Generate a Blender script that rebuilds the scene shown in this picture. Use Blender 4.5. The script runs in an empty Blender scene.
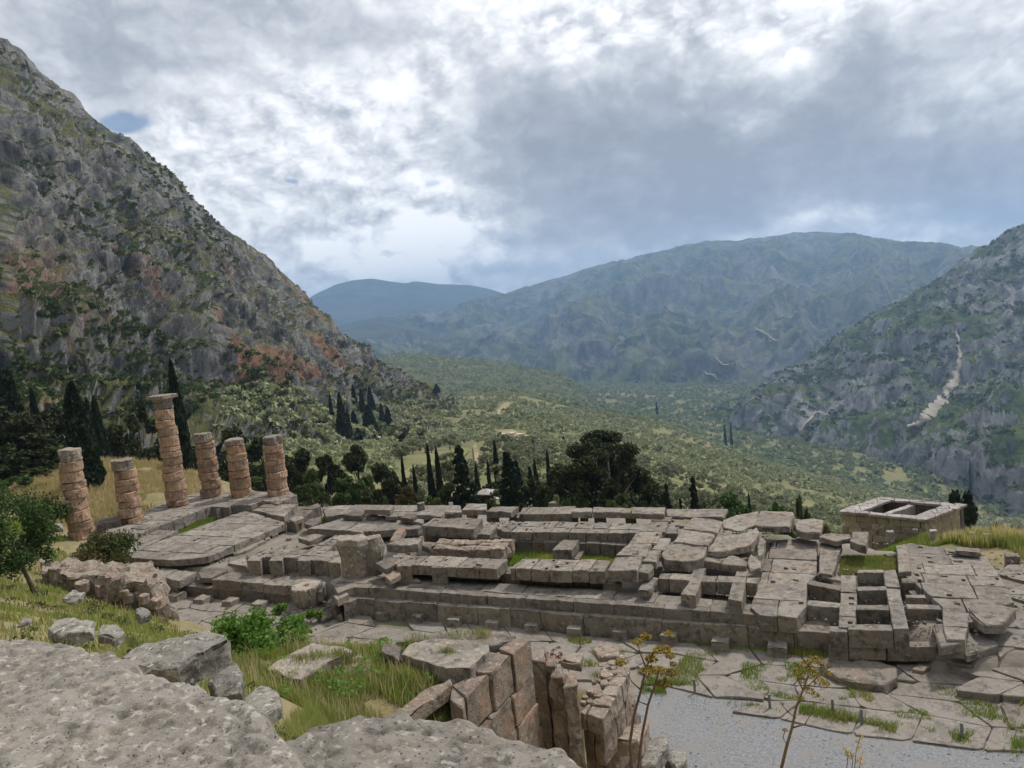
import bpy, bmesh, math, random
import numpy as np
from mathutils import Vector, Matrix, noise as mnoise

random.seed(7)
RNG = np.random.default_rng(11)
SC = bpy.context.scene
COL = SC.collection

# ------------------------------------------------------------------ camera
# World frame: X runs along the temple, Y across it (away from the viewer), Z=0 is the
# level the columns stand on.  The camera stands 13.7 m above it on the theatre path.
FPX, CAMZ = 740.0, 13.7
PITCH, ROLL = math.radians(6.0), math.radians(5.5)
AX = np.array([0.92010477, -0.39167233])          # temple axis seen from the camera heading
BX = np.array([0.39167233, 0.92010477])


def to_world(v):                                   # heading frame -> world frame
    return np.array([v[0] * AX[0] + v[1] * AX[1], v[0] * BX[0] + v[1] * BX[1], v[2]])


def ray(px, py):
    x = (px - 512.0) / FPX
    y = (384.0 - py) / FPX
    c, s = math.cos(ROLL), math.sin(ROLL)
    xr, yr = c * x + s * y, -s * x + c * y
    p = PITCH
    return to_world((xr, math.cos(p) + yr * math.sin(p), -math.sin(p) + yr * math.cos(p)))


def G(px, py, z):                                  # survey point: pixel -> point at height z
    d = ray(px, py)
    t = (z - CAMZ) / d[2]
    return Vector((d[0] * t, d[1] * t, z))


def PD(px, py, D):                                 # survey point: pixel -> point at horizontal distance D
    d = ray(px, py)
    t = D / math.hypot(d[0], d[1])
    return Vector((d[0] * t, d[1] * t, CAMZ + d[2] * t))


R0 = np.array([1.0, 0, 0])
U0 = np.array([0, math.sin(PITCH), math.cos(PITCH)])
F0 = np.array([0, math.cos(PITCH), -math.sin(PITCH)])
cr, sr = math.cos(ROLL), math.sin(ROLL)
CRT = to_world(cr * R0 - sr * U0)
CUP = to_world(sr * R0 + cr * U0)
CFW = to_world(F0)


def proj(p):
    v = np.array([p[0], p[1], p[2] - CAMZ])
    w = v @ CFW
    return 512 + FPX * (v @ CRT) / w, 384 - FPX * (v @ CUP) / w


def drop(p, hp):                                   # metres below p that show as hp pixels
    x, y = proj(p)
    x2, y2 = proj((p[0], p[1], p[2] - 1.0))
    return hp / max(1e-3, (y2 - y))


cam_data = bpy.data.cameras.new('camera')
cam = bpy.data.objects.new('camera', cam_data)
COL.objects.link(cam)
cam_data.sensor_fit = 'HORIZONTAL'
cam_data.sensor_width = 36.0
cam_data.lens = 36.0 * FPX / 1024.0
cam_data.clip_start = 0.1
cam_data.clip_end = 60000
m = Matrix.Identity(4)
for i in range(3):
    m[i][0], m[i][1], m[i][2] = CRT[i], CUP[i], -CFW[i]
m[2][3] = CAMZ
cam.matrix_world = m
SC.camera = cam

# ------------------------------------------------------------------ world, sun, exposure
SUN_EL = math.radians(56)
sd = to_world((0.80, 0.60, 0.0))                   # sun stands to the right and ahead, behind thin cloud
SUN_DIR = Vector((sd[0] * math.cos(SUN_EL), sd[1] * math.cos(SUN_EL), math.sin(SUN_EL)))
SUN_AZ = math.atan2(SUN_DIR.x, SUN_DIR.y)
sun_l = bpy.data.lights.new('sun', 'SUN')
sun_l.energy = 3.0
sun_l.angle = math.radians(5)
sun_l.color = (1.0, 0.94, 0.84)
sun = bpy.data.objects.new('sun', sun_l)
COL.objects.link(sun)
sun.rotation_euler = SUN_DIR.to_track_quat('Z', 'Y').to_euler()

SC.view_settings.view_transform = 'Standard'
SC.view_settings.look = 'None'
SC.view_settings.exposure = 0.05
SC.view_settings.gamma = 1.0
SC.view_settings.use_curve_mapping = False
SC.render.engine = 'CYCLES'
SC.cycles.use_denoising = True
SC.cycles.max_bounces = 5
SC.cycles.diffuse_bounces = 2
SC.cycles.glossy_bounces = 1
SC.cycles.transmission_bounces = 2
SC.cycles.volume_bounces = 0
SC.cycles.transparent_max_bounces = 4
SC.cycles.caustics_reflective = False
SC.cycles.caustics_refractive = False


class NT:
    """small node-building helper"""

    def __init__(self, tree):
        self.t = tree
        self.n = tree.nodes
        self.l = tree.links

    def put(self, sock, v):
        if isinstance(v, (int, float)):
            sock.default_value = v
        elif isinstance(v, (tuple, list)):
            if len(v) == 3 and sock.type == 'RGBA':
                v = (*v, 1)
            sock.default_value = v
        else:
            self.l.new(v, sock)

    def node(self, typ, ins=None, out=0, **kw):
        nd = self.n.new(typ)
        for k, v in kw.items():
            setattr(nd, k, v)
        for k, v in (ins or {}).items():
            self.put(nd.inputs[k], v)
        return nd.outputs[out]

    def math(self, op, a, b=0.0, c=0.0, clamp=False):
        return self.node('ShaderNodeMath', {0: a, 1: b, 2: c}, operation=op, use_clamp=clamp)

    def vmath(self, op, a, b=(0, 0, 0), out=0):
        return self.node('ShaderNodeVectorMath', {0: a, 1: b}, out, operation=op)

    def noise(self, vec, scale, detail=4, rough=0.55, dist=0.0, out=0):
        return self.node('ShaderNodeTexNoise', {'Vector': vec, 'Scale': scale, 'Detail': detail,
                                                'Roughness': rough, 'Distortion': dist}, out)

    def ramp(self, fac, stops):
        nd = self.n.new('ShaderNodeValToRGB')
        cr_ = nd.color_ramp
        while len(cr_.elements) < len(stops):
            cr_.elements.new(0.5)
        for e, (p, c) in zip(cr_.elements, stops):
            e.position = p
            e.color = (c, c, c, 1) if isinstance(c, (int, float)) else (*c, 1)
        self.put(nd.inputs[0], fac)
        return nd.outputs[0]

    def mix(self, fac, a, b, blend='MIX'):
        nd = self.n.new('ShaderNodeMix')
        nd.data_type = 'RGBA'
        nd.blend_type = blend
        self.put(nd.inputs[0], fac)
        self.put(nd.inputs[6], a)
        self.put(nd.inputs[7], b)
        return nd.outputs[2]

    def step(self, v, lo, hi):
        nd = self.n.new('ShaderNodeMapRange')
        nd.interpolation_type = 'SMOOTHSTEP'
        self.put(nd.inputs['Value'], v)
        nd.inputs['From Min'].default_value = lo
        nd.inputs['From Max'].default_value = hi
        return nd.outputs[0]

    def scale(self, vec, s):
        return self.vmath('MULTIPLY', vec, s if isinstance(s, tuple) else (s, s, s))


def azel(px, py):
    d = ray(px, py)
    hx = d[0] * AX[0] + d[1] * BX[0]
    hy = d[0] * AX[1] + d[1] * BX[1]
    return math.atan2(hx, hy), math.asin(d[2] / np.linalg.norm(d))


world = bpy.data.worlds.new('World')
SC.world = world
world.use_nodes = True
W = NT(world.node_tree)
W.n.clear()
sky = W.n.new('ShaderNodeTexSky')
sky.sky_type = 'NISHITA'
sky.sun_disc = False
sky.sun_elevation = SUN_EL
sky.sun_rotation = SUN_AZ
sky.altitude = 600
bg_sky = W.n.new('ShaderNodeBackground')
bg_sky.inputs[1].default_value = 0.10
W.l.new(sky.outputs[0], bg_sky.inputs[0])
gen = W.node('ShaderNodeTexCoord', out=0)
HEAD = math.atan2(AX[1], AX[0])
rot = W.n.new('ShaderNodeVectorRotate')
rot.rotation_type = 'Z_AXIS'
rot.inputs['Angle'].default_value = -math.atan2(AX[1], AX[0]) * -1.0
W.l.new(gen, rot.inputs['Vector'])
dvec = rot.outputs[0]
sep = W.n.new('ShaderNodeSeparateXYZ')
W.l.new(dvec, sep.inputs[0])
dx, dy, dz = sep.outputs
zz = W.math('ADD', W.math('MAXIMUM', dz, 0.0), 0.42)
px_ = W.math('DIVIDE', dx, zz)
py_ = W.math('DIVIDE', dy, zz)
cp = W.node('ShaderNodeCombineXYZ', {0: px_, 1: py_, 2: 0.37})
warpc = W.noise(dvec, 4.5, 5, 0.6, out=1)
warp = W.vmath('SUBTRACT', warpc, (0.5, 0.5, 0.5))
wsep = W.n.new('ShaderNodeSeparateXYZ')
W.l.new(warp, wsep.inputs[0])
AZ = W.math('ADD', W.math('ARCTAN2', dx, dy), W.math('MULTIPLY', wsep.outputs[0], 0.34))
EL = W.math('ADD', W.math('ARCSINE', dz), W.math('MULTIPLY', wsep.outputs[1], 0.17))
n_big = W.noise(cp, 1.3, 6, 0.5, 0.2)
n_sm = W.noise(cp, 4.2, 9, 0.58, 0.15)


def billow(vec, sc):
    tot = 0.0
    for k_, (f_, a_) in enumerate(((1.0, 0.48), (2.1, 0.27), (4.3, 0.15), (8.9, 0.10))):
        nn = W.noise(W.vmath('ADD', vec, (k_ * 1.7, k_ * 2.3, k_ * 0.9)), sc * f_, 2, 0.5, 0.0)
        tot = W.math('MULTIPLY_ADD', W.math('ABSOLUTE', W.math('MULTIPLY_ADD', nn, 2.0, -1.0)), a_, tot)
    return tot


pv_ = W.scale(dvec, (1.0, 1.0, 1.55))
pv_ = W.vmath('ADD', pv_, W.scale(W.vmath('SUBTRACT', W.noise(dvec, 9.0, 4, 0.6, out=1), (0.5, 0.5, 0.5)), 0.05))
bl = billow(pv_, 7.0)
bl_s = billow(W.vmath('ADD', pv_, (0.012, 0.0, 0.020)), 7.0)
BLOBS = [  # px, py, half-widths px, weight   (light and dark masses of the cloud cover)
    (640, 130, 210, 75, -0.42), (830, 140, 200, 75, -0.36), (980, 165, 110, 60, -0.22), (500, 110, 90, 50, -0.12), (210, 14, 190, 48, -0.36), (30, 30, 120, 50, -0.20),
    (570, 266, 100, 24, -0.22), (640, 212, 120, 22, -0.16), (330, 150, 130, 80, 0.16), (430, 252, 62, 26, 0.60), (250, 110, 110, 60, 0.14),
    (610, 16, 62, 36, 0.30), (470, 40, 60, 36, 0.16), (820, 16, 70, 26, 0.32), (700, 30, 40, 30, 0.12), (860, 226, 260, 11, 0.34), (1000, 72, 70, 38, 0.30),
    (780, 104, 26, 14, 0.30), (900, 130, 40, 16, 0.16), (320, 270, 60, 30, 0.18), (420, 170, 44, 80, 0.20), (160, 60, 80, 30, 0.04),
]
acc = 0.0
for (bx_, by_, rx_, ry_, wt) in BLOBS:
    a0, e0 = azel(bx_, by_)
    qx = W.math('MULTIPLY', W.math('SUBTRACT', AZ, a0), FPX / rx_)
    qy = W.math('MULTIPLY', W.math('SUBTRACT', EL, e0), FPX / ry_)
    r2 = W.math('ADD', W.math('MULTIPLY', qx, qx), W.math('MULTIPLY', qy, qy))
    gss = W.math('POWER', 2.718, W.math('MULTIPLY', r2, -0.8))
    acc = W.math('MULTIPLY_ADD', gss, wt, acc)
V = W.math('MULTIPLY_ADD', W.math('SUBTRACT', n_big, 0.5), 0.60, 0.75)
V = W.math('ADD', V, acc)
V = W.math('MULTIPLY_ADD', W.math('SUBTRACT', n_sm, 0.5), 0.50, V)
pamp = W.math('MULTIPLY_ADD', W.step(acc, -0.15, 0.16), 0.75, 0.55)
V = W.math('MULTIPLY_ADD', W.math('MULTIPLY', W.math('SUBTRACT', bl, 0.24), pamp), 1.0, V)
V = W.math('MULTIPLY_ADD', W.math('MULTIPLY', W.math('SUBTRACT', bl, bl_s), pamp), 1.1, V)
cloud_col = W.ramp(V, [(0.05, (0.29, 0.31, 0.355)), (0.34, (0.40, 0.425, 0.47)), (0.56, (0.60, 0.62, 0.655)),
                       (0.76, (0.84, 0.85, 0.865)), (0.97, (1.06, 1.06, 1.06))])
bg_cl = W.n.new('ShaderNodeBackground')
W.l.new(cloud_col, bg_cl.inputs[0])
bg_cl.inputs[1].default_value = 1.18
# blue gaps: two small openings and thin places
gap = 0.0
for (bx_, by_, rx_, ry_, wt) in [(122, 116, 26, 13, 1.0), (277, 184, 9, 5, .8), (440, 192, 12, 7, .5), (215, 203, 10, 6, .6)]:
    a0, e0 = azel(bx_, by_)
    AZ2 = W.math('MULTIPLY_ADD', wsep.outputs[0], -0.2, AZ)
    EL2 = W.math('MULTIPLY_ADD', wsep.outputs[1], -0.1, EL)
    qx = W.math('MULTIPLY', W.math('SUBTRACT', AZ2, a0), FPX / rx_)
    qy = W.math('MULTIPLY', W.math('SUBTRACT', EL2, e0), FPX / ry_)
    r2 = W.math('ADD', W.math('MULTIPLY', qx, qx), W.math('MULTIPLY', qy, qy))
    gap = W.math('MULTIPLY_ADD', W.math('POWER', 2.718, W.math('MULTIPLY', r2, -1.0)), wt, gap)
gapf = W.math('SUBTRACT', 1.0, W.math('MULTIPLY', W.step(W.math('MULTIPLY_ADD', W.math('SUBTRACT', n_sm, 0.5), 0.9, gap), 0.30, 0.75), 0.85))
mixs = W.n.new('ShaderNodeMixShader')
W.l.new(gapf, mixs.inputs[0])
W.l.new(bg_sky.outputs[0], mixs.inputs[1])
W.l.new(bg_cl.outputs[0], mixs.inputs[2])
wout = W.n.new('ShaderNodeOutputWorld')
W.l.new(mixs.outputs[0], wout.inputs[0])
world.cycles.sampling_method = 'MANUAL'
world.cycles.sample_map_resolution = 512

# ------------------------------------------------------------------ numeric noise


def _h(ix, iy, iz, s):
    n = (ix * 374761393 + iy * 668265263 + iz * 2147483647 + s * 1274126177) & 0xFFFFFFFF
    n = ((n ^ (n >> 13)) * 1274126177) & 0xFFFFFFFF
    n = ((n ^ (n >> 16)) * 2246822519) & 0xFFFFFFFF
    return ((n ^ (n >> 15)) & 0xFFFFFF) / float(0xFFFFFF)


def vnoise(p, s=0):
    p = np.asarray(p, float)
    i = np.floor(p).astype(np.int64)
    f = p - i
    f = f * f * f * (f * (f * 6 - 15) + 10)
    r = 0
    for a in (0, 1):
        for b in (0, 1):
            for c in (0, 1):
                w = (f[..., 0] if a else 1 - f[..., 0]) * (f[..., 1] if b else 1 - f[..., 1]) * (f[..., 2] if c else 1 - f[..., 2])
                r = r + w * _h(i[..., 0] + a, i[..., 1] + b, i[..., 2] + c, s)
    return r * 2 - 1


def fbm(p, octv=5, s=0, gain=0.5, lac=2.03):
    r, a = 0, 1.0
    p = np.asarray(p, float)
    for o in range(octv):
        r = r + a * vnoise(p, s + o * 17)
        p = p * lac + 3.17
        a *= gain
    return r


def ridged(p, octv=5, s=0, gain=0.5, lac=2.1):
    r, a = 0, 1.0
    p = np.asarray(p, float)
    for o in range(octv):
        r = r + a * (1 - 2 * np.abs(vnoise(p, s + o * 13)))
        p = p * lac + 1.7
        a *= gain
    return r


# ------------------------------------------------------------------ materials


def new_mat(name):
    mt = bpy.data.materials.new(name)
    mt.use_nodes = True
    t = NT(mt.node_tree)
    b = t.n['Principled BSDF']
    b.inputs['Specular IOR Level'].default_value = 0.2
    return mt, t, b


def bump(t, b, h, strength, dist):
    nd = t.n.new('ShaderNodeBump')
    nd.inputs['Strength'].default_value = strength
    nd.inputs['Distance'].default_value = dist
    t.put(nd.inputs['Height'], h)
    t.l.new(nd.outputs[0], b.inputs['Normal'])


def stone_mat(name, c1, c2, dark, light, s=1.0, tint=None, tint_amt=0.5, lichen=0.5, bstr=0.7, seam=False):
    mt, t, b = new_mat(name)
    pos = t.node('ShaderNodeNewGeometry', out=0)
    info = t.n.new('ShaderNodeObjectInfo')
    rnd = info.outputs['Random']
    off = t.node('ShaderNodeCombineXYZ', {0: t.math('MULTIPLY', rnd, 31.0), 1: t.math('MULTIPLY', rnd, 17.0), 2: 0.0})
    v = t.vmath('ADD', pos, off)
    big = t.noise(v, 0.55 * s, 4, 0.6)
    mid = t.noise(v, 2.6 * s, 6, 0.65, 0.3)
    fine = t.noise(v, 17 * s, 5, 0.7)
    col = t.mix(t.step(big, 0.35, 0.68), c1, c2)
    if tint:
        col = t.mix(t.math('MULTIPLY', t.step(t.noise(v, 0.9 * s, 5, 0.6, 0.4), 0.45, 0.68), tint_amt), col, tint)
    col = t.mix(t.math('MULTIPLY', t.step(mid, 0.47, 0.66), 0.75 * lichen + 0.38), col, dark)
    spots = t.noise(v, 5.5 * s, 3, 0.5)
    col = t.mix(t.math('MULTIPLY', t.step(spots, 0.57, 0.68), min(1.0, lichen * 1.6)), col, light)
    vo = t.node('ShaderNodeTexVoronoi', {'Vector': v, 'Scale': 9.0 * s}, 0)
    pit = t.math('SUBTRACT', 1.0, t.step(t.math('MULTIPLY_ADD', fine, 0.5, vo), 0.30, 0.46))
    col = t.mix(t.math('MULTIPLY', pit, 0.55), col, dark)
    val = t.math('MULTIPLY_ADD', rnd, 0.34, 0.80)
    val = t.math('MULTIPLY', val, t.math('MULTIPLY_ADD', fine, 0.5, 0.75))
    col = t.mix(1.0, col, t.node('ShaderNodeCombineColor', {0: val, 1: val, 2: val}), 'MULTIPLY')
    t.put(b.inputs['Base Color'], col)
    b.inputs['Roughness'].default_value = 0.92
    hgt = t.math('MULTIPLY_ADD', mid, 0.8, t.math('MULTIPLY', fine, 0.35))
    hgt = t.math('MULTIPLY_ADD', pit, -0.35, hgt)
    bump(t, b, hgt, bstr, 0.08 / s)
    return mt


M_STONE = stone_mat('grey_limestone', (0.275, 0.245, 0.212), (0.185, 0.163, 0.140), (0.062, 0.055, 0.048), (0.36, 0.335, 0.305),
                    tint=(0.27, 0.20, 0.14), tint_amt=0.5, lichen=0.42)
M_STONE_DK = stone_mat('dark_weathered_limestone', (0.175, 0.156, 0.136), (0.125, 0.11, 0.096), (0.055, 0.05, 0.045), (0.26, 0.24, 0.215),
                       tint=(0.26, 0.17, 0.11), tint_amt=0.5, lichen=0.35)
M_PAVE = stone_mat('paving_limestone', (0.275, 0.246, 0.216), (0.190, 0.169, 0.148), (0.064, 0.058, 0.052), (0.36, 0.34, 0.31),
                   tint=(0.27, 0.205, 0.15), tint_amt=0.45, lichen=0.36, bstr=0.7)
M_PALEDRUM = stone_mat('streaked_pale_drum', (0.40, 0.36, 0.31), (0.33, 0.27, 0.21), (0.10, 0.075, 0.055), (0.56, 0.54, 0.50),
                       s=1.6, tint=(0.30, 0.20, 0.13), tint_amt=0.5, lichen=0.55, bstr=1.0)
M_FLAG = stone_mat('flagstone', (0.235, 0.213, 0.190), (0.185, 0.166, 0.147), (0.085, 0.077, 0.068), (0.31, 0.29, 0.265),
                   tint=(0.235, 0.185, 0.14), tint_amt=0.4, lichen=0.3, bstr=0.7)
M_DRUM = stone_mat('tan_poros_drum', (0.42, 0.285, 0.195), (0.33, 0.225, 0.155), (0.14, 0.10, 0.075), (0.46, 0.39, 0.32),
                   tint=(0.47, 0.26, 0.15), tint_amt=0.6, lichen=0.45, bstr=1.0)
M_DRUM_GREY = stone_mat('grey_poros_drum', (0.30, 0.262, 0.225), (0.225, 0.195, 0.165), (0.13, 0.11, 0.095), (0.46, 0.43, 0.39),
                        tint=(0.36, 0.24, 0.155), tint_amt=0.4, lichen=0.5, bstr=1.0)
M_ORANGE = stone_mat('orange_stained_breccia', (0.30, 0.235, 0.185), (0.215, 0.180, 0.152), (0.085, 0.070, 0.060), (0.40, 0.365, 0.32),
                     tint=(0.37, 0.205, 0.125), tint_amt=0.55, lichen=0.4, bstr=1.0)
M_ROCK = stone_mat('pale_foreground_limestone', (0.310, 0.283, 0.250), (0.235, 0.213, 0.188), (0.105, 0.095, 0.084), (0.47, 0.445, 0.41),
                   s=4.0, tint=(0.32, 0.25, 0.185), tint_amt=0.25, lichen=0.45, bstr=1.0)
M_BOULDER = stone_mat('grey_boulder_stone', (0.305, 0.280, 0.245), (0.225, 0.207, 0.182), (0.080, 0.074, 0.067), (0.43, 0.41, 0.375),
                      s=2.4, lichen=0.6, bstr=1.0)
M_RUBBLE = stone_mat('rubble_masonry_stone', (0.31, 0.265, 0.22), (0.27, 0.20, 0.155), (0.10, 0.085, 0.07), (0.45, 0.41, 0.36),
                     s=1.6, tint=(0.30, 0.195, 0.14), tint_amt=0.4, lichen=0.5, bstr=1.0)
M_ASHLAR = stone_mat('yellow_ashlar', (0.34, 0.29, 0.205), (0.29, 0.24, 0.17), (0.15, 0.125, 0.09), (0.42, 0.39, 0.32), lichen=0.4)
M_ROOFST = stone_mat('whitened_coping_stone', (0.37, 0.35, 0.335), (0.31, 0.265, 0.25), (0.16, 0.12, 0.105), (0.50, 0.49, 0.48),
                     s=1.6, lichen=0.5)


def leaf_mat(name, c1, c2, c3=None, trans=0.25):
    mt, t, b = new_mat(name)
    g = t.n.new('ShaderNodeNewGeometry')
    info = t.n.new('ShaderNodeObjectInfo')
    rnd = g.outputs['Random Per Island']
    cl = t.noise(g.outputs['Position'], 0.35, 3, 0.6)
    col = t.mix(rnd, c1, c2)
    if c3:
        col = t.mix(t.step(cl, 0.45, 0.68), col, c3)
    val = t.math('MULTIPLY_ADD', info.outputs['Random'], 0.4, 0.8)
    col = t.mix(1.0, col, t.node('ShaderNodeCombineColor', {0: val, 1: val, 2: val}), 'MULTIPLY')
    t.put(b.inputs['Base Color'], col)
    b.inputs['Roughness'].default_value = 0.7
    if trans:
        tr = t.n.new('ShaderNodeBsdfTranslucent')
        t.put(tr.inputs[0], col)
        mx = t.n.new('ShaderNodeMixShader')
        mx.inputs[0].default_value = trans
        t.l.new(b.outputs[0], mx.inputs[1])
        t.l.new(tr.outputs[0], mx.inputs[2])
        t.l.new(mx.outputs[0], t.n['Material Output'].inputs[0])
    return mt


L_CYP = leaf_mat('cypress_needles', (0.016, 0.027, 0.013), (0.042, 0.058, 0.029), trans=0.12)
L_PINE = leaf_mat('pine_needles', (0.022, 0.032, 0.012), (0.050, 0.060, 0.022), (0.060, 0.066, 0.022), trans=0.15)
L_FIR = leaf_mat('fir_needles', (0.016, 0.028, 0.014), (0.036, 0.052, 0.026), trans=0.1)
L_OLIVE = leaf_mat('olive_leaves', (0.17, 0.19, 0.11), (0.29, 0.30, 0.19), (0.24, 0.25, 0.115))
L_OLIVE2 = leaf_mat('olive_leaves_far', (0.19, 0.22, 0.125), (0.34, 0.36, 0.22), (0.30, 0.31, 0.145))
L_SCRUB = leaf_mat('maquis_leaves', (0.034, 0.054, 0.016), (0.070, 0.098, 0.030), (0.11, 0.125, 0.042))
L_GREEN = leaf_mat('fresh_green_leaves', (0.095, 0.20, 0.030), (0.19, 0.33, 0.060), (0.22, 0.32, 0.075), trans=0.4)
L_TREE = leaf_mat('small_tree_leaves', (0.045, 0.085, 0.022), (0.085, 0.14, 0.038), trans=0.3)
L_BUSH = leaf_mat('bush_leaves', (0.045, 0.070, 0.020), (0.085, 0.115, 0.030), (0.12, 0.10, 0.040), trans=0.3)
L_RUST = leaf_mat('rusty_bush_leaves', (0.085, 0.075, 0.030), (0.13, 0.095, 0.036), trans=0.3)
L_GRASS = leaf_mat('green_grass_blades', (0.17, 0.26, 0.04), (0.30, 0.38, 0.075), (0.36, 0.35, 0.10), trans=0.4)
L_MIXG = leaf_mat('drying_grass_blades', (0.22, 0.25, 0.065), (0.42, 0.38, 0.16), (0.22, 0.27, 0.065), trans=0.4)
L_DRY = leaf_mat('straw_grass_blades', (0.48, 0.38, 0.18), (0.62, 0.50, 0.28), (0.46, 0.40, 0.17), trans=0.4)
L_UMBEL = leaf_mat('yellow_umbels', (0.27, 0.20, 0.035), (0.42, 0.32, 0.07), (0.20, 0.17, 0.045), trans=0.2)
L_RED = leaf_mat('red_stonecrop', (0.16, 0.030, 0.022), (0.24, 0.055, 0.040), trans=0.2)


def flat_mat(name, c1, c2, scale, rough=0.9, bs=0.4, bd=0.03, c3=None):
    mt, t, b = new_mat(name)
    pos = t.node('ShaderNodeNewGeometry', out=0)
    n = t.noise(pos, scale, 5, 0.65)
    col = t.mix(t.step(n, 0.3, 0.7), c1, c2)
    if c3:
        col = t.mix(t.step(t.noise(pos, scale * 0.13, 4, 0.6), 0.45, 0.65), col, c3)
    t.put(b.inputs['Base Color'], col)
    b.inputs['Roughness'].default_value = rough
    bump(t, b, t.noise(pos, scale * 2.5, 4, 0.7), bs, bd)
    return mt


M_BARK = flat_mat('bark', (0.075, 0.058, 0.044), (0.13, 0.105, 0.08), 6, bd=0.05)
M_PALEBARK = flat_mat('pale_bark', (0.20, 0.17, 0.14), (0.28, 0.24, 0.20), 6)
M_STEM = flat_mat('dry_purple_stem', (0.16, 0.085, 0.075), (0.22, 0.15, 0.10), 25)
M_STEM_G = flat_mat('dry_grey_stem', (0.17, 0.12, 0.08), (0.25, 0.19, 0.12), 25)
M_GRAVEL = flat_mat('grey_gravel', (0.165, 0.168, 0.178), (0.27, 0.275, 0.288), 9, bs=0.7, bd=0.04, c3=(0.235, 0.225, 0.22))
M_EARTH = flat_mat('dry_earth', (0.20, 0.165, 0.125), (0.285, 0.24, 0.185), 3, bs=0.6, c3=(0.17, 0.155, 0.085))
M_PEBBLE = leaf_mat('pebbles', (0.22, 0.222, 0.23), (0.38, 0.375, 0.365), trans=0)
M_METAL = flat_mat('grey_metal', (0.16, 0.16, 0.165), (0.21, 0.21, 0.215), 10, rough=0.5)
M_WHITE = flat_mat('white_paint', (0.72, 0.72, 0.70), (0.80, 0.80, 0.78), 4, rough=0.4, bs=0.05)
M_GLASS = flat_mat('dark_glass', (0.02, 0.022, 0.025), (0.03, 0.032, 0.036), 4, rough=0.15, bs=0.0)
M_TYRE = flat_mat('black_rubber', (0.02, 0.02, 0.02), (0.03, 0.03, 0.03), 10)
M_WOOD = flat_mat('grey_brown_wood', (0.17, 0.12, 0.08), (0.24, 0.18, 0.13), 8)
M_PALEWALL = flat_mat('pale_pinkish_stone', (0.50, 0.40, 0.33), (0.60, 0.50, 0.42), 0.8)
M_ASPHALT = flat_mat('worn_asphalt', (0.20, 0.195, 0.19), (0.27, 0.265, 0.26), 0.5)
M_SCREE = flat_mat('pale_scree', (0.25, 0.225, 0.19), (0.36, 0.325, 0.275), 0.05, bs=0.8, bd=2)
M_TRACK = flat_mat('dirt_track', (0.22, 0.18, 0.105), (0.36, 0.275, 0.175), 0.35, c3=(0.17, 0.155, 0.075))
M_FIELD = flat_mat('meadow', (0.12, 0.145, 0.042), (0.19, 0.19, 0.065), 0.3, c3=(0.23, 0.19, 0.085))
M_FIELD_DRY = flat_mat('dry_terrace', (0.27, 0.215, 0.12), (0.33, 0.27, 0.15), 0.2, c3=(0.22, 0.20, 0.085))


def ground_mat():
    mt, t, b = new_mat('hill_ground')
    pos = t.node('ShaderNodeNewGeometry', out=0)
    n1 = t.noise(pos, 0.35, 6, 0.65)
    n2 = t.noise(pos, 2.2, 5, 0.6)
    col = t.mix(t.step(n1, 0.35, 0.65), (0.20, 0.175, 0.08), (0.27, 0.22, 0.12))
    col = t.mix(t.step(n2, 0.5, 0.72), col, (0.28, 0.235, 0.165))
    col = t.mix(t.math('MULTIPLY', t.step(t.noise(pos, 0.8, 4, 0.6), 0.55, 0.7), 0.7), col, (0.085, 0.12, 0.03))
    t.put(b.inputs['Base Color'], col)
    b.inputs['Roughness'].default_value = 0.95
    bump(t, b, t.noise(pos, 5, 5, 0.7), 0.8, 0.12)
    return mt


M_GROUND = ground_mat()
M_FLOOR = flat_mat('trodden_earth', (0.19, 0.165, 0.14), (0.26, 0.23, 0.195), 1.6, bs=0.7, bd=0.06, c3=(0.135, 0.13, 0.075))


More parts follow.
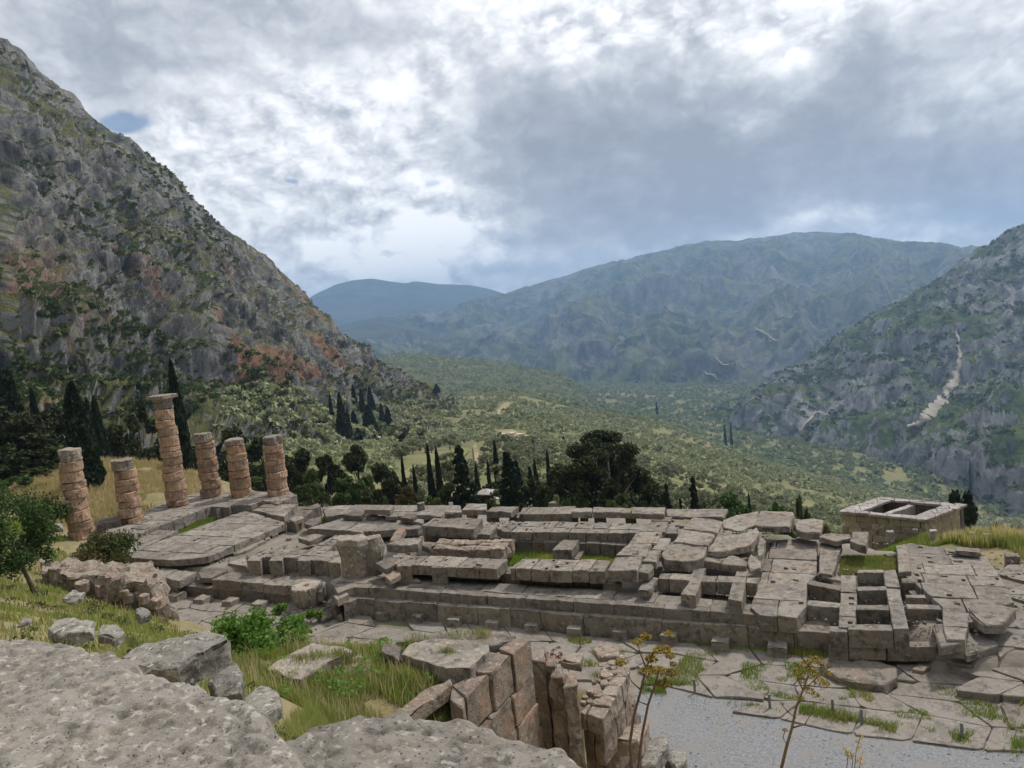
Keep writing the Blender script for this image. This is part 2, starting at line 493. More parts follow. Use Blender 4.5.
def mountain_mat(name, rock1, rock2, green1, green2, warm, warm_amt, s, green_bias=0.0, slope_w=1.4, bd=3.0, streak=True, warm_below=None, gfine=1.8):
    mt, t, b = new_mat(name)
    g = t.n.new('ShaderNodeNewGeometry')
    pos, nor = g.outputs['Position'], g.outputs['Normal']
    sp = t.n.new('ShaderNodeSeparateXYZ')
    t.l.new(nor, sp.inputs[0])
    nz = sp.outputs[2]
    vst = t.scale(pos, (s, s, s * 0.24)) if streak else t.scale(pos, s)
    crack = t.noise(vst, 0.075, 10, 0.70, 0.35)
    big = t.noise(t.scale(pos, s), 0.012, 6, 0.6)
    fine = t.noise(t.scale(pos, s), 0.22, 7, 0.7)
    rock = t.mix(t.step(crack, 0.36, 0.60), rock1, rock2)
    wm = t.step(t.noise(t.scale(pos, (s, s, s * 0.6)), 0.019, 6, 0.62, 0.3), 0.59, 0.66)
    zsep = t.n.new('ShaderNodeSeparateXYZ')
    t.l.new(pos, zsep.inputs[0])
    if warm_below is not None:                     # iron-stained lower beds of the cliff
        wm = t.math('MULTIPLY', t.step(t.noise(t.scale(pos, (s, s, s * 0.5)), 0.026, 6, 0.62, 0.3), 0.52, 0.60), t.math('SUBTRACT', 1.0, t.step(zsep.outputs[2], warm_below * 0.2, warm_below)))
    rock = t.mix(t.math('MULTIPLY', wm, warm_amt), rock, warm)
    rock = t.mix(t.math('MULTIPLY', t.step(fine, 0.5, 0.8), 0.35), rock, (rock2[0] * 1.35, rock2[1] * 1.35, rock2[2] * 1.35))
    gfac = t.math('MULTIPLY_ADD', nz, slope_w, t.math('MULTIPLY', t.math('SUBTRACT', big, 0.5), 2.6))
    gfac = t.math('ADD', gfac, t.math('MULTIPLY', t.math('SUBTRACT', fine, 0.5), gfine))
    gfac = t.step(t.math('ADD', gfac, green_bias), 0.75, 1.05)
    grn = t.mix(t.step(t.noise(t.scale(pos, s), 0.05, 6, 0.7), 0.40, 0.60), green1, green2)
    col = t.mix(gfac, rock, grn)
    t.put(b.inputs['Base Color'], col)
    b.inputs['Roughness'].default_value = 0.95
    hgt = t.math('MULTIPLY_ADD', crack, 1.0, t.math('MULTIPLY', fine, 0.35))
    bump(t, b, hgt, 1.0, bd)
    return mt


M_CLIFF = mountain_mat('phaedriad_cliff_rock', (0.048, 0.049, 0.053), (0.285, 0.277, 0.265), (0.045, 0.060, 0.022), (0.165, 0.160, 0.068),
                       (0.34, 0.175, 0.105), 0.8, 1.0, green_bias=0.05, slope_w=1.35, bd=7.0, warm_below=85.0, gfine=1.0)
M_RIGHT = mountain_mat('ravine_rock', (0.070, 0.072, 0.078), (0.30, 0.295, 0.29), (0.034, 0.058, 0.016), (0.090, 0.120, 0.036),
                       (0.24, 0.16, 0.11), 0.25, 0.42, green_bias=-0.10, slope_w=1.3, bd=14.0, gfine=1.2)
M_MID = mountain_mat('green_ridge', (0.050, 0.055, 0.058), (0.17, 0.165, 0.15), (0.018, 0.032, 0.014), (0.105, 0.125, 0.040),
                     (0.30, 0.24, 0.14), 0.6, 0.20, green_bias=0.15, slope_w=1.0, bd=20.0)
M_FAR = mountain_mat('far_ridge', (0.035, 0.04, 0.045), (0.08, 0.08, 0.08), (0.025, 0.036, 0.022), (0.055, 0.065, 0.038),
                     (0.14, 0.12, 0.08), 0.2, 0.08, green_bias=0.3, slope_w=1.0, bd=40.0)


def valley_mat():
    mt, t, b = new_mat('olive_slope_ground')
    pos = t.node('ShaderNodeNewGeometry', out=0)
    n1 = t.noise(pos, 0.010, 6, 0.65)
    n2 = t.noise(pos, 0.09, 6, 0.7)
    col = t.mix(t.step(n1, 0.38, 0.62), (0.135, 0.142, 0.062), (0.20, 0.182, 0.088))
    col = t.mix(t.math('MULTIPLY', t.step(n2, 0.56, 0.74), 0.45), col, (0.26, 0.205, 0.115))
    col = t.mix(t.math('MULTIPLY', t.step(t.noise(pos, 0.02, 5, 0.7), 0.5, 0.66), 0.7), col, (0.07, 0.09, 0.035))
    t.put(b.inputs['Base Color'], col)
    b.inputs['Roughness'].default_value = 0.95
    bump(t, b, n2, 0.6, 2.0)
    return mt


M_VALLEY = valley_mat()

# ------------------------------------------------------------------ object helpers


def link(name, me, mat=None, parent=None, loc=None):
    o = bpy.data.objects.new(name, me)
    COL.objects.link(o)
    if mat is not None and me is not None and hasattr(me, 'materials') and len(me.materials) == 0:
        me.materials.append(mat)
    if parent is not None:
        o.parent = parent
    if loc is not None:
        o.location = loc
    return o


def thing(name, label, cat, loc=(0, 0, 0), group=None):
    o = bpy.data.objects.new(name, None)
    o.empty_display_size = 0.2
    COL.objects.link(o)
    o.location = loc
    return tag(o, label, cat, group)


def tag(o, label, cat, group=None):
    o['label'] = label
    o['category'] = cat
    if group:
        o['group'] = group
    return o


def setting(o, kind='structure'):
    o['kind'] = kind
    return o


def np_mesh(name, verts, faces, smooth=False):
    """verts (N,3); faces (M,k) all the same k"""
    me = bpy.data.meshes.new(name)
    verts = np.asarray(verts, np.float32)
    faces = np.asarray(faces, np.int32)
    k = faces.shape[1]
    me.vertices.add(len(verts))
    me.vertices.foreach_set('co', verts.ravel())
    me.loops.add(faces.size)
    me.loops.foreach_set('vertex_index', faces.ravel())
    me.polygons.add(len(faces))
    me.polygons.foreach_set('loop_start', np.arange(len(faces), dtype=np.int32) * k)
    me.polygons.foreach_set('loop_total', np.full(len(faces), k, np.int32))
    if smooth:
        me.polygons.foreach_set('use_smooth', np.ones(len(faces), bool))
    me.update(calc_edges=True)
    return me


def grid_faces(nr, nc):
    i = np.arange(nr - 1)[:, None] * nc + np.arange(nc - 1)[None, :]
    return np.stack([i, i + 1, i + nc + 1, i + nc], -1).reshape(-1, 4)


def bm_mesh(name, bm, smooth=False):
    me = bpy.data.meshes.new(name)
    bmesh.ops.recalc_face_normals(bm, faces=bm.faces)
    if smooth:
        for f in bm.faces:
            f.smooth = True
    bm.to_mesh(me)
    bm.free()
    return me


def add_tube(bm, pts, rads, seg=8, cap=True):
    rings = []
    for i, (p, r) in enumerate(zip(pts, rads)):
        p = Vector(p)
        a = Vector(pts[max(0, i - 1)])
        b = Vector(pts[min(len(pts) - 1, i + 1)])
        d = (b - a)
        d = d.normalized() if d.length > 1e-9 else Vector((0, 0, 1))
        x = d.orthogonal().normalized() if abs(d.z) < 0.9 else Vector((1, 0, 0)).cross(d).normalized()
        y = d.cross(x).normalized()
        rings.append([bm.verts.new(p + x * (r * math.cos(6.2832 * k / seg)) + y * (r * math.sin(6.2832 * k / seg))) for k in range(seg)])
    for r1, r2 in zip(rings, rings[1:]):
        for k in range(seg):
            bm.faces.new((r1[k], r1[(k + 1) % seg], r2[(k + 1) % seg], r2[k]))
    if cap:
        bm.faces.new(rings[-1])
        bm.faces.new(list(reversed(rings[0])))


def rough_verts(bm, amp, freq, seed=0.0):
    for v in bm.verts:
        p = v.co * freq + Vector((seed * 7.3, seed * 3.1, seed))
        d = mnoise.noise_vector(p) * amp + mnoise.noise_vector(p * 2.7) * (amp * 0.5)
        v.co += d


def prism_bm(top, h, bev=0.03, cut=0.9, amp=0.025, freq=1.3, seed=0.0, holes=0, flare=0.0, axes=None):
    """a worn stone: top outline (list of Vectors), depth h, bevelled, cut into a grid and weathered"""
    bm = bmesh.new()
    c = sum(top, Vector()) / len(top)
    tv = [bm.verts.new(p) for p in top]
    bv = [bm.verts.new(Vector((p.x + (p.x - c.x) * flare, p.y + (p.y - c.y) * flare, c.z - h))) for p in top]
    n = len(top)
    bm.faces.new(tv)
    bm.faces.new(list(reversed(bv)))
    for i in range(n):
        bm.faces.new((tv[i], bv[i], bv[(i + 1) % n], tv[(i + 1) % n]))
    bmesh.ops.recalc_face_normals(bm, faces=bm.faces)
    if bev > 0:
        be = [e for e in bm.edges if not (e.verts[0] in bv and e.verts[1] in bv)]
        try:
            bmesh.ops.bevel(bm, geom=be, offset=bev, segments=2, profile=0.5, affect='EDGES', clamp_overlap=True)
        except Exception:
            pass
    xs = [v.co.x for v in bm.verts]
    ys = [v.co.y for v in bm.verts]
    if cut:
        for ax, lo, hi in ((0, min(xs), max(xs)), (1, min(ys), max(ys)), (2, c.z - h, c.z)):
            k = min(40, int((hi - lo) / cut))
            for i in range(1, k + 1):
                co = [0, 0, 0]
                co[ax] = lo + (hi - lo) * (i + random.uniform(-.2, .2)) / (k + 1)
                no = [0, 0, 0]
                no[ax] = 1
                bmesh.ops.bisect_plane(bm, geom=bm.verts[:] + bm.edges[:] + bm.faces[:], plane_co=co, plane_no=no)
    if holes:
        ups = [f for f in bm.faces if f.normal.z > 0.95 and len(f.verts) == 4 and f.calc_area() > 0.12]
        random.shuffle(ups)
        for f in ups[:holes]:
            ln = math.sqrt(f.calc_area())
            r = bmesh.ops.inset_individual(bm, faces=[f], thickness=ln * 0.30)
            for v in f.verts:
                v.co.z -= 0.0
            ex = bmesh.ops.extrude_discrete_faces(bm, faces=[f])
            for f2 in ex['faces']:
                for v in f2.verts:
                    v.co.z -= 0.14
    if amp:
        # chipped arrises: corners and edges lose more stone than faces
        xs = [p.x for p in top]
        for v in bm.verts:
            up = v.co.z > c.z - h * 0.35
            k_ = mnoise.noise(v.co * 1.7 + Vector((seed, 3.1, 7.7)))
            if up and k_ > 0.18 and len(v.link_faces) >= 3:
                e_n = sum((f.normal for f in v.link_faces), Vector())
                if e_n.length < 0.93 * len(v.link_faces):
                    v.co -= e_n.normalized() * min(0.35 * h, (k_ - 0.18) * 0.30)
        rough_verts(bm, amp, freq, seed)
    return bm


SEED = [0.0]


def nseed():
    SEED[0] += 1.37
    return SEED[0]


def center_mesh(bm, base):
    for v in bm.verts:
        v.co -= base
    return bm


def poly3(poly, z):
    return [G(x, y, z) for x, y in poly] if not callable(z) else [G(x, y, z(x, y)) for x, y in poly]


def ccw(pts):
    a = sum(p.x * q.y - q.x * p.y for p, q in zip(pts, pts[1:] + pts[:1]))
    return pts if a > 0 else list(reversed(pts))


def stone(label, poly, z, h=None, hp=None, mat=None, name='stone_block', cat='stone block', group=None, tilt=None, world=False, **kw):
    """one loose worked stone: its own top-level object"""
    top = [Vector(p) for p in poly] if world else poly3(poly, z)
    if hp is not None:
        fr = min(top, key=lambda p: p.length)
        h = drop(fr, hp)
    if tilt:
        c = sum(top, Vector()) / len(top)
        for p in top:
            p.z += (p.x - c.x) * tilt[0] + (p.y - c.y) * tilt[1]
    top = ccw(top)
    c = sum(top, Vector()) / len(top)
    kw.setdefault('cut', 0.42)
    kw.setdefault('amp', 0.04)
    kw.setdefault('freq', 1.9)
    bm = prism_bm(top, h, seed=nseed(), **kw)
    base = Vector((c.x, c.y, c.z - h))
    me = bm_mesh(name, center_mesh(bm, base))
    o = link(name, me, mat or M_STONE, loc=base)
    return tag(o, label, cat, group)


def clip_poly(poly, axis, val, keep_less):
    out = []
    for p, q in zip(poly, poly[1:] + poly[:1]):
        ip = (p[axis] <= val) if keep_less else (p[axis] >= val)
        iq = (q[axis] <= val) if keep_less else (q[axis] >= val)
        if ip:
            out.append(p)
        if ip != iq:
            t = (val - p[axis]) / (q[axis] - p[axis])
            out.append(p.lerp(q, t))
    return out


def area2(pts):
    return abs(sum(p.x * q.y - q.x * p.y for p, q in zip(pts, pts[1:] + pts[:1]))) / 2


def courses(root, poly, h, da, db, gap=0.035, zj=0.028, name='slab', mat=None, stagger=True, holes=0.0, jit=0.12, zs=None, **kw):
    """cut an outline (world points) into joined slabs along the temple axes; every slab a part of root"""
    poly = ccw([Vector(p) for p in poly])
    da, db = da * 0.80, db * 0.85
    x0, x1 = min(p.x for p in poly), max(p.x for p in poly)
    y0, y1 = min(p.y for p in poly), max(p.y for p in poly)
    base = Vector(root.location)
    nb = max(1, round((y1 - y0) / db))
    n = 0
    ycuts = [y0 + (y1 - y0) * i / nb for i in range(nb + 1)]
    for i in range(1, nb):
        ycuts[i] += random.uniform(-jit, jit) * db
    for i in range(nb):
        na = max(1, round((x1 - x0) / da))
        off = random.uniform(0, .5) if stagger else 0
        xc = [x0] + [x0 + (x1 - x0) * (j + off) / na + random.uniform(-jit, jit) * da for j in range(0 if off > .15 else 1, na)] + [x1]
        xc = sorted(xc)
        for a, b in zip(xc, xc[1:]):
            c = clip_poly(poly, 0, a + gap / 2, False)
            if len(c) > 2:
                c = clip_poly(c, 0, b - gap / 2, True)
            if len(c) > 2:
                c = clip_poly(c, 1, ycuts[i] + gap / 2, False)
            if len(c) > 2:
                c = clip_poly(c, 1, ycuts[i + 1] - gap / 2, True)
            if len(c) < 3 or area2(c) < 0.06:
                continue
            cc = []
            for p in c:
                if not cc or (p - cc[-1]).length > 0.03:
                    cc.append(p)
            if len(cc) > 2 and (cc[0] - cc[-1]).length < 0.03:
                cc.pop()
            if len(cc) < 3:
                continue
            dz = random.uniform(-zj, zj)
            cc = [Vector((p.x, p.y, p.z + dz)) for p in cc]
            k = dict(cut=0.42, amp=0.034, bev=0.03, freq=1.9)
            k.update(kw)
            bm = prism_bm(cc, h, seed=nseed(), holes=(1 + int(random.random() * 2)) if random.random() < holes else 0, **k)
            o = link(name, bm_mesh(name, center_mesh(bm, base)), mat or M_STONE, root)
            n += 1
    return n


# ------------------------------------------------------------------ near terrain
CTRL = [  # surveyed ground heights (x, y, z)
    (-3, 1.5, 11.2), (-6, 0, 11.5), (-6, 4.6, 10.3), (0, 0, 11.4), (0, 3, 10.3), (2, 3, 9.4), (5, 0, 10.8), (12, -4, 12), (-20, -8, 13.5),
    (0, 8, 6.6), (4, 9, 4.6), (-1, 13, 1.5), (3, 17, -2.0), (-3.6, 9, 6.6), (-4.6, 13, 2.6), (-5.6, 17.5, -0.6), (12, 10, 4), (14, 17, -1.6), (24, 12, 2),
    (-12, 7.3, 8.7), (-18, 11, 6.7), (-25, 16.7, 4.7), (-31, 19.7, 3.4), (-28, 22.6, 1.2), (-16, 15, 4.3), (-13.8, 14.2, 4.5), (-11.9, 15.6, 4.4),
    (-12.5, 17.6, 4.0), (-9.7, 14.7, 4.1), (-9.2, 17.0, 4.0), (-15, 18, 3.4), (-9.2, 10.8, 6.2), (-7.6, 8.4, 7.6), (-7.0, 13.5, 1.6), (-6.6, 11.2, 3.4), (-6.2, 9.2, 5.4), (-4.8, 6.5, 8.2),
    (-15, 24, -2.2), (-10, 23, -2.3), (-20.5, 25.5, -2.2), (-26, 26.5, -1.3), (-33, 30.5, -2.0), (-35, 25.5, 0.5), (-41, 28.5, 0.6),
    (-47, 28, 1.4), (-62, 37.5, 0.2), (-60, 20, 5.5), (-42, 10, 9), (-20, 0, 12), (-60, 0, 14), (-95, 20, 9), (-95, 45, 2),
    (-66, 52, .3), (-85, 53, -.6), (-55, 44, -.3), (-56, 52, -0.8), (-60, 41, -.1), (-75, 60, 0.4), (-95, 62, 0),
    (-50, 51, -2.2), (-40, 52, -2.6), (-30, 52, -2.8), (-10, 52, -3.2), (2, 52, -4.6), (10, 52, -4.5), (-45, 62, -7), (-30, 62, -9), (-10, 62, -11), (5, 62, -12), (20, 62, -12),
    (18, 50, -2.5), (13, 41, -1.7), (10, 45, -1.5), (9.5, 48, -2.2), (1, 49.3, -4.2), (4, 49.3, -2.9), (7, 48.6, -2.2), (4, 56, -6), (-4, 50, -4), (14, 30, -2.2), (20, 22, -2), (28, 35, -2.5), (28, 50, -5),
]
CT = np.array(CTRL, float)


def _tps(r):
    r = np.maximum(r, 1e-9)
    return r * r * np.log(r)


_n = len(CT)
_K = _tps(np.hypot(CT[:, None, 0] - CT[None, :, 0], CT[:, None, 1] - CT[None, :, 1])) + np.eye(_n) * 2.0
_Pm = np.c_[np.ones(_n), CT[:, :2]]
_A = np.block([[_K, _Pm], [_Pm.T, np.zeros((3, 3))]])
_w = np.linalg.solve(_A, np.r_[CT[:, 2], 0, 0, 0])


def sdf_poly(x, y, poly):
    """signed distance, negative inside"""
    d = np.full(np.shape(x), 1e9)
    ins = np.zeros(np.shape(x), bool)
    for (ax, ay), (bx, by) in zip(poly, poly[1:] + poly[:1]):
        ex, ey = bx - ax, by - ay
        wx, wy = x - ax, y - ay
        t = np.clip((wx * ex + wy * ey) / (ex * ex + ey * ey + 1e-12), 0, 1)
        d = np.minimum(d, np.hypot(wx - ex * t, wy - ey * t))
        c = ((ay > y) != (by > y)) & (x < (bx - ax) * (y - ay) / (by - ay + 1e-12) + ax)
        ins ^= c
    return np.where(ins, -d, d)


def sst(v, a, b):
    t = np.clip((v - a) / (b - a), 0, 1)
    return t * t * (3 - 2 * t)


def w2(pts, z):
    return [tuple(G(x, y, z)[:2]) for x, y in pts]


FLAT = w2([(150, 596), (180, 625), (330, 634), (430, 648), (560, 668), (575, 690), (640, 720), (690, 760)], -2.26) + [(-4.6, 19.6), (-2.5, 18.5), (3, 18.5), (14, 18.5)] + w2([(1160, 640), (985, 600), (640, 560), (180, 560)], -2.26)
CORE = w2([(72, 545), (118, 556), (160, 565), (205, 568), (240, 568), (318, 577), (338, 584), (352, 581), (510, 593), (640, 602), (760, 611), (800, 614), (838, 626), (905, 628), (944, 641), (962, 641), (985, 655), (1005, 645), (1100, 645), (1130, 560), (985, 546), (900, 541), (665, 508), (300, 500), (200, 488)], -0.6)
PITS = w2([(812, 590), (842, 574), (900, 572), (912, 626), (838, 626), (808, 604)], -0.6)
KER = w2([(640, 582), (668, 572), (748, 578), (745, 600), (680, 594), (640, 592)], -0.3)
WALLT = [(-9.3, 14.2), (-8.45, 14.4), (-8.1, 17.0), (-7.8, 18.8), (-8.3, 19.2), (-9.5, 18)]


def zn(x, y):
    x = np.asarray(x, float)
    y = np.asarray(y, float)
    r = np.hypot(x[..., None] - CT[:, 0], y[..., None] - CT[:, 1])
    z = _tps(r) @ _w[:_n] + _w[_n] + _w[_n + 1] * x + _w[_n + 2] * y
    q = np.stack([x, y, np.zeros_like(x)], -1)
    z = z + 0.22 * fbm(q * 0.33, 4, 3) + 0.05 * fbm(q * 1.9, 3, 9)
    # steep drop in front of the ashlar wall
    s = sdf_poly(x, y, [(-8.35, 12.2), (-8.3, 13.8), (-8.05, 18.2), (-9.2, 19.6), (-8, 23), (0, 22), (0, 12)])
    z = np.where(s < 0, np.minimum(z, 1.0 - 0.50 * np.clip(y - 12, 0, 9)), z)
    f = sst(sdf_poly(x, y, FLAT), -0.1, 1.6)
    z = -2.15 * (1 - f) + z * f
    c = sst(sdf_poly(x, y, CORE), -0.75, -0.15)
    core = -0.92 + 0.05 * fbm(q * 0.9, 3, 21)
    core = np.where(x > 5.2, np.minimum(core, -1.35), core)
    core = core - 0.55 * (1 - sst(sdf_poly(x, y, PITS), -0.2, 0.3))
    z = core * (1 - c) + z * c
    return z


def zn1(x, y):
    return float(zn(np.array([x]), np.array([y]))[0])


gx = np.arange(-100, 30.01, 0.4)
gy = np.arange(-14, 66.01, 0.4)
GX, GY = np.meshgrid(gx, gy)
GZ = zn(GX, GY)
edge_d = np.minimum(np.minimum(GX + 100, 30 - GX), 66 - GY)
GZ = GZ - sst(-edge_d, -7, 0) * 6.0
near = link('ground', np_mesh('ground', np.stack([GX, GY, GZ], -1).reshape(-1, 3), grid_faces(len(gy), len(gx)), True), M_GROUND)
near.data.materials.append(M_FLOOR)
_cx, _cy = (GX[:-1, :-1] + 0.2).ravel(), (GY[:-1, :-1] + 0.2).ravel()
_in = (np.minimum(sdf_poly(_cx, _cy, FLAT), sdf_poly(_cx, _cy, CORE)) < 0.1)
near.data.polygons.foreach_set('material_index', _in.astype(np.int32))
setting(near)


def zgrid(x, y):
    """bilinear height lookup on the near-ground sheet"""
    fx = np.clip((np.asarray(x) + 100) / 0.4, 0, len(gx) - 1.001)
    fy = np.clip((np.asarray(y) + 14) / 0.4, 0, len(gy) - 1.001)
    ix, iy = fx.astype(int), fy.astype(int)
    tx, ty = fx - ix, fy - iy
    return (GZ[iy, ix] * (1 - tx) * (1 - ty) + GZ[iy, ix + 1] * tx * (1 - ty) + GZ[iy + 1, ix] * (1 - tx) * ty + GZ[iy + 1, ix + 1] * tx * ty)


# theatre hillside and cliffs behind the viewer, unseen; added to darken north-facing stone
bx_ = np.linspace(-420, 420, 90)
by_ = -13.5 - np.linspace(0, 1, 60) ** 1.4 * 420
BX_, BY_ = np.meshgrid(bx_, by_)
rise = np.clip(-13.5 - BY_, 0, None)
qb = np.stack([BX_, BY_, 0 * BX_], -1)
BZ_ = 11.5 + 0.62 * rise + 0.9 * np.clip(rise - 70, 0, 180) + rise * 0.10 * fbm(qb * 0.02, 5, 88) - 3.0
back_o = link('hillside', np_mesh('hillside', np.stack([BX_, BY_, BZ_], -1).reshape(-1, 3), grid_faces(60, 90), True), M_CLIFF)
setting(back_o)

# ------------------------------------------------------------------ valley
VD = np.array([40, 75, 110, 180, 330, 550, 800, 950, 1200, 1500, 1900, 2400, 3000, 4500.])
VPX = [-250, 0, 250, 420, 512, 640, 760, 1000, 1300]
VZ = np.array([
    [-6, -6, -7, -9, -20, -45, -70, -90, -120, -150, -190, -240, -290, -420],
    [-6, -6, -7, -9, -18, -45, -75, -95, -130, -160, -195, -245, -295, -430],
    [-8, -9, -10, -17, -30, -50, -80, -101, -150, -180, -205, -252, -305, -440],
    [-9, -11, -13, -24, -43, -62, -83, -98, -145, -182, -205, -252, -310, -450],
    [-9, -11, -14, -26, -47, -69, -90, -103, -150, -185, -208, -254, -312, -460],
    [-10, -13, -18, -34, -62, -95, -125, -150, -205, -238, -268, -300, -340, -480],
    [-10, -14, -22, -42, -80, -124, -174, -207, -262, -288, -305, -330, -370, -490],
    [-10, -16, -27, -50, -100, -170, -235, -262, -285, -295, -310, -340, -380, -490],
    [-10, -16, -27, -52, -105, -180, -245, -270, -290, -300, -315, -340, -380, -490],
], float)


def az_of(px):
    return azel(px, 400)[0]


VA = np.array([az_of(p) for p in VPX])
LVD = np.log(VD)


def zv(x, y):
    x = np.asarray(x, float)
    y = np.asarray(y, float)
    hx = x * AX[0] + y * BX[0]
    hy = x * AX[1] + y * BX[1]
    az = np.arctan2(hx, hy)
    D = np.hypot(x, y)
    fa = np.interp(az, VA, np.arange(len(VA)))
    fd = np.interp(np.log(np.maximum(D, 1)), LVD, np.arange(len(VD)))
    ia = np.clip(fa.astype(int), 0, len(VA) - 2)
    idd = np.clip(fd.astype(int), 0, len(VD) - 2)
    ta, td = fa - ia, fd - idd
    z = (VZ[ia, idd] * (1 - ta) * (1 - td) + VZ[ia + 1, idd] * ta * (1 - td) + VZ[ia, idd + 1] * (1 - ta) * td + VZ[ia + 1, idd + 1] * ta * td)
    q = np.stack([x, y, 0 * x], -1)
    amp = np.clip(D * 0.008, 0.3, 9)
    return z + amp * fbm(q * 0.006, 5, 31) * 0.9


def polar_pts(azs, Ds):
    A_, D_ = np.meshgrid(azs, Ds)
    hx, hy = np.sin(A_) * D_, np.cos(A_) * D_
    return hx * AX[0] + hy * AX[1], hx * BX[0] + hy * BX[1]


vaz = np.linspace(math.radians(-75), math.radians(75), 420)
vds = np.exp(np.linspace(math.log(46), math.log(5200), 330))
vx, vy = polar_pts(vaz, vds)
vz = zv(vx, vy)
val = link('valley_slope', np_mesh('valley_slope', np.stack([vx, vy, vz], -1).reshape(-1, 3), grid_faces(len(vds), len(vaz)), True), M_VALLEY)
setting(val)
base = link('valley_floor', np_mesh('valley_floor', [(-9500, -500, -500), (3900, -500, -500), (3900, 10500, -500), (-9500, 10500, -500)], [(0, 1, 2, 3)]), M_VALLEY)
setting(base)


def hit(px, py, lo=58, hi=4500):
    d = ray(px, py)
    D = np.exp(np.linspace(math.log(lo), math.log(hi), 500))
    t = D / math.hypot(d[0], d[1])
    X, Y, Z = d[0] * t, d[1] * t, CAMZ + d[2] * t
    zz_ = zv(X, Y)
    k = np.argmax(Z < zz_)
    if not (Z < zz_).any():
        k = len(D) - 1
    return Vector((X[k], Y[k], zz_[k]))


# ------------------------------------------------------------------ mountains


def loft(rows, us, sub, back=None):
    P = []
    for row in rows:
        r = np.array(row, float)
        py = np.interp(us, r[:, 0], r[:, 1])
        D = np.interp(us, r[:, 0], r[:, 2])
        P.append(np.array([PD(u, y, d) for u, y, d in zip(us, py, D)]))
    P = np.array(P)
    n = len(P)
    out = []
    for i in range(n - 1):                         # Catmull-Rom between rows
        p0, p1, p2, p3 = P[max(0, i - 1)], P[i], P[i + 1], P[min(n - 1, i + 2)]
        for k in range(sub[i] if isinstance(sub, list) else sub):
            t = k / (sub[i] if isinstance(sub, list) else sub)
            out.append(0.5 * (2 * p1 + (p2 - p0) * t + (2 * p0 - 5 * p1 + 4 * p2 - p3) * t * t + (3 * p1 - p0 - 3 * p2 + p3) * t ** 3))
    out.append(P[-1])
    return np.array(out)


def add_back(Pg, dist, fall, n=10):
    last = Pg[-1]
    rad = last[:, :2] / np.linalg.norm(last[:, :2], axis=1, keepdims=True)
    ext = []
    for k in range(1, n + 1):
        t = k / n
        q = last.copy()
        q[:, :2] += rad * dist * t
        q[:, 2] -= fall * t ** 1.5
        ext.append(q)
    return np.concatenate([Pg, np.array(ext)], 0)


def grid_normals(P):
    du = np.gradient(P, axis=1)
    dv = np.gradient(P, axis=0)
    n = np.cross(du, dv)
    n /= np.linalg.norm(n, axis=-1, keepdims=True) + 1e-9
    return np.where(n[..., 2:3] < 0, -n, n)


def mountain(name, rows, u0, u1, nu, sub, mat, amp, freq, vert=0.35, back=(300, 300), seed=0, amp2=0.0, freq2=0.0, ridge=True, calm=0.35, fine=None):
    us = np.linspace(u0, u1, nu) if np.isscalar(nu) else nu
    P = loft(rows, us, sub)
    nrow = len(P)
    P = add_back(P, *back)
    N = grid_normals(P)
    q = P * np.array([freq, freq, freq * vert])
    d = (ridged(q, 6, seed, 0.55) if ridge else fbm(q, 6, seed)) * amp
    if amp2:
        d = d + fbm(P * freq2, 5, seed + 50) * amp2
    if fine:
        d = d + ridged(P * np.array([fine[1], fine[1], fine[1] * fine[2]]), 3, seed + 90, 0.55) * fine[0]
    ridx = np.abs(np.arange(P.shape[0]) - (nrow - 1)) / (0.22 * nrow)
    wt_ = calm + (1 - calm) * np.clip(ridx, 0, 1)
    P = P + N * (d * wt_[:, None])[..., None]
    o = link(name, np_mesh(name, P.reshape(-1, 3), grid_faces(P.shape[0], P.shape[1]), False), mat)
    setting(o)
    return P


cliff_rows = [
    [(-500, 520, 150), (0, 492, 165), (100, 482, 175), (200, 474, 190), (300, 468, 235), (380, 456, 310), (450, 438, 450)],
    [(-500, 430, 215), (0, 408, 230), (100, 414, 240), (200, 420, 255), (300, 420, 320), (380, 420, 430), (450, 418, 590)],
    [(-500, 330, 260), (0, 330, 275), (60, 345, 280), (100, 358, 285), (200, 378, 300), (300, 386, 385), (380, 401, 500), (450, 415, 630)],
    [(-500, 200, 330), (0, 230, 345), (100, 285, 350), (200, 322, 365), (300, 352, 450), (380, 390, 560), (452, 413, 680)],
    [(-500, 40, 420), (0, 130, 430), (100, 200, 440), (200, 266, 470), (300, 325, 545), (380, 379, 630), (454, 411, 720)],
    [(-500, -330, 560), (-200, -120, 560), (-60, 0, 560), (0, 42, 560), (25, 62, 560), (50, 85, 560), (75, 103, 560), (95, 124, 560), (130, 146, 565), (160, 170, 570), (180, 188, 575),
     (200, 213, 585), (225, 236, 600), (250, 249, 610), (265, 260, 620), (285, 280, 635), (300, 296, 645), (310, 308, 655), (335, 332, 675), (360, 352, 700), (385, 372, 720), (400, 381, 735), (425, 398, 760), (456, 410, 790)],
]
CLIFF = mountain('mountain', cliff_rows, -500, 456, np.concatenate([np.linspace(-500, -8, 90), np.linspace(-6, 456, 620)]), [30, 70, 80, 90, 90], M_CLIFF, 6.0, 0.034, 0.22, (260, 260), 5, 4.0, 0.012, fine=(2.4, 0.16, 0.28))

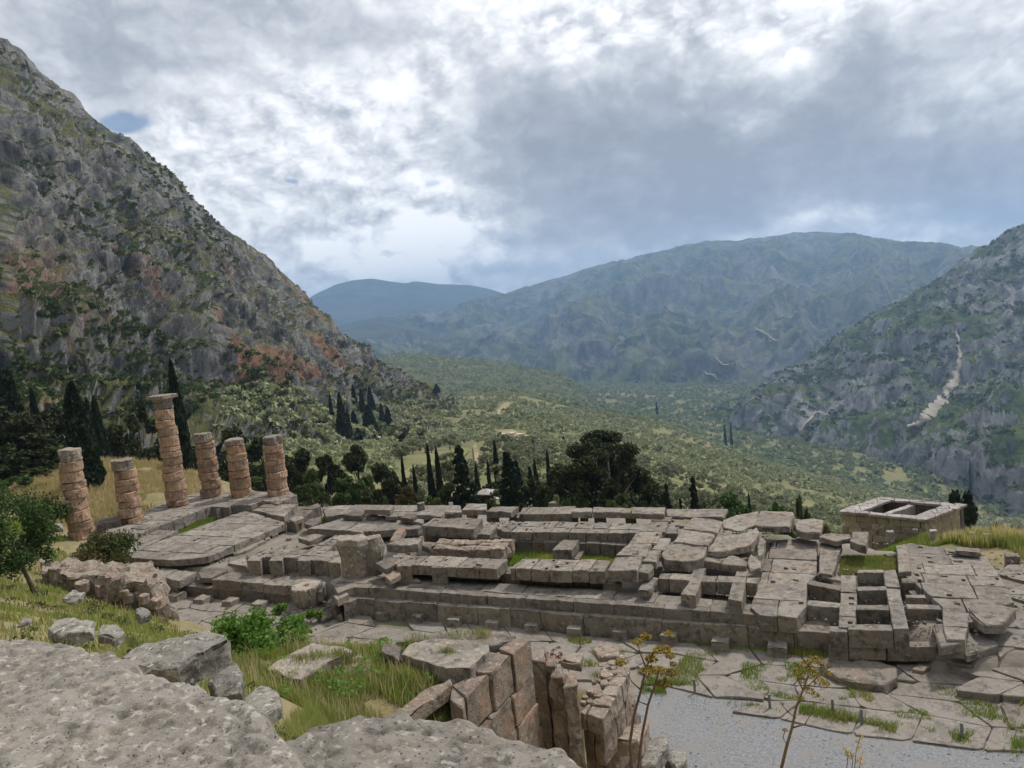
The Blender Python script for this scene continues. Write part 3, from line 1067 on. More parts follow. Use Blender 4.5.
right_rows = [
    [(690, 500, 1650), (760, 485, 1560), (820, 492, 1320), (900, 505, 1190), (960, 522, 1045), (1024, 537, 955), (1250, 600, 800), (1500, 640, 800)],
    [(690, 436, 1800), (740, 424, 1700), (760, 420, 1600), (820, 436, 1420), (900, 436, 1300), (960, 450, 1150), (1024, 462, 1050), (1250, 490, 900), (1500, 520, 900)],
    [(690, 424, 2000), (745, 412, 1850), (780, 395, 1750), (820, 390, 1700), (900, 385, 1600), (960, 395, 1450), (1024, 400, 1400), (1250, 410, 1250), (1500, 430, 1200)],
    [(690, 415, 2200), (760, 400, 2050), (800, 372, 2000), (860, 345, 1950), (920, 325, 1900), (960, 320, 1850), (1024, 315, 1800), (1250, 300, 1700), (1500, 300, 1700)],
    [(690, 410, 2500), (745, 404, 2500), (770, 392, 2500), (800, 370, 2500), (840, 340, 2500), (870, 322, 2500), (905, 300, 2500), (930, 285, 2500), (955, 268, 2450), (975, 254, 2400), (1000, 240, 2350), (1024, 226, 2300), (1100, 190, 2300), (1250, 130, 2300), (1500, 60, 2300)],
]
RIGHT = mountain('rocky_mountain', right_rows, 690, 1500, 520, [24, 50, 60, 70], M_RIGHT, 21, 0.0095, 0.45, (700, 600), 15, 7.0, 0.0035)

mid_rows = [
    [(60, 442, 2600), (380, 465, 2600), (480, 455, 2600), (560, 447, 2700), (640, 443, 2700), (700, 450, 2600), (780, 475, 2400), (900, 485, 2400), (1300, 445, 2400)],
    [(60, 394, 3600), (380, 372, 3600), (480, 368, 3700), (560, 384, 3300), (600, 378, 3200), (640, 374, 3100), (700, 384, 2900), (760, 408, 2700), (900, 400, 2700), (1300, 380, 2700)],
    [(60, 374, 4600), (380, 352, 4600), (480, 345, 4700), (540, 350, 4300), (590, 325, 4100), (620, 350, 3800), (660, 345, 3700), (720, 340, 3600), (800, 345, 3500), (900, 345, 3500), (1300, 330, 3500)],
    [(60, 362, 5400), (380, 340, 5400), (480, 325, 5400), (560, 318, 5200), (620, 300, 5000), (660, 288, 4900), (700, 300, 4700), (760, 290, 4600), (820, 290, 4500), (900, 290, 4500), (1300, 290, 4500)],
    [(60, 352, 6200), (380, 330, 6200), (450, 312, 6200), (490, 300, 6200), (512, 294, 6200), (545, 283, 6200), (580, 272, 6200), (610, 265, 6200), (635, 261, 6200), (660, 255, 6200), (690, 247, 6200), (720, 242, 6200), (770, 237, 6200), (820, 235, 6200), (860, 237, 6200), (900, 243, 6200), (950, 248, 6200), (1000, 256, 6200), (1300, 290, 6200)],
]
MID = mountain('green_mountain', mid_rows, 60, 1300, 640, [20, 50, 50, 50], M_MID, 88, 0.0021, 0.5, (1500, 700), 25, 22.0, 0.0012, calm=0.2)

far2_rows = [
    [(200, 375, 4000), (320, 372, 4000), (450, 362, 4000), (640, 350, 4000)],
    [(200, 350, 4080), (320, 352, 4080), (450, 350, 4080), (640, 345, 4080)],
    [(200, 345, 5440), (300, 335, 5440), (330, 328, 5440), (355, 321, 5440), (380, 317, 5440), (405, 319, 5440), (430, 328, 5440), (460, 340, 5440), (520, 345, 5440), (640, 345, 5440)],
]
mountain('distant_hill', far2_rows, 200, 640, 220, [20, 34], M_FAR, 18, 0.0016, 0.8, (900, 500), 35)
far_rows = [
    [(100, 350, 5576), (320, 345, 5576), (450, 340, 5644), (640, 330, 5644)],
    [(100, 330, 6800), (320, 320, 6800), (450, 315, 6800), (640, 310, 6800)],
    [(100, 330, 8160), (270, 312, 8160), (300, 304, 8160), (315, 295, 8160), (335, 285, 8160), (352, 281, 8160), (372, 279, 8160), (390, 282, 8160), (405, 284, 8160), (415, 282, 8160), (440, 285, 8160), (470, 286, 8160), (490, 290, 8160), (512, 296, 8160), (640, 310, 8160)],
]
mountain('distant_mountain', far_rows, 100, 640, 260, [20, 40], M_FAR, 18, 0.0012, 0.8, (1200, 600), 45)
hill_rows = [
    [(380, 402, 1150), (440, 402, 1200), (520, 402, 1250), (575, 408, 1350), (600, 430, 1350)],
    [(380, 375, 1500), (440, 378, 1500), (500, 382, 1550), (560, 390, 1600), (580, 398, 1600), (600, 425, 1600)],
    [(380, 357, 2000), (400, 355, 2000), (430, 356, 2000), (460, 359, 2000), (490, 361, 2000), (510, 364, 2000), (530, 368, 1950), (555, 374, 1900), (572, 381, 1800), (584, 393, 1750), (600, 420, 1750)],
]
M_HILL = mountain_mat('olive_hill', (0.10, 0.095, 0.085), (0.19, 0.165, 0.14), (0.060, 0.070, 0.032), (0.115, 0.115, 0.05), (0.24, 0.17, 0.11), 0.4, 0.6, green_bias=0.3, bd=5)
HILL = mountain('hill', hill_rows, 380, 598, 180, [24, 40], M_HILL, 7, 0.010, 0.8, (300, 80), 65)

# ------------------------------------------------------------------ foliage


def leaf_quads(c, size, up=None, aspect=0.55, tri=False):
    n = len(c)
    u = RNG.normal(size=(n, 3))
    if up is not None:
        u = u * (1 - up) + np.array([0, 0, 1.0]) * up * 1.6
    u /= np.linalg.norm(u, axis=1, keepdims=True) + 1e-9
    w = RNG.normal(size=(n, 3))
    v = np.cross(u, w)
    v /= np.linalg.norm(v, axis=1, keepdims=True) + 1e-9
    s = np.broadcast_to(np.asarray(size, float), (n,))[:, None] * RNG.uniform(0.6, 1.3, (n, 1))
    a, b = u * s, v * s * aspect
    if tri:
        V_ = np.stack([c - a * .6 - b, c - a * .6 + b, c + a], 1).reshape(-1, 3)
        return V_, np.arange(3 * n).reshape(-1, 3)
    V_ = np.stack([c - a, c + b, c + a, c - b], 1).reshape(-1, 3)
    return V_, np.arange(4 * n).reshape(-1, 4)


def sphere_pts(n):
    v = RNG.normal(size=(n, 3))
    v /= np.linalg.norm(v, axis=1, keepdims=True)
    return v


def clump_pts(centers, radii, n, shell=0.55):
    k = RNG.choice(len(centers), n, p=np.asarray(radii) ** 2 / np.sum(np.asarray(radii) ** 2))
    r = (shell + (1 - shell) * RNG.random(n))[:, None] * np.asarray(radii)[k][:, None]
    return np.asarray(centers)[k] + sphere_pts(n) * r * np.array([1, 1, 0.72])


def cypress_crown(h, r, n, size):
    t = RNG.random(n) ** 1.15
    prof = np.minimum(1, 0.45 + t * 4.0) * (1 - t) ** 0.62 * 1.12
    th = RNG.random(n) * 6.2832
    lump = 1 + 0.28 * vnoise(np.stack([np.cos(th) * 2, np.sin(th) * 2, t * 9], -1), int(r * 100))
    rr = r * prof * lump * (0.5 + 0.5 * RNG.random(n) ** 0.5)
    c = np.stack([np.cos(th) * rr, np.sin(th) * rr, 0.06 * h + t * h * 0.94], -1)
    return leaf_quads(c, size, up=0.72)


def fir_crown(h, r, n, size):
    pts, tiers = [], 15
    per = n // (tiers * 6)
    for i in range(tiers):
        t = 0.10 + 0.90 * i / tiers
        nb = 6
        R_ = r * (1 - t) ** 0.85 * RNG.uniform(0.8, 1.15)
        a0 = RNG.random() * 6.28
        for k in range(nb):
            L = R_ * RNG.uniform(0.55, 1.2) + 0.2
            a = a0 + 6.2832 * k / nb + RNG.normal() * .3
            zb = RNG.uniform(-.03, .03) * h
            s = RNG.random(per) ** 0.42
            droop = -0.18 * L * s + 0.12 * L * s * s
            w = 0.10 * L * (1.5 - s)
            pts.append(np.stack([np.cos(a) * L * s + RNG.normal(size=per) * w, np.sin(a) * L * s + RNG.normal(size=per) * w,
                                 t * h + zb + droop - 0.16 * L * s + RNG.normal(size=per) * 0.09], -1))
    c = np.concatenate(pts)
    return leaf_quads(c, size)


def broad_crown(h, r, n, size, base=0.3, clumps=26, flat=0.8):
    cen, rad = [], []
    for i in range(clumps):
        t = RNG.random()
        a = RNG.random() * 6.28
        rr = r * (RNG.random() ** 0.5) * (0.35 + 0.75 * math.sin(math.pi * min(1, t * 0.8 + 0.22)))
        cen.append((math.cos(a) * rr, math.sin(a) * rr, h * (base + (1 - base) * t * 0.92)))
        rad.append(r * RNG.uniform(0.22, 0.42) * (1.15 - 0.5 * t))
    c = clump_pts(cen, rad, n)
    c[:, 2] = np.clip(c[:, 2], h * 0.04, h)
    return leaf_quads(c, size), cen


def trunk_mesh(h, r0, limbs=None, lean=0.0):
    bm = bmesh.new()
    pts = [(lean * h * t * t, 0, h * t) for t in np.linspace(0, 1, 7)]
    add_tube(bm, pts, [r0 * (1 - 0.75 * t) for t in np.linspace(0, 1, 7)], 8)
    for c in (limbs or []):
        c = Vector(c)
        z0 = max(0.15 * h, min(h * 0.8, c.z * 0.55))
        s = Vector((0, 0, z0))
        mid = s.lerp(c, 0.5) + Vector((0, 0, -0.06 * h))
        add_tube(bm, [s, mid, c], [r0 * 0.42, r0 * 0.28, r0 * 0.10], 5)
    return bm_mesh('trunk', bm, True)


PROTO = {}


def proto(kind, var):
    """crown and trunk meshes of one tree kind, unit height 10 m"""
    key = (kind, var)
    if key in PROTO:
        return PROTO[key]
    H = 10.0
    if kind == 'cypress':
        V_, F_ = cypress_crown(H, 0.95 + 0.12 * var, 3200, 0.30)
        mat, tr = L_CYP, trunk_mesh(H * 0.7, 0.17)
    elif kind == 'fir':
        V_, F_ = fir_crown(H, 2.7, 4200, 0.30)
        mat, tr = L_FIR, trunk_mesh(H * 0.93, 0.22)
    elif kind == 'broad':
        (V_, F_), cen = broad_crown(H, 4.2, 4200, 0.36, base=0.18)
        mat, tr = L_PINE, trunk_mesh(H * 0.7, 0.28, cen[:9])
    elif kind == 'pine':
        (V_, F_), cen = broad_crown(H, 3.6, 3600, 0.34, base=0.38, clumps=22)
        mat, tr = L_PINE, trunk_mesh(H * 0.85, 0.24, cen[:9])
    elif kind == 'olive':
        (V_, F_), cen = broad_crown(H, 5.4, 900, 0.66, base=0.25, clumps=14)
        mat, tr = L_OLIVE, trunk_mesh(H * 0.55, 0.5, cen[:4])
    elif kind == 'shrub':
        (V_, F_), cen = broad_crown(H, 7.0, 1500, 0.85, base=0.1, clumps=14)
        mat, tr = L_BUSH, trunk_mesh(H * 0.4, 0.25, cen[:6])
    cm = np_mesh('crown', V_, F_)
    cm.materials.append(mat)
    tr.materials.append(M_BARK)
    PROTO[key] = (cm, tr)
    return PROTO[key]


def tree(kind, label, basepx, top_y, D=None, wide=1.0, var=None, group=None, ground=None, mat=None, cat=None, name=None, wpx=None):
    """a tree surveyed by its foot column, distance and the height of its tip"""
    var = random.randrange(3) if var is None else var
    p = PD(basepx[0], basepx[1], D)
    if ground is None:
        z0 = float(zv(np.array([p.x]), np.array([p.y]))[0])
        if p.y < 62 and -98 < p.x < 28:
            z0 = max(z0, float(zgrid(p.x, p.y)))
    else:
        z0 = ground
    # tip: highest point above the foot that projects at top_y
    lo, hi = 0.2, 60.0
    for _ in range(40):
        mid = (lo + hi) / 2
        if proj((p.x, p.y, z0 + mid))[1] > top_y:
            lo = mid
        else:
            hi = mid
    H = lo
    cm, tr = proto(kind, var)
    nm = name or {'cypress': 'cypress_tree', 'fir': 'fir_tree', 'broad': 'dark_tree', 'pine': 'pine_tree', 'olive': 'olive_tree', 'shrub': 'shrub'}[kind]
    root = thing(nm, label, cat or ('shrub' if kind == 'shrub' else 'tree'), (p.x, p.y, z0 - 0.15), group)
    s = (H + 0.15) / 10.0
    if wpx:
        natural = {'cypress': 2.1, 'fir': 4.0, 'broad': 8.6, 'pine': 7.6, 'olive': 11, 'shrub': 14}[kind] * s * FPX / D
        wide = wpx / natural
    root.scale = (s * wide, s * wide, s)
    root.rotation_euler.z = random.uniform(0, 6.28)
    o = link('crown', cm, None, root)
    if mat is not None:
        o.material_slots[0].link = 'OBJECT'
        o.material_slots[0].material = mat
    link('trunk', tr, None, root)
    return root


# ---- olive grove: 260 nearest trees stand singly, the rest is one mass
OLV_LABEL = 'silvery olive tree of the grove on the slope below the ruins'
KEEPOUT = []                                       # clearings (world polygons), filled below


def drape(name, polypx, mat, lift=0.5, n=26, kind='structure', world=None):
    """a patch of ground laid on the valley slope, from a surveyed outline"""
    poly = world or [hit(*q) for q in polypx]
    pw = [(p[0], p[1]) for p in poly]
    KEEPOUT.append(pw)
    bm = bmesh.new()
    vs = [bm.verts.new((p[0], p[1], 0)) for p in poly]
    bm.faces.new(vs)
    xs, ys = [p[0] for p in pw], [p[1] for p in pw]
    for ax, (lo, hi) in enumerate(((min(xs), max(xs)), (min(ys), max(ys)))):
        for i in range(1, n):
            co, no = [0, 0, 0], [0, 0, 0]
            co[ax] = lo + (hi - lo) * i / n
            no[ax] = 1
            bmesh.ops.bisect_plane(bm, geom=bm.verts[:] + bm.edges[:] + bm.faces[:], plane_co=co, plane_no=no)
    arr = np.array([v.co for v in bm.verts])
    q = np.stack([arr[:, 0], arr[:, 1], 0 * arr[:, 0]], -1)
    zz_ = zv(arr[:, 0], arr[:, 1]) + lift
    for v, z_ in zip(bm.verts, zz_):
        v.co.z = z_
    bmesh.ops.triangulate(bm, faces=bm.faces[:])
    for f in bm.faces:
        if f.normal.z < 0:
            f.normal_flip()
    me = bpy.data.meshes.new(name)
    bm.to_mesh(me)
    bm.free()
    o = link(name, me, mat)
    setting(o)
    return o


drape('meadow', [(404, 474), (424, 464), (444, 455), (462, 448), (470, 452), (462, 460), (440, 468), (418, 480), (404, 486)], M_FIELD)
drape('dirt_path', [(473, 478), (475, 462), (473, 449), (476, 444), (478, 451), (481, 462), (478, 478)], M_TRACK, 0.9)
drape('clearing', [(494, 438), (500, 432), (512, 431), (520, 435), (529, 437), (536, 443), (527, 444), (515, 441), (503, 441)], M_TRACK, 0.9)
drape('road', [(440, 418), (443, 407), (450, 401), (452, 404), (448, 412), (445, 419)], M_ASPHALT, 1.2)
drape('dirt_track', [(497, 416), (500, 408), (508, 403), (510, 404), (503, 410), (500, 417)], M_TRACK, 1.5)
drape('path_to_the_ruins', [(706, 508), (703, 500), (699, 491), (704, 491), (709, 499), (712, 508)], M_TRACK, 1.0)

oaz = []
cand = []
# near slope, irregular rows
for D in np.exp(np.linspace(math.log(105), math.log(1000), 190)):
    step = 7.8 if D < 500 else 9.5
    n = int(D * math.radians(74) / step)
    a = np.linspace(math.radians(-26), math.radians(48), n) + RNG.normal(size=n) * 2.4 / D
    d = D + RNG.normal(size=n) * 2.2
    cand.append(np.stack([a, d], -1))
cand = np.concatenate(cand)
# thin to the right areal density
w = np.minimum(1.0, (np.diff(np.linspace(math.log(105), math.log(1000), 190))[0] * cand[:, 1]) / 8.5)
cand = cand[RNG.random(len(cand)) < w * 0.74]
hx, hy = np.sin(cand[:, 0]) * cand[:, 1], np.cos(cand[:, 0]) * cand[:, 1]
ox, oy = hx * AX[0] + hy * AX[1], hx * BX[0] + hy * BX[1]
q = np.stack([ox, oy, 0 * ox], -1)
keep = fbm(q * 0.014, 4, 77) > np.where(cand[:, 1] < 420, -1.1, -0.50)
for poly in KEEPOUT:
    keep &= sdf_poly(ox, oy, poly) > 2.5
cand, ox, oy = cand[keep], ox[keep], oy[keep]
oz = zv(ox, oy)
order = np.argsort(cand[:, 1])
ox, oy, oz, od = ox[order], oy[order], oz[order], cand[order, 1]
vis = np.array([proj((x, y, z + 4)) for x, y, z in zip(ox[:2600], oy[:2600], oz[:2600])])
inview = (vis[:, 0] > 395) & (vis[:, 0] < 1030) & (vis[:, 1] < 520)
single = set(np.nonzero(inview)[0][:260].tolist())
for i in sorted(single):
    cm, tr = proto('olive', i % 3)
    root = thing('olive_tree', OLV_LABEL, 'tree', (ox[i], oy[i], oz[i] - 0.1), 'olive trees on the slope below the ruins')
    s = RNG.uniform(0.38, 0.58)
    root.scale = (s, s, s * RNG.uniform(0.85, 1.1))
    root.rotation_euler.z = RNG.uniform(0, 6.28)
    link('crown', cm, None, root)
    link('trunk', tr, None, root)


def blob_mass(name, xs, ys, zs, rad, nl, size, mat, hf=0.75):
    n = len(xs)
    k = np.repeat(np.arange(n), nl)
    r = rad[k]
    d = sphere_pts(len(k))
    d[:, 2] = np.abs(d[:, 2]) * 1.0 - 0.15
    c = np.stack([xs, ys, zs], -1)[k] + d * (r * RNG.uniform(0.6, 1.08, len(k)))[:, None] * np.array([1, 1, hf]) + np.stack([0 * r, 0 * r, r * 0.55], -1)
    V_, F_ = leaf_quads(c, r * size, tri=True, aspect=0.8)
    o = link(name, np_mesh(name, V_, F_), mat)
    setting(o, 'stuff')
    return o


rest = np.array([i for i in range(len(ox)) if i not in single])
nr_ = rest[od[rest] < 430]
fr_ = rest[od[rest] >= 430]
blob_mass('olive_grove', ox[nr_], oy[nr_], oz[nr_], RNG.uniform(1.9, 3.3, len(nr_)), 85, 0.26, L_OLIVE2, 0.85)
blob_mass('olive_grove', ox[fr_], oy[fr_], oz[fr_], RNG.uniform(2.1, 3.9, len(fr_)), 36, 0.42, L_OLIVE2, 0.85)
# valley floor groves
n = 14500
a = RNG.uniform(math.radians(-12), math.radians(46), n)
d = np.sqrt(RNG.uniform(950 ** 2, 3500 ** 2, n))
hx, hy = np.sin(a) * d, np.cos(a) * d
fx, fy = hx * AX[0] + hy * AX[1], hx * BX[0] + hy * BX[1]
L_FARG = leaf_mat('valley_grove_leaves', (0.15, 0.19, 0.10), (0.25, 0.28, 0.15), (0.20, 0.23, 0.10))
blob_mass('valley_groves', fx, fy, zv(fx, fy), RNG.uniform(4.5, 8.5, n), 14, 0.60, L_FARG, 0.6)


def scatter_on(P, n, name, rad, nl, mat, rows=(0, None), flt=None, size=0.5, seedn=0, thr=0.0, fr=0.012, cols=(0, None)):
    sub = P[rows[0]:rows[1], cols[0]:cols[1]]
    nr, nc = sub.shape[:2]
    i = RNG.uniform(0, nr - 1.01, n)
    j = RNG.uniform(0, nc - 1.01, n)
    i0, j0 = i.astype(int), j.astype(int)
    p = sub[i0, j0]
    nz = grid_normals(sub)[i0, j0][:, 2]
    keep_ = (fbm(p * fr, 4, seedn) + (nz - 0.55) * 1.4 + RNG.normal(size=n) * 0.25) > thr
    p = p[keep_]
    r = RNG.uniform(*rad, len(p)) * RNG.uniform(0.6, 1.2, len(p))
    return blob_mass(name, p[:, 0], p[:, 1], p[:, 2] - r * 0.25, r, nl, size, mat, 0.9)


scatter_on(CLIFF, 22000, 'mountain_scrub', (0.6, 1.8), 18, L_SCRUB, (0, -12), thr=0.52, seedn=101, cols=(88, None), fr=0.011)
scatter_on(CLIFF, 2600, 'foot_scrub', (0.8, 1.9), 24, L_SCRUB, (24, 110), thr=-0.05, seedn=151, cols=(88, 480))
scatter_on(CLIFF, 2600, 'slope_bushes', (0.8, 1.9), 22, L_SCRUB, (0, 130), thr=-0.4, seedn=131, cols=(420, None))
scatter_on(CLIFF, 2600, 'foothill_olives', (1.2, 2.5), 30, L_OLIVE2, (0, 58), thr=-0.2, seedn=141, cols=(380, None), size=0.42)
scatter_on(RIGHT, 5200, 'ravine_scrub', (4, 9), 14, L_SCRUB, (0, -12), thr=0.15, seedn=111, fr=0.004)
scatter_on(HILL, 1800, 'hill_scrub', (3, 6), 12, L_FARG, (0, -10), thr=-0.4, seedn=121, fr=0.006)


# scree chute and dirt tracks on the far slopes: laid on the mountain's own surface
def surface_point(P, px, py):
    flat = P.reshape(-1, 3)
    v = flat - np.array([0, 0, CAMZ])
    w_ = v @ CFW
    X = 512 + FPX * (v @ CRT) / w_
    Y = 384 - FPX * (v @ CUP) / w_
    d2 = (X - px) ** 2 + (Y - py) ** 2
    near_ = np.argsort(d2)[:6]
    k = near_[np.argmin(np.linalg.norm(v[near_], axis=1))]
    return flat[k]


def ribbon(name, P, pts, mat, lift=2.0, seg=7):
    """pts: px, py, half-width px; a strip of loose stone following the surface"""
    vs, prev = [], None
    dense = []
    for (x0, y0, w0), (x1, y1, w1) in zip(pts, pts[1:]):
        k = max(2, int(math.hypot(x1 - x0, y1 - y0) / 2.0))
        for i in range(k):
            t = i / k
            dense.append((x0 + (x1 - x0) * t, y0 + (y1 - y0) * t, w0 + (w1 - w0) * t))
    dense.append(pts[-1])
    C = np.array([surface_point(P, x, y) for x, y, _ in dense])
    for it in range(2):
        C[1:-1] = (C[:-2] + C[1:-1] * 2 + C[2:]) / 4
    rows_ = []
    for i, (x, y, w_) in enumerate(dense):
        c = C[i]
        D = np.linalg.norm(c)
        hw = w_ / FPX * D * (0.45 + 0.9 * random.random())
        t = C[min(i + 1, len(C) - 1)] - C[max(i - 1, 0)]
        out = np.array([0, 0, CAMZ]) - c
        out /= np.linalg.norm(out)
        s = np.cross(t, out)
        s /= np.linalg.norm(s) + 1e-9
        for k in range(seg):
            u = k / (seg - 1) * 2 - 1
            rows_.append(c + s * hw * u + out * (lift * (1.3 - u * u)))
    V_ = np.array(rows_)
    F_ = grid_faces(len(dense), seg)
    o = link(name, np_mesh(name, V_, F_, True), mat)
    setting(o)
    return o


ribbon('scree_slope', RIGHT, [(957, 326, 1.0), (958, 345, 1.6), (960, 362, 2.2), (956, 378, 4.0), (948, 390, 5.0), (942, 402, 6.5), (930, 414, 5.5), (918, 423, 4.0), (908, 427, 2.0)], M_SCREE, 7)
ribbon('scree_slope', RIGHT, [(816, 412, 1.2), (808, 420, 1.6), (802, 428, 1.6)], M_SCREE, 6)
ribbon('dirt_track', MID, [(755, 328, 1.2), (768, 334, 1.4), (780, 340, 2.0)], M_TRACK, 30)
ribbon('dirt_track', MID, [(714, 357, 1.8), (720, 362, 1.2), (728, 366, 1.0)], M_TRACK, 30)
ribbon('dirt_track', MID, [(703, 370, 1.2), (712, 376, 1.4), (718, 379, 1.0)], M_TRACK, 30)

# ------------------------------------------------------------------ columns
COLS = [  # px, base y, top y, drums, label
    (82, 541, 447, 9, 'leftmost broken tan column of nine drums, beside the dark bush'),
    (132, 524.5, 457, 8, 'shortest broken column, jagged grey top, between the leftmost and the tallest column'),
    (178, 508, 393, 13, 'tallest column, still carrying its flat grey capital'),
    (212, 499, 431, 8, 'notched broken column just right of the tallest one'),
    (242, 498.5, 437, 7, 'smooth flat topped broken column, second from the right of the six'),
    (279, 497.5, 434, 8, 'rightmost broken column, standing on its own raised slab'),
]
DR = 0.86


def drum_mesh(r0, r1, h, seed, chip):
    bm = bmesh.new()
    seg = 40
    prof = [(r0 * 0.93, 0), (r0, 0.05), (r0 * .5 + r1 * .5, h * 0.35), (r0 * .5 + r1 * .5, h * 0.7), (r1, h - 0.05), (r1 * 0.93, h)]
    rings = []
    for r, z in prof:
        ring = []
        for k in range(seg):
            a = 6.28318 * k / seg
            fl = 1 - 0.018 * abs(math.sin(a * 10))
            nz_ = mnoise.noise(Vector((math.cos(a) * 1.4, math.sin(a) * 1.4, z * 1.6 + seed * 5.1)))
            n2 = mnoise.noise(Vector((math.cos(a) * 4, math.sin(a) * 4, z * 4 + seed * 3.3)))
            rr = r * fl * (1 + chip * (0.7 * nz_ + 0.5 * n2)) - max(0.0, mnoise.noise(Vector((math.cos(a) * 1.1 + seed, math.sin(a) * 1.1, z * 0.9 + seed * 2.7))) - 0.22) * r * 0.5
            zz_ = z + chip * 0.7 * mnoise.noise(Vector((math.cos(a) * 1.2 + 9, math.sin(a) * 1.2, seed * 2.2))) * (1 if z > h * .5 else 0.6)
            ring.append(bm.verts.new((rr * math.cos(a), rr * math.sin(a), zz_)))
        rings.append(ring)
    for r1_, r2_ in zip(rings, rings[1:]):
        for k in range(seg):
            bm.faces.new((r1_[k], r1_[(k + 1) % seg], r2_[(k + 1) % seg], r2_[k]))
    bm.faces.new(rings[-1])
    bm.faces.new(list(reversed(rings[0])))
    return bm_mesh('drum', bm)


for ci, (cx, cby, cty, nd, lab) in enumerate(COLS):
    p = G(cx, cby - 3, 0.0)
    lo, hi = 1, 16
    for _ in range(40):
        md = (lo + hi) / 2
        if proj((p.x, p.y, md))[1] > cty + 2:
            lo = md
        else:
            hi = md
    Ht = lo
    root = thing('stone_column', lab, 'column', p, 'Doric columns re-erected at the far end of the temple')
    z = 0.0
    cap = 0.55 if ci == 2 else 0.0
    hs = np.array([random.uniform(0.62, 1.35) for _ in range(nd)])
    hs *= (Ht - cap) / hs.sum()
    full = 10.3
    for k in range(nd):
        r0 = DR * (1 - 0.22 * (z / full))
        r1 = DR * (1 - 0.22 * ((z + hs[k]) / full))
        o = link('drum', drum_mesh(r0, r1, hs[k] - 0.012, random.random() * 50, 0.12 if k < nd - 1 else 0.2), None, root, (random.uniform(-.06, .06), random.uniform(-.06, .06), z))
        o.data.materials.append(M_DRUM if k < nd - 1 else M_DRUM_GREY)
        o.rotation_euler = (random.uniform(-.012, .012), random.uniform(-.012, .012), random.uniform(0, 6))
        z += hs[k]
    if cap:
        bm = bmesh.new()
        add_tube(bm, [(0, 0, 0), (0, 0, 0.12), (0, 0, 0.27)], [0.66, 0.74, 0.86], 32)
        s = 0.84
        top = [Vector((-s, -s, .56)), Vector((s, -s, .56)), Vector((s, s, .56)), Vector((-s, s, .56))]
        b2 = prism_bm(top, 0.28, seed=3, amp=0.03)
        me2 = bpy.data.meshes.new('tmp')
        b2.to_mesh(me2)
        b2.free()
        bm.from_mesh(me2)
        bpy.data.meshes.remove(me2)
        link('capital', bm_mesh('capital', bm), M_DRUM_GREY, root, (0, 0, z - 0.01))

# ------------------------------------------------------------------ temple platform


def ruin(name, label, cat, poly, z, group=None):
    c = poly3(poly, z)
    b = sum(c, Vector()) / len(c)
    return thing(name, label, cat, (b.x, b.y, b.z), group), c


# stylobate strip under the columns
r, c = ruin('column_stylobate', 'L shaped strip of grey slabs carrying the row of columns', 'platform',
            [(72, 549), (100, 556), (150, 529), (211, 506.5), (229, 507.5), (233, 505), (251, 505), (262, 501), (277, 503.5), (297, 496), (290, 491), (200, 492), (160, 504), (112, 527)], 0.0)
courses(r, c, 0.85, 2.2, 1.25, name='slab', holes=0.35, mat=M_PAVE)
r, c = ruin('column_plinth', 'raised slab under the rightmost column', 'plinth', [(262, 499.5), (284, 500.5), (297, 495), (280, 493)], 0.06)
courses(r, c, 0.5, 1.8, 1.6, name='slab', mat=M_STONE)
r, c = ruin('sunken_slab_floor', 'low grey slab floor between the bush and the green grass strip', 'floor', [(178.5, 530.5), (150, 529.5), (105, 548), (100, 560), (118, 558), (150, 544.5)], -0.28)
courses(r, c, 0.6, 2.0, 1.3, name='slab', mat=M_PAVE)
# great slab floor of the front porch
r, c = ruin('porch_slab_floor', 'broad smooth slab floor sloping away in front of the columns, raised over dark gaps', 'floor',
            [(176, 535), (225, 517), (246, 511), (285, 522), (283, 525), (208, 556.5), (199, 558), (173, 560), (150, 559), (122, 556), (128, 552)], -0.30)
courses(r, c, 0.42, 2.6, 1.9, name='slab', mat=M_PAVE, holes=0.2, gap=0.03)
r, c = ruin('porch_back_slabs', 'short row of worn slabs between the grass strip and the rightmost column', 'slabs', [(252, 510.5), (264, 504.5), (298, 504), (290, 510), (284, 517), (262, 512)], -0.15)
courses(r, c, 0.5, 1.8, 1.2, name='slab', mat=M_STONE, holes=0.4)
r, c = ruin('porch_edge_wall', 'diagonal line of dark blocks running from the rightmost column towards the carved capital fragment', 'wall', [(286, 521), (300, 509), (318, 503), (321, 506), (306, 515), (295, 524)], -0.2)
courses(r, c, 0.75, 1.5, 1.1, name='block', mat=M_STONE_DK)
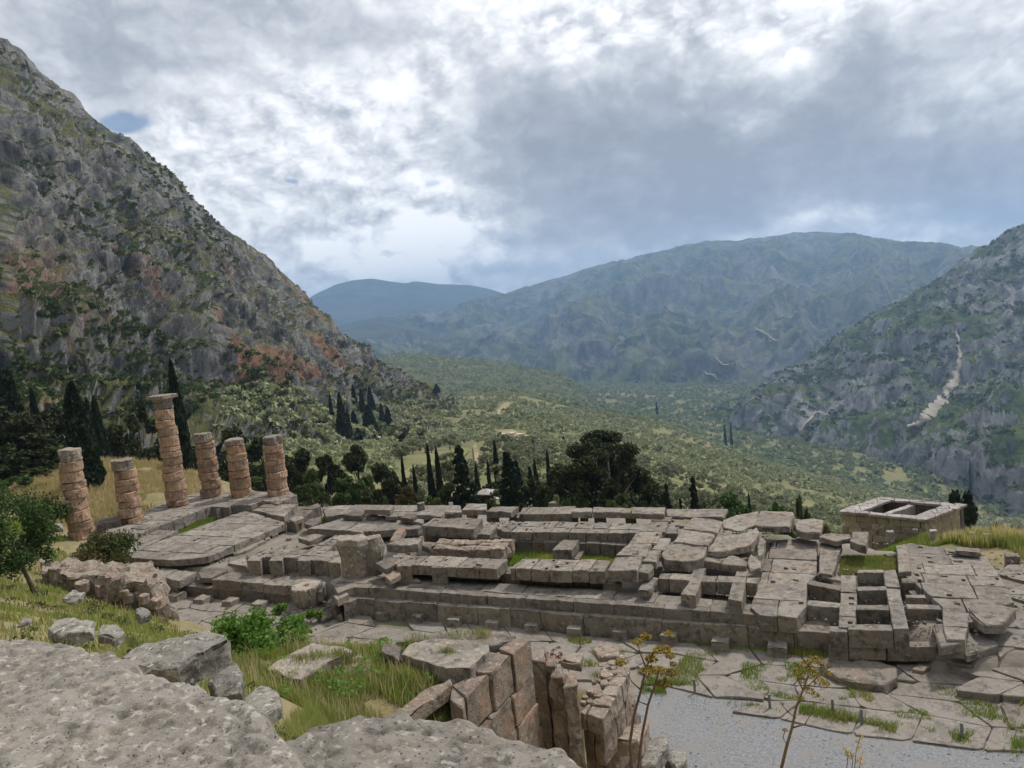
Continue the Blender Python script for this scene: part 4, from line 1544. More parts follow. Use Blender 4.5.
for i, (poly, z_, hp, lab) in enumerate([
    ([(208, 561), (214, 558.5), (215, 561.5), (209, 564)], -0.85, 5, 'small block wedged under the near corner of the porch floor'),
    ([(216, 557), (223, 554.5), (224, 557), (217, 560)], -0.8, 6, 'second small block under the near edge of the porch floor'),
    ([(270, 532.5), (277, 530), (278, 533), (272, 535.5)], -0.65, 5, 'block propping the far edge of the porch floor beside a black gap'),
    ([(264, 536.5), (269, 535), (270, 537.5), (265, 539.5)], -0.7, 4, 'little pale block below the porch floor edge'),
    ([(231.5, 551), (241, 547.5), (262, 539), (266, 540.5), (246, 550.5), (233, 554)], -0.72, 4, 'long kerb beam lying parallel to the porch floor'),
    ([(198, 572), (228, 569.5), (212, 577.5), (201, 578)], -0.95, 5, 'broken rubbly block at the start of the long steps'),
    ([(227, 563), (245, 556.5), (247, 563), (247, 567)], -0.75, 7, 'low dressed block at the near end of the buttressed wall'),
    ([(298, 538), (315, 533.5), (322.5, 535), (309, 541.5)], -0.2, 4.5, 'flat loose block lying in the sunken chamber'),
    ([(304, 523), (309, 519), (321, 517), (321, 521), (312, 526)], -0.15, 5, 'dark tilted block by the tuft of grass behind the porch floor'),
    ([(289, 519), (300, 515.5), (305, 517), (294, 521.5)], -0.05, 4, 'wedge of stone leaning at the far end of the porch floor'),
]):
    stone(lab, poly, z_, hp=hp, mat=M_STONE_DK if i in (5, 8) else M_STONE, bev=0.04, amp=0.05)

# long northern steps, lower left stretch
r, c = ruin('temple_steps', 'left stretch of the long two stepped edge, behind the green fig bush', 'steps', [(211, 579.5), (231, 572), (310, 576), (326, 581), (322, 592), (296, 586.5)], -0.95)
courses(r, c, 0.55, 2.2, 1.6, name='step_block', mat=M_STONE)
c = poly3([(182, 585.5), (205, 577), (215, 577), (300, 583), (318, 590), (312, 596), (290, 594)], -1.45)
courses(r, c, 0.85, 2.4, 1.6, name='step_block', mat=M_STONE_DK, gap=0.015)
r, c = ruin('corner_slab', 'big corner slab with a square edge beside the rubble masonry', 'slab', [(161, 568), (197, 571.5), (179, 581), (158, 576)], -0.9)
courses(r, c, 0.45, 3.0, 2.2, name='slab', mat=M_PAVE)
c = poly3([(160, 578), (181, 583), (178, 588), (158, 585)], -1.35)
courses(r, c, 0.9, 1.2, 0.9, name='block', mat=M_STONE_DK)

# long northern steps, main stretch
r, c = ruin('temple_steps', 'main stretch of the long two stepped edge, from the round drum to the chambers', 'steps',
            [(330, 581.5), (338, 593), (354, 587), (390, 589.3), (510, 597.5), (640, 606.5), (760, 615), (796, 618), (806, 609), (752, 603), (640, 592), (510, 584), (400, 577), (345, 574)], -0.60)
courses(r, c, 0.68, 2.7, 1.5, name='step_block', mat=M_PAVE, gap=0.018)
c = poly3([(343, 604.5), (357, 599), (390, 601.2), (510, 609.6), (626, 618.6), (760, 628.2), (831, 633.5), (831, 622), (760, 615), (640, 606), (510, 597.5), (354, 588)], -1.10)
courses(r, c, 1.04, 2.3, 3.0, name='step_block', mat=M_STONE, gap=0.015)
stone('square corner block where the long steps turn back by the round drum', [(333, 596), (345, 591.5), (349, 594), (337, 600)], -0.75, hp=7, mat=M_STONE, bev=0.03)
for i, (x0, x1, yt, yb) in enumerate([(172, 184, 590, 600), (197, 210, 594, 602.5), (226, 238, 596, 605.5), (255, 267, 598.5, 607.5), (379, 391, 607, 618), (414, 426, 610, 621.5), (450, 464, 613, 625), (488, 502, 616, 627.5),
                                     (527, 541, 619, 631), (569, 584, 622, 635), (614, 629, 625, 638.5), (662, 678, 629, 644), (713, 730, 635, 649), (769, 787, 640.5, 655)]):
    p = G((x0 + x1) / 2, yb, -2.12)
    wd = (x1 - x0) / FPX * p.length * 0.5
    hh = drop(Vector((p.x, p.y, -1.6)), yb - yt - 3)
    q = [Vector((p.x + sx * wd, p.y + sy * wd + wd - 0.42, -2.12 + hh)) for sx, sy in ((-1, -1), (1, -1), (1, 1), (-1, 1))]
    stone('small square stone stub standing at the foot of the long temple steps', q, 0, h=hh, world=True, name='stone_stub', group='stone stubs along the foot of the temple steps',
          mat=M_STONE, bev=0.03, cut=0.3, amp=0.03)

# buttressed inner wall, left part
r, c = ruin('inner_wall', 'inner wall with square buttresses left of the carved capital fragment', 'wall', [(246, 556.5), (263, 549), (300, 549.5), (345, 551), (343, 558), (340, 563), (300, 558.5)], -0.02)
courses(r, c, 1.0, 1.6, 1.3, name='block', mat=M_STONE, holes=0.6)
for x0, x1 in ((247, 260), (269, 282), (297, 309.5), (313.5, 329)):
    q = poly3([(x0, 560.5), (x0 + 3, 556.5), (x1 + 2, 556.5), (x1, 561)], 0.0)
    bm = prism_bm(ccw(q), 1.0, seed=nseed(), cut=0.6, amp=0.02)
    link('buttress', bm_mesh('buttress', center_mesh(bm, Vector(r.location))), M_STONE, r)
# chamber edge wall and platform behind
r, c = ruin('inner_wall', 'low diagonal wall top edging the sunken chamber left of the capital fragment', 'wall', [(308, 550), (335, 535), (350, 535), (327, 550)], -0.1)
courses(r, c, 0.5, 1.6, 1.4, name='block', mat=M_STONE, holes=0.4)
r, c = ruin('slab_platform', 'raised slab platform at the back, between the porch and the big squared block', 'platform', [(307, 528.5), (352, 515), (398, 520), (425, 523), (418, 529), (392, 530), (375, 531.5), (350, 530.5)], -0.05)
courses(r, c, 0.45, 2.4, 1.8, name='slab', mat=M_PAVE, holes=0.2)
r, c = ruin('slab_platform', 'flat ledge of slabs in front of the dark trees at the far edge', 'platform', [(322, 507), (345, 505), (460, 505), (462, 512), (400, 516), (352, 514.5), (326, 516)], 0.0)
courses(r, c, 0.4, 2.6, 2.0, name='slab', mat=M_PAVE)
for i, (poly, z_, hp, lab, tl, mt_) in enumerate([
    ([(342, 514.5), (354, 510), (365, 511), (361, 516)], 0.35, 5, 'dark block left of the long back slab', None, M_STONE_DK),
    ([(364, 509.5), (372, 505), (394.5, 505), (390, 510)], 0.75, 5, 'large flat slab propped over a black gap near the white sign', None, M_STONE),
    ([(366, 515.5), (368, 513.5), (377, 513.5), (378, 516), (373, 518)], 0.2, 6, 'short drum shaped block before the propped slab', None, M_STONE),
    ([(385, 516.5), (389, 512), (397, 512), (397, 516.5)], 0.35, 4, 'pale block under the right end of the propped slab', None, M_STONE),
    ([(400, 517), (406, 513), (418, 514), (413, 519)], 0.4, 5, 'rounded upright block right of the propped slab', None, M_STONE_DK),
    ([(426, 515), (432, 511), (445, 512.5), (441, 517)], 0.3, 4, 'flat block behind the big squared block', None, M_STONE),
    ([(411, 521), (416, 518.5), (424, 519), (422, 523)], 0.15, 4, 'pale broken slab corner left of the big squared block', None, M_PAVE),
    ([(389, 538), (397, 529.5), (406, 529.5), (399, 539.5)], 0.25, 5, 'reddish stone tilted against the back platform', (0.15, 0.22), M_ORANGE),
    ([(386, 544), (402, 538), (422, 537.5), (418, 544), (402, 545.5)], 0.25, 8, 'thick block with a pitted top in front of the reddish tilted stone', None, M_STONE),
    ([(350, 530.5), (354, 527.5), (364, 528.5), (362, 532)], 0.2, 4, 'small square block just behind the capital fragment', None, M_STONE),
    ([(385, 577), (396, 568), (400.5, 567.5), (400.5, 575), (390, 580)], 0.05, 5, 'ochre faced block lit on its right side beside the capital fragment', None, M_ORANGE),
    ([(398, 581), (401, 577), (418, 577), (421, 581)], -0.42, 3, 'thin slab lying in front of the buttress right of the capital fragment', None, M_PAVE),
    ([(375, 562), (388, 558), (400, 557.5), (397, 564), (386, 568)], 0.35, 7, 'heap block with a ribbed top touching the capital fragment', (0.05, 0.1), M_STONE_DK),
    ([(422, 545.5), (427, 543), (432, 545), (430, 549)], 0.05, 5, 'small rounded stone between the thick block and the crumbling wall', None, M_STONE_DK),
]):
    stone(lab, poly, z_, hp=hp, mat=mt_, tilt=tl, bev=0.045, amp=0.045)

# right part of the inner wall
r, c = ruin('inner_wall', 'inner wall of squared blocks right of the capital fragment, with one buttress', 'wall', [(394, 564), (392, 554.5), (440, 556), (508, 558.5), (497, 568.5), (447, 566.5)], 0.40)
courses(r, c, 0.55, 1.5, 1.6, name='block', mat=M_STONE, holes=0.8)
c = poly3([(396, 567), (398, 561), (505, 564), (500, 572), (447, 570)], -0.18)
courses(r, c, 0.6, 1.6, 2.2, name='block', mat=M_STONE_DK)
for x0, x1, yy in ((396.5, 411, 566), (431, 446, 567.5)):
    q = poly3([(x0, yy), (x0 + 3, yy - 5), (x1 + 2, yy - 5), (x1, yy)], 0.38)
    bm = prism_bm(ccw(q), 1.15, seed=nseed(), cut=0.5, amp=0.02)
    link('buttress', bm_mesh('buttress', center_mesh(bm, Vector(r.location))), M_STONE, r)
r, c = ruin('crumbling_wall', 'crumbling rough wall beside the left end of the green grass court', 'wall', [(432, 547), (440, 538), (475, 538), (515, 539), (501, 550), (470, 549)], 0.35)
courses(r, c, 0.75, 1.1, 0.9, name='block', mat=M_RUBBLE, amp=0.11, freq=2.2, cut=0.3, bev=0.05, zj=0.08)
r, c = ruin('squared_block', 'largest squared block with a broad top, behind the crumbling wall', 'stone block', [(422, 525.5), (434, 518), (483, 519), (473.5, 529)], 0.85)
courses(r, c, 0.62, 3.4, 4.0, name='upper_block', mat=M_STONE, holes=1.0)
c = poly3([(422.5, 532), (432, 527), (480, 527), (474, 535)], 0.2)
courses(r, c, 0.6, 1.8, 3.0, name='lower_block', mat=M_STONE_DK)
stone('squared block set against the right end of the largest block', [(474, 534.5), (482, 524), (497, 526.5), (490, 535)], 0.3, hp=6)
stone('broad slab lying across two stones at the back edge, left of a matching slab', [(461, 510), (468, 503.5), (487, 503.5), (486, 510)], 0.85, hp=5, bev=0.05)
stone('second broad slab at the back edge, propped over a black gap', [(485.5, 511.5), (492, 506.5), (519, 506.5), (511, 512)], 0.85, hp=6, bev=0.05)
stone('prop stone under the right end of the second broad slab', [(509, 516), (513, 512.5), (520, 513), (519, 518)], 0.3, hp=4)
stone('prop stone under the left end of the second broad slab', [(486, 518), (488, 515), (499, 515), (499, 518.5)], 0.3, hp=4)
stone('pale stone seen in the gap under the first broad slab', [(466, 514), (468, 512), (478, 512), (477, 515)], 0.25, hp=4)

r, c = ruin('back_platform', 'long flat platform with rows of dowel holes behind the grass court', 'platform', [(505, 532), (496, 528), (512, 521.5), (560, 521.5), (648, 524), (640, 533)], 0.40)
courses(r, c, 0.5, 1.5, 1.3, name='slab', mat=M_PAVE, holes=0.9)
c = poly3([(516, 541), (520, 537), (630, 539), (626, 545)], -0.12)
courses(r, c, 0.65, 1.0, 1.4, name='lower_block', mat=M_STONE_DK)
r, c = ruin('back_kerb', 'long low kerb at the back edge, just left of the three slab row', 'kerb', [(519, 514), (523, 507.5), (576, 506.5), (571.5, 514.5)], 0.72)
courses(r, c, 0.5, 2.2, 3.0, name='block', mat=M_STONE)
for poly, lab in (([(571.5, 512), (575, 507.5), (592, 507.5), (592, 512)], 'left of the three slabs bridging the gaps before the big pine'),
                  ([(592.5, 512), (593, 507), (630, 507.5), (630.5, 512.5)], 'middle and longest of the three slabs before the big pine'),
                  ([(631, 513), (632.5, 507), (665, 507.5), (664, 514)], 'right of the three slabs before the big pine, chipped at its end')):
    stone(lab, poly, 0.95, hp=6, bev=0.05, amp=0.05)
for x0, x1, yt, yb, lab in ((567, 578, 514, 522.5, 'squat upright block under the left slab of the three'), (580, 588, 515, 521, 'pale filler block between the left and middle slab'),
                            (594, 606, 515.5, 523.5, 'cube block under the middle slab of the three'), (625, 636, 516, 524, 'block under the joint of the middle and right slab')):
    stone(lab, [(x0, yt + 2.5), (x0 + 1, yt), (x1, yt), (x1, yt + 2.5)], 0.45, hp=yb - yt - 2, bev=0.03)

stone('squared block standing alone in the green grass court', [(552, 549.5), (563, 540), (579, 540), (571.5, 550)], 0.12, hp=9)
stone('thin slab leaning beside the lone block in the grass court', [(571, 558), (579.5, 549), (586, 549), (578, 559)], -0.55, hp=2)
r, c = ruin('inner_wall', 'double course wall of large cut blocks in front of the grass court', 'wall', [(509.5, 568), (522, 558.5), (611, 560), (604.5, 571), (560, 570.5)], 0.45)
courses(r, c, 0.62, 1.35, 2.2, name='block', mat=M_STONE, holes=0.9)
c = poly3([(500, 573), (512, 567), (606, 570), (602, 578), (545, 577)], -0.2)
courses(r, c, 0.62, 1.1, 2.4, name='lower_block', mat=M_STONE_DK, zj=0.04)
# cross wall of big slabs
for poly, z_, hp, lab in (
        ([(608, 570), (615, 557.5), (642.5, 556), (637, 571)], 0.62, 11, 'nearest thick slab of the cross wall, with a worn hollow'),
        ([(616, 554.5), (628.5, 543), (651.5, 543.5), (646, 556)], 0.62, 4, 'second slab of the cross wall behind the thick one'),
        ([(629, 542.5), (637, 531.5), (662, 531.5), (656, 543)], 0.62, 4, 'third slab of the cross wall, stained dark'),
        ([(638, 531), (650, 521.5), (669, 521.5), (665, 531.5)], 0.62, 4, 'fourth slab of the cross wall, beyond the third'),
        ([(651, 520.5), (655, 516.5), (672, 516.5), (671, 521)], 0.62, 3, 'farthest short slab of the cross wall'),
        ([(652, 549), (657.5, 538), (671, 538), (665, 550)], 0.50, 6, 'narrow block beside the third slab of the cross wall'),
        ([(665, 533), (667, 526), (678, 527), (677, 533)], 0.45, 8, 'upright dark block wedged beside the fourth slab'),
        ([(642, 560.5), (648.5, 550), (661, 550), (656.5, 562)], 0.50, 7, 'narrow block between the cross wall and the sloping slabs'),
        ([(637, 571), (641.5, 563.5), (652, 564), (654, 567), (648.5, 573)], 0.45, 8, 'broken chunk at the right of the thick cross wall slab'),
        ([(637, 590), (647.5, 576.5), (659, 577.5), (648.5, 591)], -0.05, 6, 'long block pointing at the viewer in front of the cross wall'),
        ([(602, 583), (605, 579), (620, 579.5), (622, 584)], -0.25, 8, 'rounded block sitting on the floor under the thick slab')):
    stone(lab, poly, z_, hp=hp, bev=0.05, amp=0.045, holes=1 if hp < 5 else 0)
# sloping slabs
for poly, z_, hp, lab, tl in (
        ([(661, 553), (672, 541.5), (708, 545.5), (704, 557), (688, 562), (664, 559)], 0.45, 11, 'huge sloping slab with a broken front edge, right of the cross wall', (0, 0.02)),
        ([(673, 541), (682.5, 528.5), (716.5, 532.5), (708, 545)], 0.60, 3, 'smooth sloping slab behind the huge broken one', (0, 0.03)),
        ([(682.5, 528), (692.5, 517.5), (724, 521), (717.5, 532)], 0.75, 3, 'upper sloping slab ending at a zigzag crack', (0, 0.03)),
        ([(667, 516), (666, 508.5), (728, 509), (723, 517), (690, 517)], 0.55, 3, 'long flat slab at the far edge right of the three slab row', None),
        ([(723, 521), (735, 516), (758.5, 511.5), (755.5, 522.5), (742, 530), (722.5, 527)], 0.65, 3, 'cracked slab with a jagged white break', (-0.05, 0.05)),
        ([(707, 550), (716.5, 536.5), (745, 533), (757, 527.5), (759.5, 535), (751, 545.5), (735, 548), (721, 551.5)], 0.55, 6, 'ragged slab curling up at its right end like a wave', (0.05, 0.0)),
        ([(732, 545), (738, 542), (750, 543), (757, 540), (753, 551), (735, 552)], 0.25, 7, 'dark boulder tucked under the ragged slab', None),
        ([(752, 525), (760.5, 510.5), (794.5, 511.5), (790, 527)], 0.55, 6, 'thick pair of slabs standing clear of the far edge, nearest the bushes', None),
        ([(700, 560.5), (707, 551.5), (731, 553.5), (720, 563)], 0.20, 7, 'cracked block at the foot of the ragged slab, left of two', None),
        ([(719.5, 563.5), (731, 554), (747.5, 561), (745.5, 566.5)], 0.20, 8, 'cracked block at the foot of the ragged slab, right of two', None),
        ([(747, 562.5), (750.5, 553), (760.5, 561), (761.5, 568.5), (750, 570)], 0.1, 8, 'jumbled corner block beside the large paved floor', None),
        ([(735, 577), (737, 568), (747.5, 567), (752.5, 574.5)], -0.05, 2, 'pale broken flagstone lying on the kerb', None),
        ([(757, 545), (760, 537), (766, 540), (763, 552), (758, 556)], 0.2, 7, 'upright stone between the ragged slab and the paved floor', None),
        ([(795, 529), (797, 520), (812, 519), (824, 519.5), (821, 532), (806, 533)], 0.3, 7, 'square cut slab pair on the far edge left of the roofless building', None),
        ([(818, 537), (824, 533), (850, 534), (852, 538), (836, 541)], 0.15, 5, 'long thin block beyond the grass pocket', None),
        ([(850, 541), (852, 531), (869, 531.5), (866, 546)], 0.25, 8, 'tall ended slab jutting over a dark hollow near the roofless building', None),
        ([(795, 528), (793, 519), (800, 518), (800, 527)], 0.15, 4, 'small slab filling the gap left of the square cut pair', None)):
    stone(lab, poly, z_, hp=hp, tilt=tl, bev=0.05, amp=0.06, cut=0.5)
# kerb chambers
r, c = ruin('kerb_chambers', 'low kerb walls framing two earth floored chambers left of the big paved floor', 'kerbs', [(658, 578.5), (660.5, 573), (757, 577.5), (757, 583), (705, 581.5)], -0.02)
courses(r, c, 0.62, 1.4, 2.0, name='block', mat=M_STONE)
for poly, hp in (([(680.5, 594), (692.5, 576.8), (702, 578.5), (695.5, 595)], 7), ([(728, 599), (732.5, 581.5), (746, 581.5), (742, 601)], 8)):
    q = ccw(poly3(poly, 0.0))
    bm = prism_bm(q, 0.75, seed=nseed(), cut=0.5, amp=0.03)
    link('cross_beam', bm_mesh('cross_beam', center_mesh(bm, Vector(r.location))), M_STONE, r)
q = ccw(poly3([(690, 577), (694, 568.5), (706, 568), (703, 578)], -0.05))
bm = prism_bm(q, 0.55, seed=nseed(), cut=0.5, amp=0.03)
link('cross_beam', bm_mesh('cross_beam', center_mesh(bm, Vector(r.location))), M_PAVE, r)
# large paved floor
r, c = ruin('paved_floor', 'large pale paved floor with cracked joints, between the kerb chambers and the block grid', 'floor', [(750, 607), (757, 590), (766, 556), (776, 540), (800, 538), (817, 541), (817, 574), (807, 583), (806, 607), (796, 618), (760, 615)], -0.46)
courses(r, c, 0.70, 2.3, 1.9, name='slab', mat=M_PAVE, holes=0.5, gap=0.035)
stone('narrow slab strip rising at the right edge of the large paved floor', [(819, 573), (820, 543), (829, 541), (842, 543), (838, 557), (832, 575)], -0.30, hp=8, cut=0.5, amp=0.06)
stone('short kerb lying at the corner of the block grid', [(817, 574.5), (819, 571.5), (841, 577.5), (840, 581)], -0.42, hp=3)

# block grid
r, c = ruin('block_grid', 'ladder like grid of squared beams around earth pits at the right', 'foundation grid', [(841, 575), (856, 575), (857, 600), (855, 626.5), (838, 626.5), (840, 600)], -0.42)
courses(r, c, 1.0, 3.0, 1.5, name='beam', mat=M_PAVE, stagger=False, holes=0.4)
for poly, z_, hh, mt_ in (
        ([(883, 571), (896, 570.5), (902.5, 600), (909, 628), (893, 628.5), (888, 600)], -0.42, 1.0, M_PAVE),
        ([(856.5, 573), (858, 570), (884, 569.5), (884, 573)], -0.44, 0.7, M_STONE),
        ([(857, 590), (857, 586), (887, 586), (888, 590)], -0.42, 0.8, M_STONE),
        ([(856, 609), (857, 604), (889, 604), (890, 609.5)], -0.40, 1.0, M_STONE),
        ([(807, 583.5), (811, 579.5), (841, 585.5), (840, 590)], -0.38, 1.0, M_STONE),
        ([(806.5, 606), (808, 600.5), (841, 603), (840, 608)], -0.42, 1.25, M_STONE),
        ([(847.5, 630), (849, 624.5), (892, 625), (893, 631)], -0.46, 0.75, M_STONE),
        ([(829, 631), (829.5, 625), (847.5, 626), (847, 631.5)], -0.5, 0.9, M_STONE),
        ([(828, 648.5), (829.5, 643.5), (848, 643.5), (847.5, 649)], -1.25, 0.95, M_STONE),
        ([(847.5, 646.5), (849, 641.5), (893, 640.5), (936, 641), (937.5, 647)], -1.2, 0.60, M_STONE),
        ([(848, 655), (850, 650.5), (935, 650), (936, 656)], -1.82, 0.42, M_RUBBLE),
        ([(902, 583), (901, 578.5), (916, 578.5), (918, 583)], -0.5, 0.8, M_STONE),
        ([(906, 598.5), (905, 595), (926, 595.5), (926, 599)], -0.55, 0.6, M_STONE),
        ([(907, 609.5), (905, 604.5), (940, 605), (942, 610)], -0.45, 0.9, M_STONE)):
    courses(r, poly3(poly, z_), hh, 2.4, 3.0, name='beam', mat=mt_, stagger=False, amp=0.03)
# pits inside the grid (earth)
# right floor
r, c = ruin('paved_floor', 'wide right hand paved floor pocked with clamp holes, below the tall dry grass', 'floor', [(897, 546), (910, 542.5), (985, 555), (1003, 580), (1014, 603), (970, 613), (965, 640), (944, 640), (942, 606), (926, 592), (904, 575)], -0.50)
courses(r, c, 0.75, 2.6, 1.7, name='slab', mat=M_PAVE, holes=0.75, gap=0.03)
stone('narrow curb standing between the grass pocket and the right hand paved floor', [(899, 572), (896, 545), (906, 543.5), (911, 572)], -0.30, hp=5, cut=0.5, amp=0.06)
stone('long raised slab along the far edge of the right hand floor', [(955, 551), (955, 546.5), (979, 548), (981, 553)], -0.2, hp=4, bev=0.05)
stone('huge thick slab with a rounded broken edge at the right end of the temple', [(969, 605), (1002, 604), (1016, 609), (1003, 624), (985, 625), (972, 616)], -0.35, hp=9, bev=0.08, amp=0.07)
stone('little stone stuck beside the huge rounded slab', [(963, 622), (965, 615), (974, 616), (974, 622)], -0.55, hp=6, amp=0.06)
stone('thick tilted slab in front of the right hand floor', [(932, 624), (955, 623), (965, 643), (940, 647)], -0.6, hp=9, bev=0.07, amp=0.06)
stone('low broken slab at the right front corner of the temple', [(932, 657), (944, 650), (978, 655), (987, 661), (990, 667), (960, 664)], -1.6, hp=7, bev=0.07, amp=0.07)
stone('raised round ended slab lying on the lower pavement before the block grid', [(820, 667), (832, 659), (880, 660), (896, 667), (898, 678), (884, 685), (858, 682), (838, 677)], -1.74, hp=9, bev=0.08, amp=0.07)
stone('big flat slab at the right edge of the lower pavement', [(1000, 705), (1004, 695), (1040, 697), (1060, 720), (1012, 728)], -1.95, hp=8, bev=0.05)
stone('flat slab stepping down between the right hand floor and the lower pavement', [(956, 612), (985, 627), (999, 645), (966, 655), (950, 642)], -1.05, hp=8, mat=M_PAVE, bev=0.05, amp=0.05)
stone('flat slab at the foot of the huge rounded slab', [(986, 630), (1004, 626), (1022, 645), (1000, 656)], -1.3, hp=7, mat=M_PAVE, bev=0.05, amp=0.05)
stone('small broken stone in the angle before the tilted slab', [(968, 664), (975, 659), (984, 662), (979, 668)], -1.75, hp=5, amp=0.06, cut=0.25)
stone('second small broken stone beside the low front corner slab', [(912, 668), (919, 663), (929, 666), (923, 671)], -1.85, hp=4, amp=0.06, cut=0.25)
# earth pits
PIT = [(842, 573), (900, 570), (912, 628), (940, 610), (945, 640), (836, 634), (806, 600), (806, 584)]

corep = [(p_[0], p_[1]) for p_ in CORE]
n_ = 0
while n_ < 80:
    x_, y_ = random.uniform(-44, 6), random.uniform(32.3, 47)
    if sdf_poly(np.array([x_]), np.array([y_]), corep)[0] > -0.4:
        continue
    n_ += 1
    r_ = random.uniform(.12, .34)
    zb_ = float(zgrid(x_, y_))
    a0_ = random.uniform(0, 6)
    q = [Vector((x_ + math.cos(a0_ + a) * r_ * random.uniform(.7, 1.25), y_ + math.sin(a0_ + a) * r_ * random.uniform(.7, 1.25), zb_ + r_ * random.uniform(.6, 1.1))) for a in np.linspace(0, 5.2, 6)]
    stone('small broken stone lying loose on the earth between the temple foundations', q, 0, h=r_ * 1.3, world=True, name='loose_stone', cat='stone', group='loose stones among the temple foundations',
          mat=random.choice([M_STONE, M_STONE_DK, M_PAVE]), bev=0.03, cut=0.18, amp=0.05)

# capital fragment and drum
p = G(357, 575, -0.6)
root = thing('capital_fragment', 'upright carved column fragment flaring at the top, ochre below, on the long step', 'column fragment', (p.x, p.y, -0.62))
root.scale = (0.86, 0.86, 0.97)
bm = bmesh.new()
hh = 2.25
rings = []
prof = [(0.98, 0), (1.0, .3), (0.98, .8), (1.0, 1.15), (1.1, 1.55), (1.18, 1.95), (1.05, hh)]
seg = 36
for rr, z in prof:
    ring = []
    for k in range(seg):
        a = 6.2832 * k / seg
        lob = 1 - 0.13 * max(0, math.cos((a + 1.4) * 3)) ** 6 * (1 if z > .9 else .25)
        n_ = mnoise.noise(Vector((math.cos(a) * 1.6, math.sin(a) * 1.6, z * 1.3)))
        ring.append(bm.verts.new((rr * lob * (1 + .08 * n_) * math.cos(a), rr * lob * (1 + .08 * n_) * math.sin(a) * .8, z + (.16 * n_ if z > 1.8 else 0))))
    rings.append(ring)
for a_, b_ in zip(rings, rings[1:]):
    for k in range(seg):
        bm.faces.new((a_[k], a_[(k + 1) % seg], b_[(k + 1) % seg], b_[k]))
bm.faces.new(rings[-1])
bm.faces.new(list(reversed(rings[0])))
link('shaft', bm_mesh('shaft', bm), M_DRUM_GREY, root)
bm = bmesh.new()
add_tube(bm, [(1.05, .55, 0), (1.05, .55, .9), (1.12, .6, 1.6), (1.05, .6, 2.15)], [.62, .66, .74, .6], 14)
bmesh.ops.subdivide_edges(bm, edges=bm.edges[:], cuts=2)
rough_verts(bm, 0.1, 1.6, 4)
link('broken_flank', bm_mesh('broken_flank', bm), M_DRUM_GREY, root)

p = G(309, 604.5, -1.86)
root = thing('column_drum', 'fluted round drum narrowing downwards, sitting on a slab by the fig bush', 'column drum', (p.x, p.y, -1.88))
root.scale = (0.92, 0.92, 0.98)
bm = bmesh.new()
rings = []
for rr, z in [(0.68, 0), (0.76, .12), (0.86, .42), (0.93, .78), (0.97, 1.06), (0.87, 1.15)]:
    ring = []
    for k in range(60):
        a = 6.2832 * k / 60
        fl = 1 - 0.10 * abs(math.sin(a * 10)) * (1 if .05 < z < 1.1 else 0.3)
        n_ = mnoise.noise(Vector((math.cos(a) * 1.6, math.sin(a) * 1.6, z * 1.3 + 8)))
        ring.append(bm.verts.new((rr * fl * (1 + .05 * n_) * math.cos(a), rr * fl * (1 + .05 * n_) * math.sin(a), z + .05 * n_)))
    rings.append(ring)
for a_, b_ in zip(rings, rings[1:]):
    for k in range(60):
        bm.faces.new((a_[k], a_[(k + 1) % 60], b_[(k + 1) % 60], b_[k]))
bm.faces.new(list(reversed(rings[0])))
# hollowed top
cv = bm.verts.new((0, 0, 1.1))
hole = [bm.verts.new((.22 * math.cos(6.2832 * k / 60), .22 * math.sin(6.2832 * k / 60), 1.15)) for k in range(60)]
for k in range(60):
    bm.faces.new((rings[-1][k], rings[-1][(k + 1) % 60], hole[(k + 1) % 60], hole[k]))
deep = bm.verts.new((0, 0, 0.85))
for k in range(60):
    bm.faces.new((hole[k], hole[(k + 1) % 60], deep))
bm.verts.remove(cv)
me = bm_mesh('drum', bm)
o = link('drum', me, M_PALEDRUM, root)
o.rotation_euler = (-0.03, -0.05, 0.3)
stone('worn slab under the fluted round drum', [(283, 608), (293, 600), (322, 599), (333, 604), (318, 613), (295, 616)], -1.86, hp=6, bev=0.08, amp=0.07)
for i, (poly, z_, hp, lab) in enumerate([
    ([(330, 601), (337, 597), (341, 603), (334, 607)], -1.2, 8, 'upright broken stone leaning at the step corner'),
    ([(316, 616), (332, 606), (342, 606), (336, 613), (322, 619)], -1.75, 4, 'long broken kerb stone slanting down from the round drum'),
    ([(331, 611), (340, 605), (347, 608), (340, 617)], -1.7, 6, 'dark rubble stone at the foot of the step corner'),
]):
    stone(lab, poly, z_, hp=hp, mat=M_STONE_DK, bev=0.08, amp=0.1, cut=0.3)

# ------------------------------------------------------------------ lower pavement and gravel path


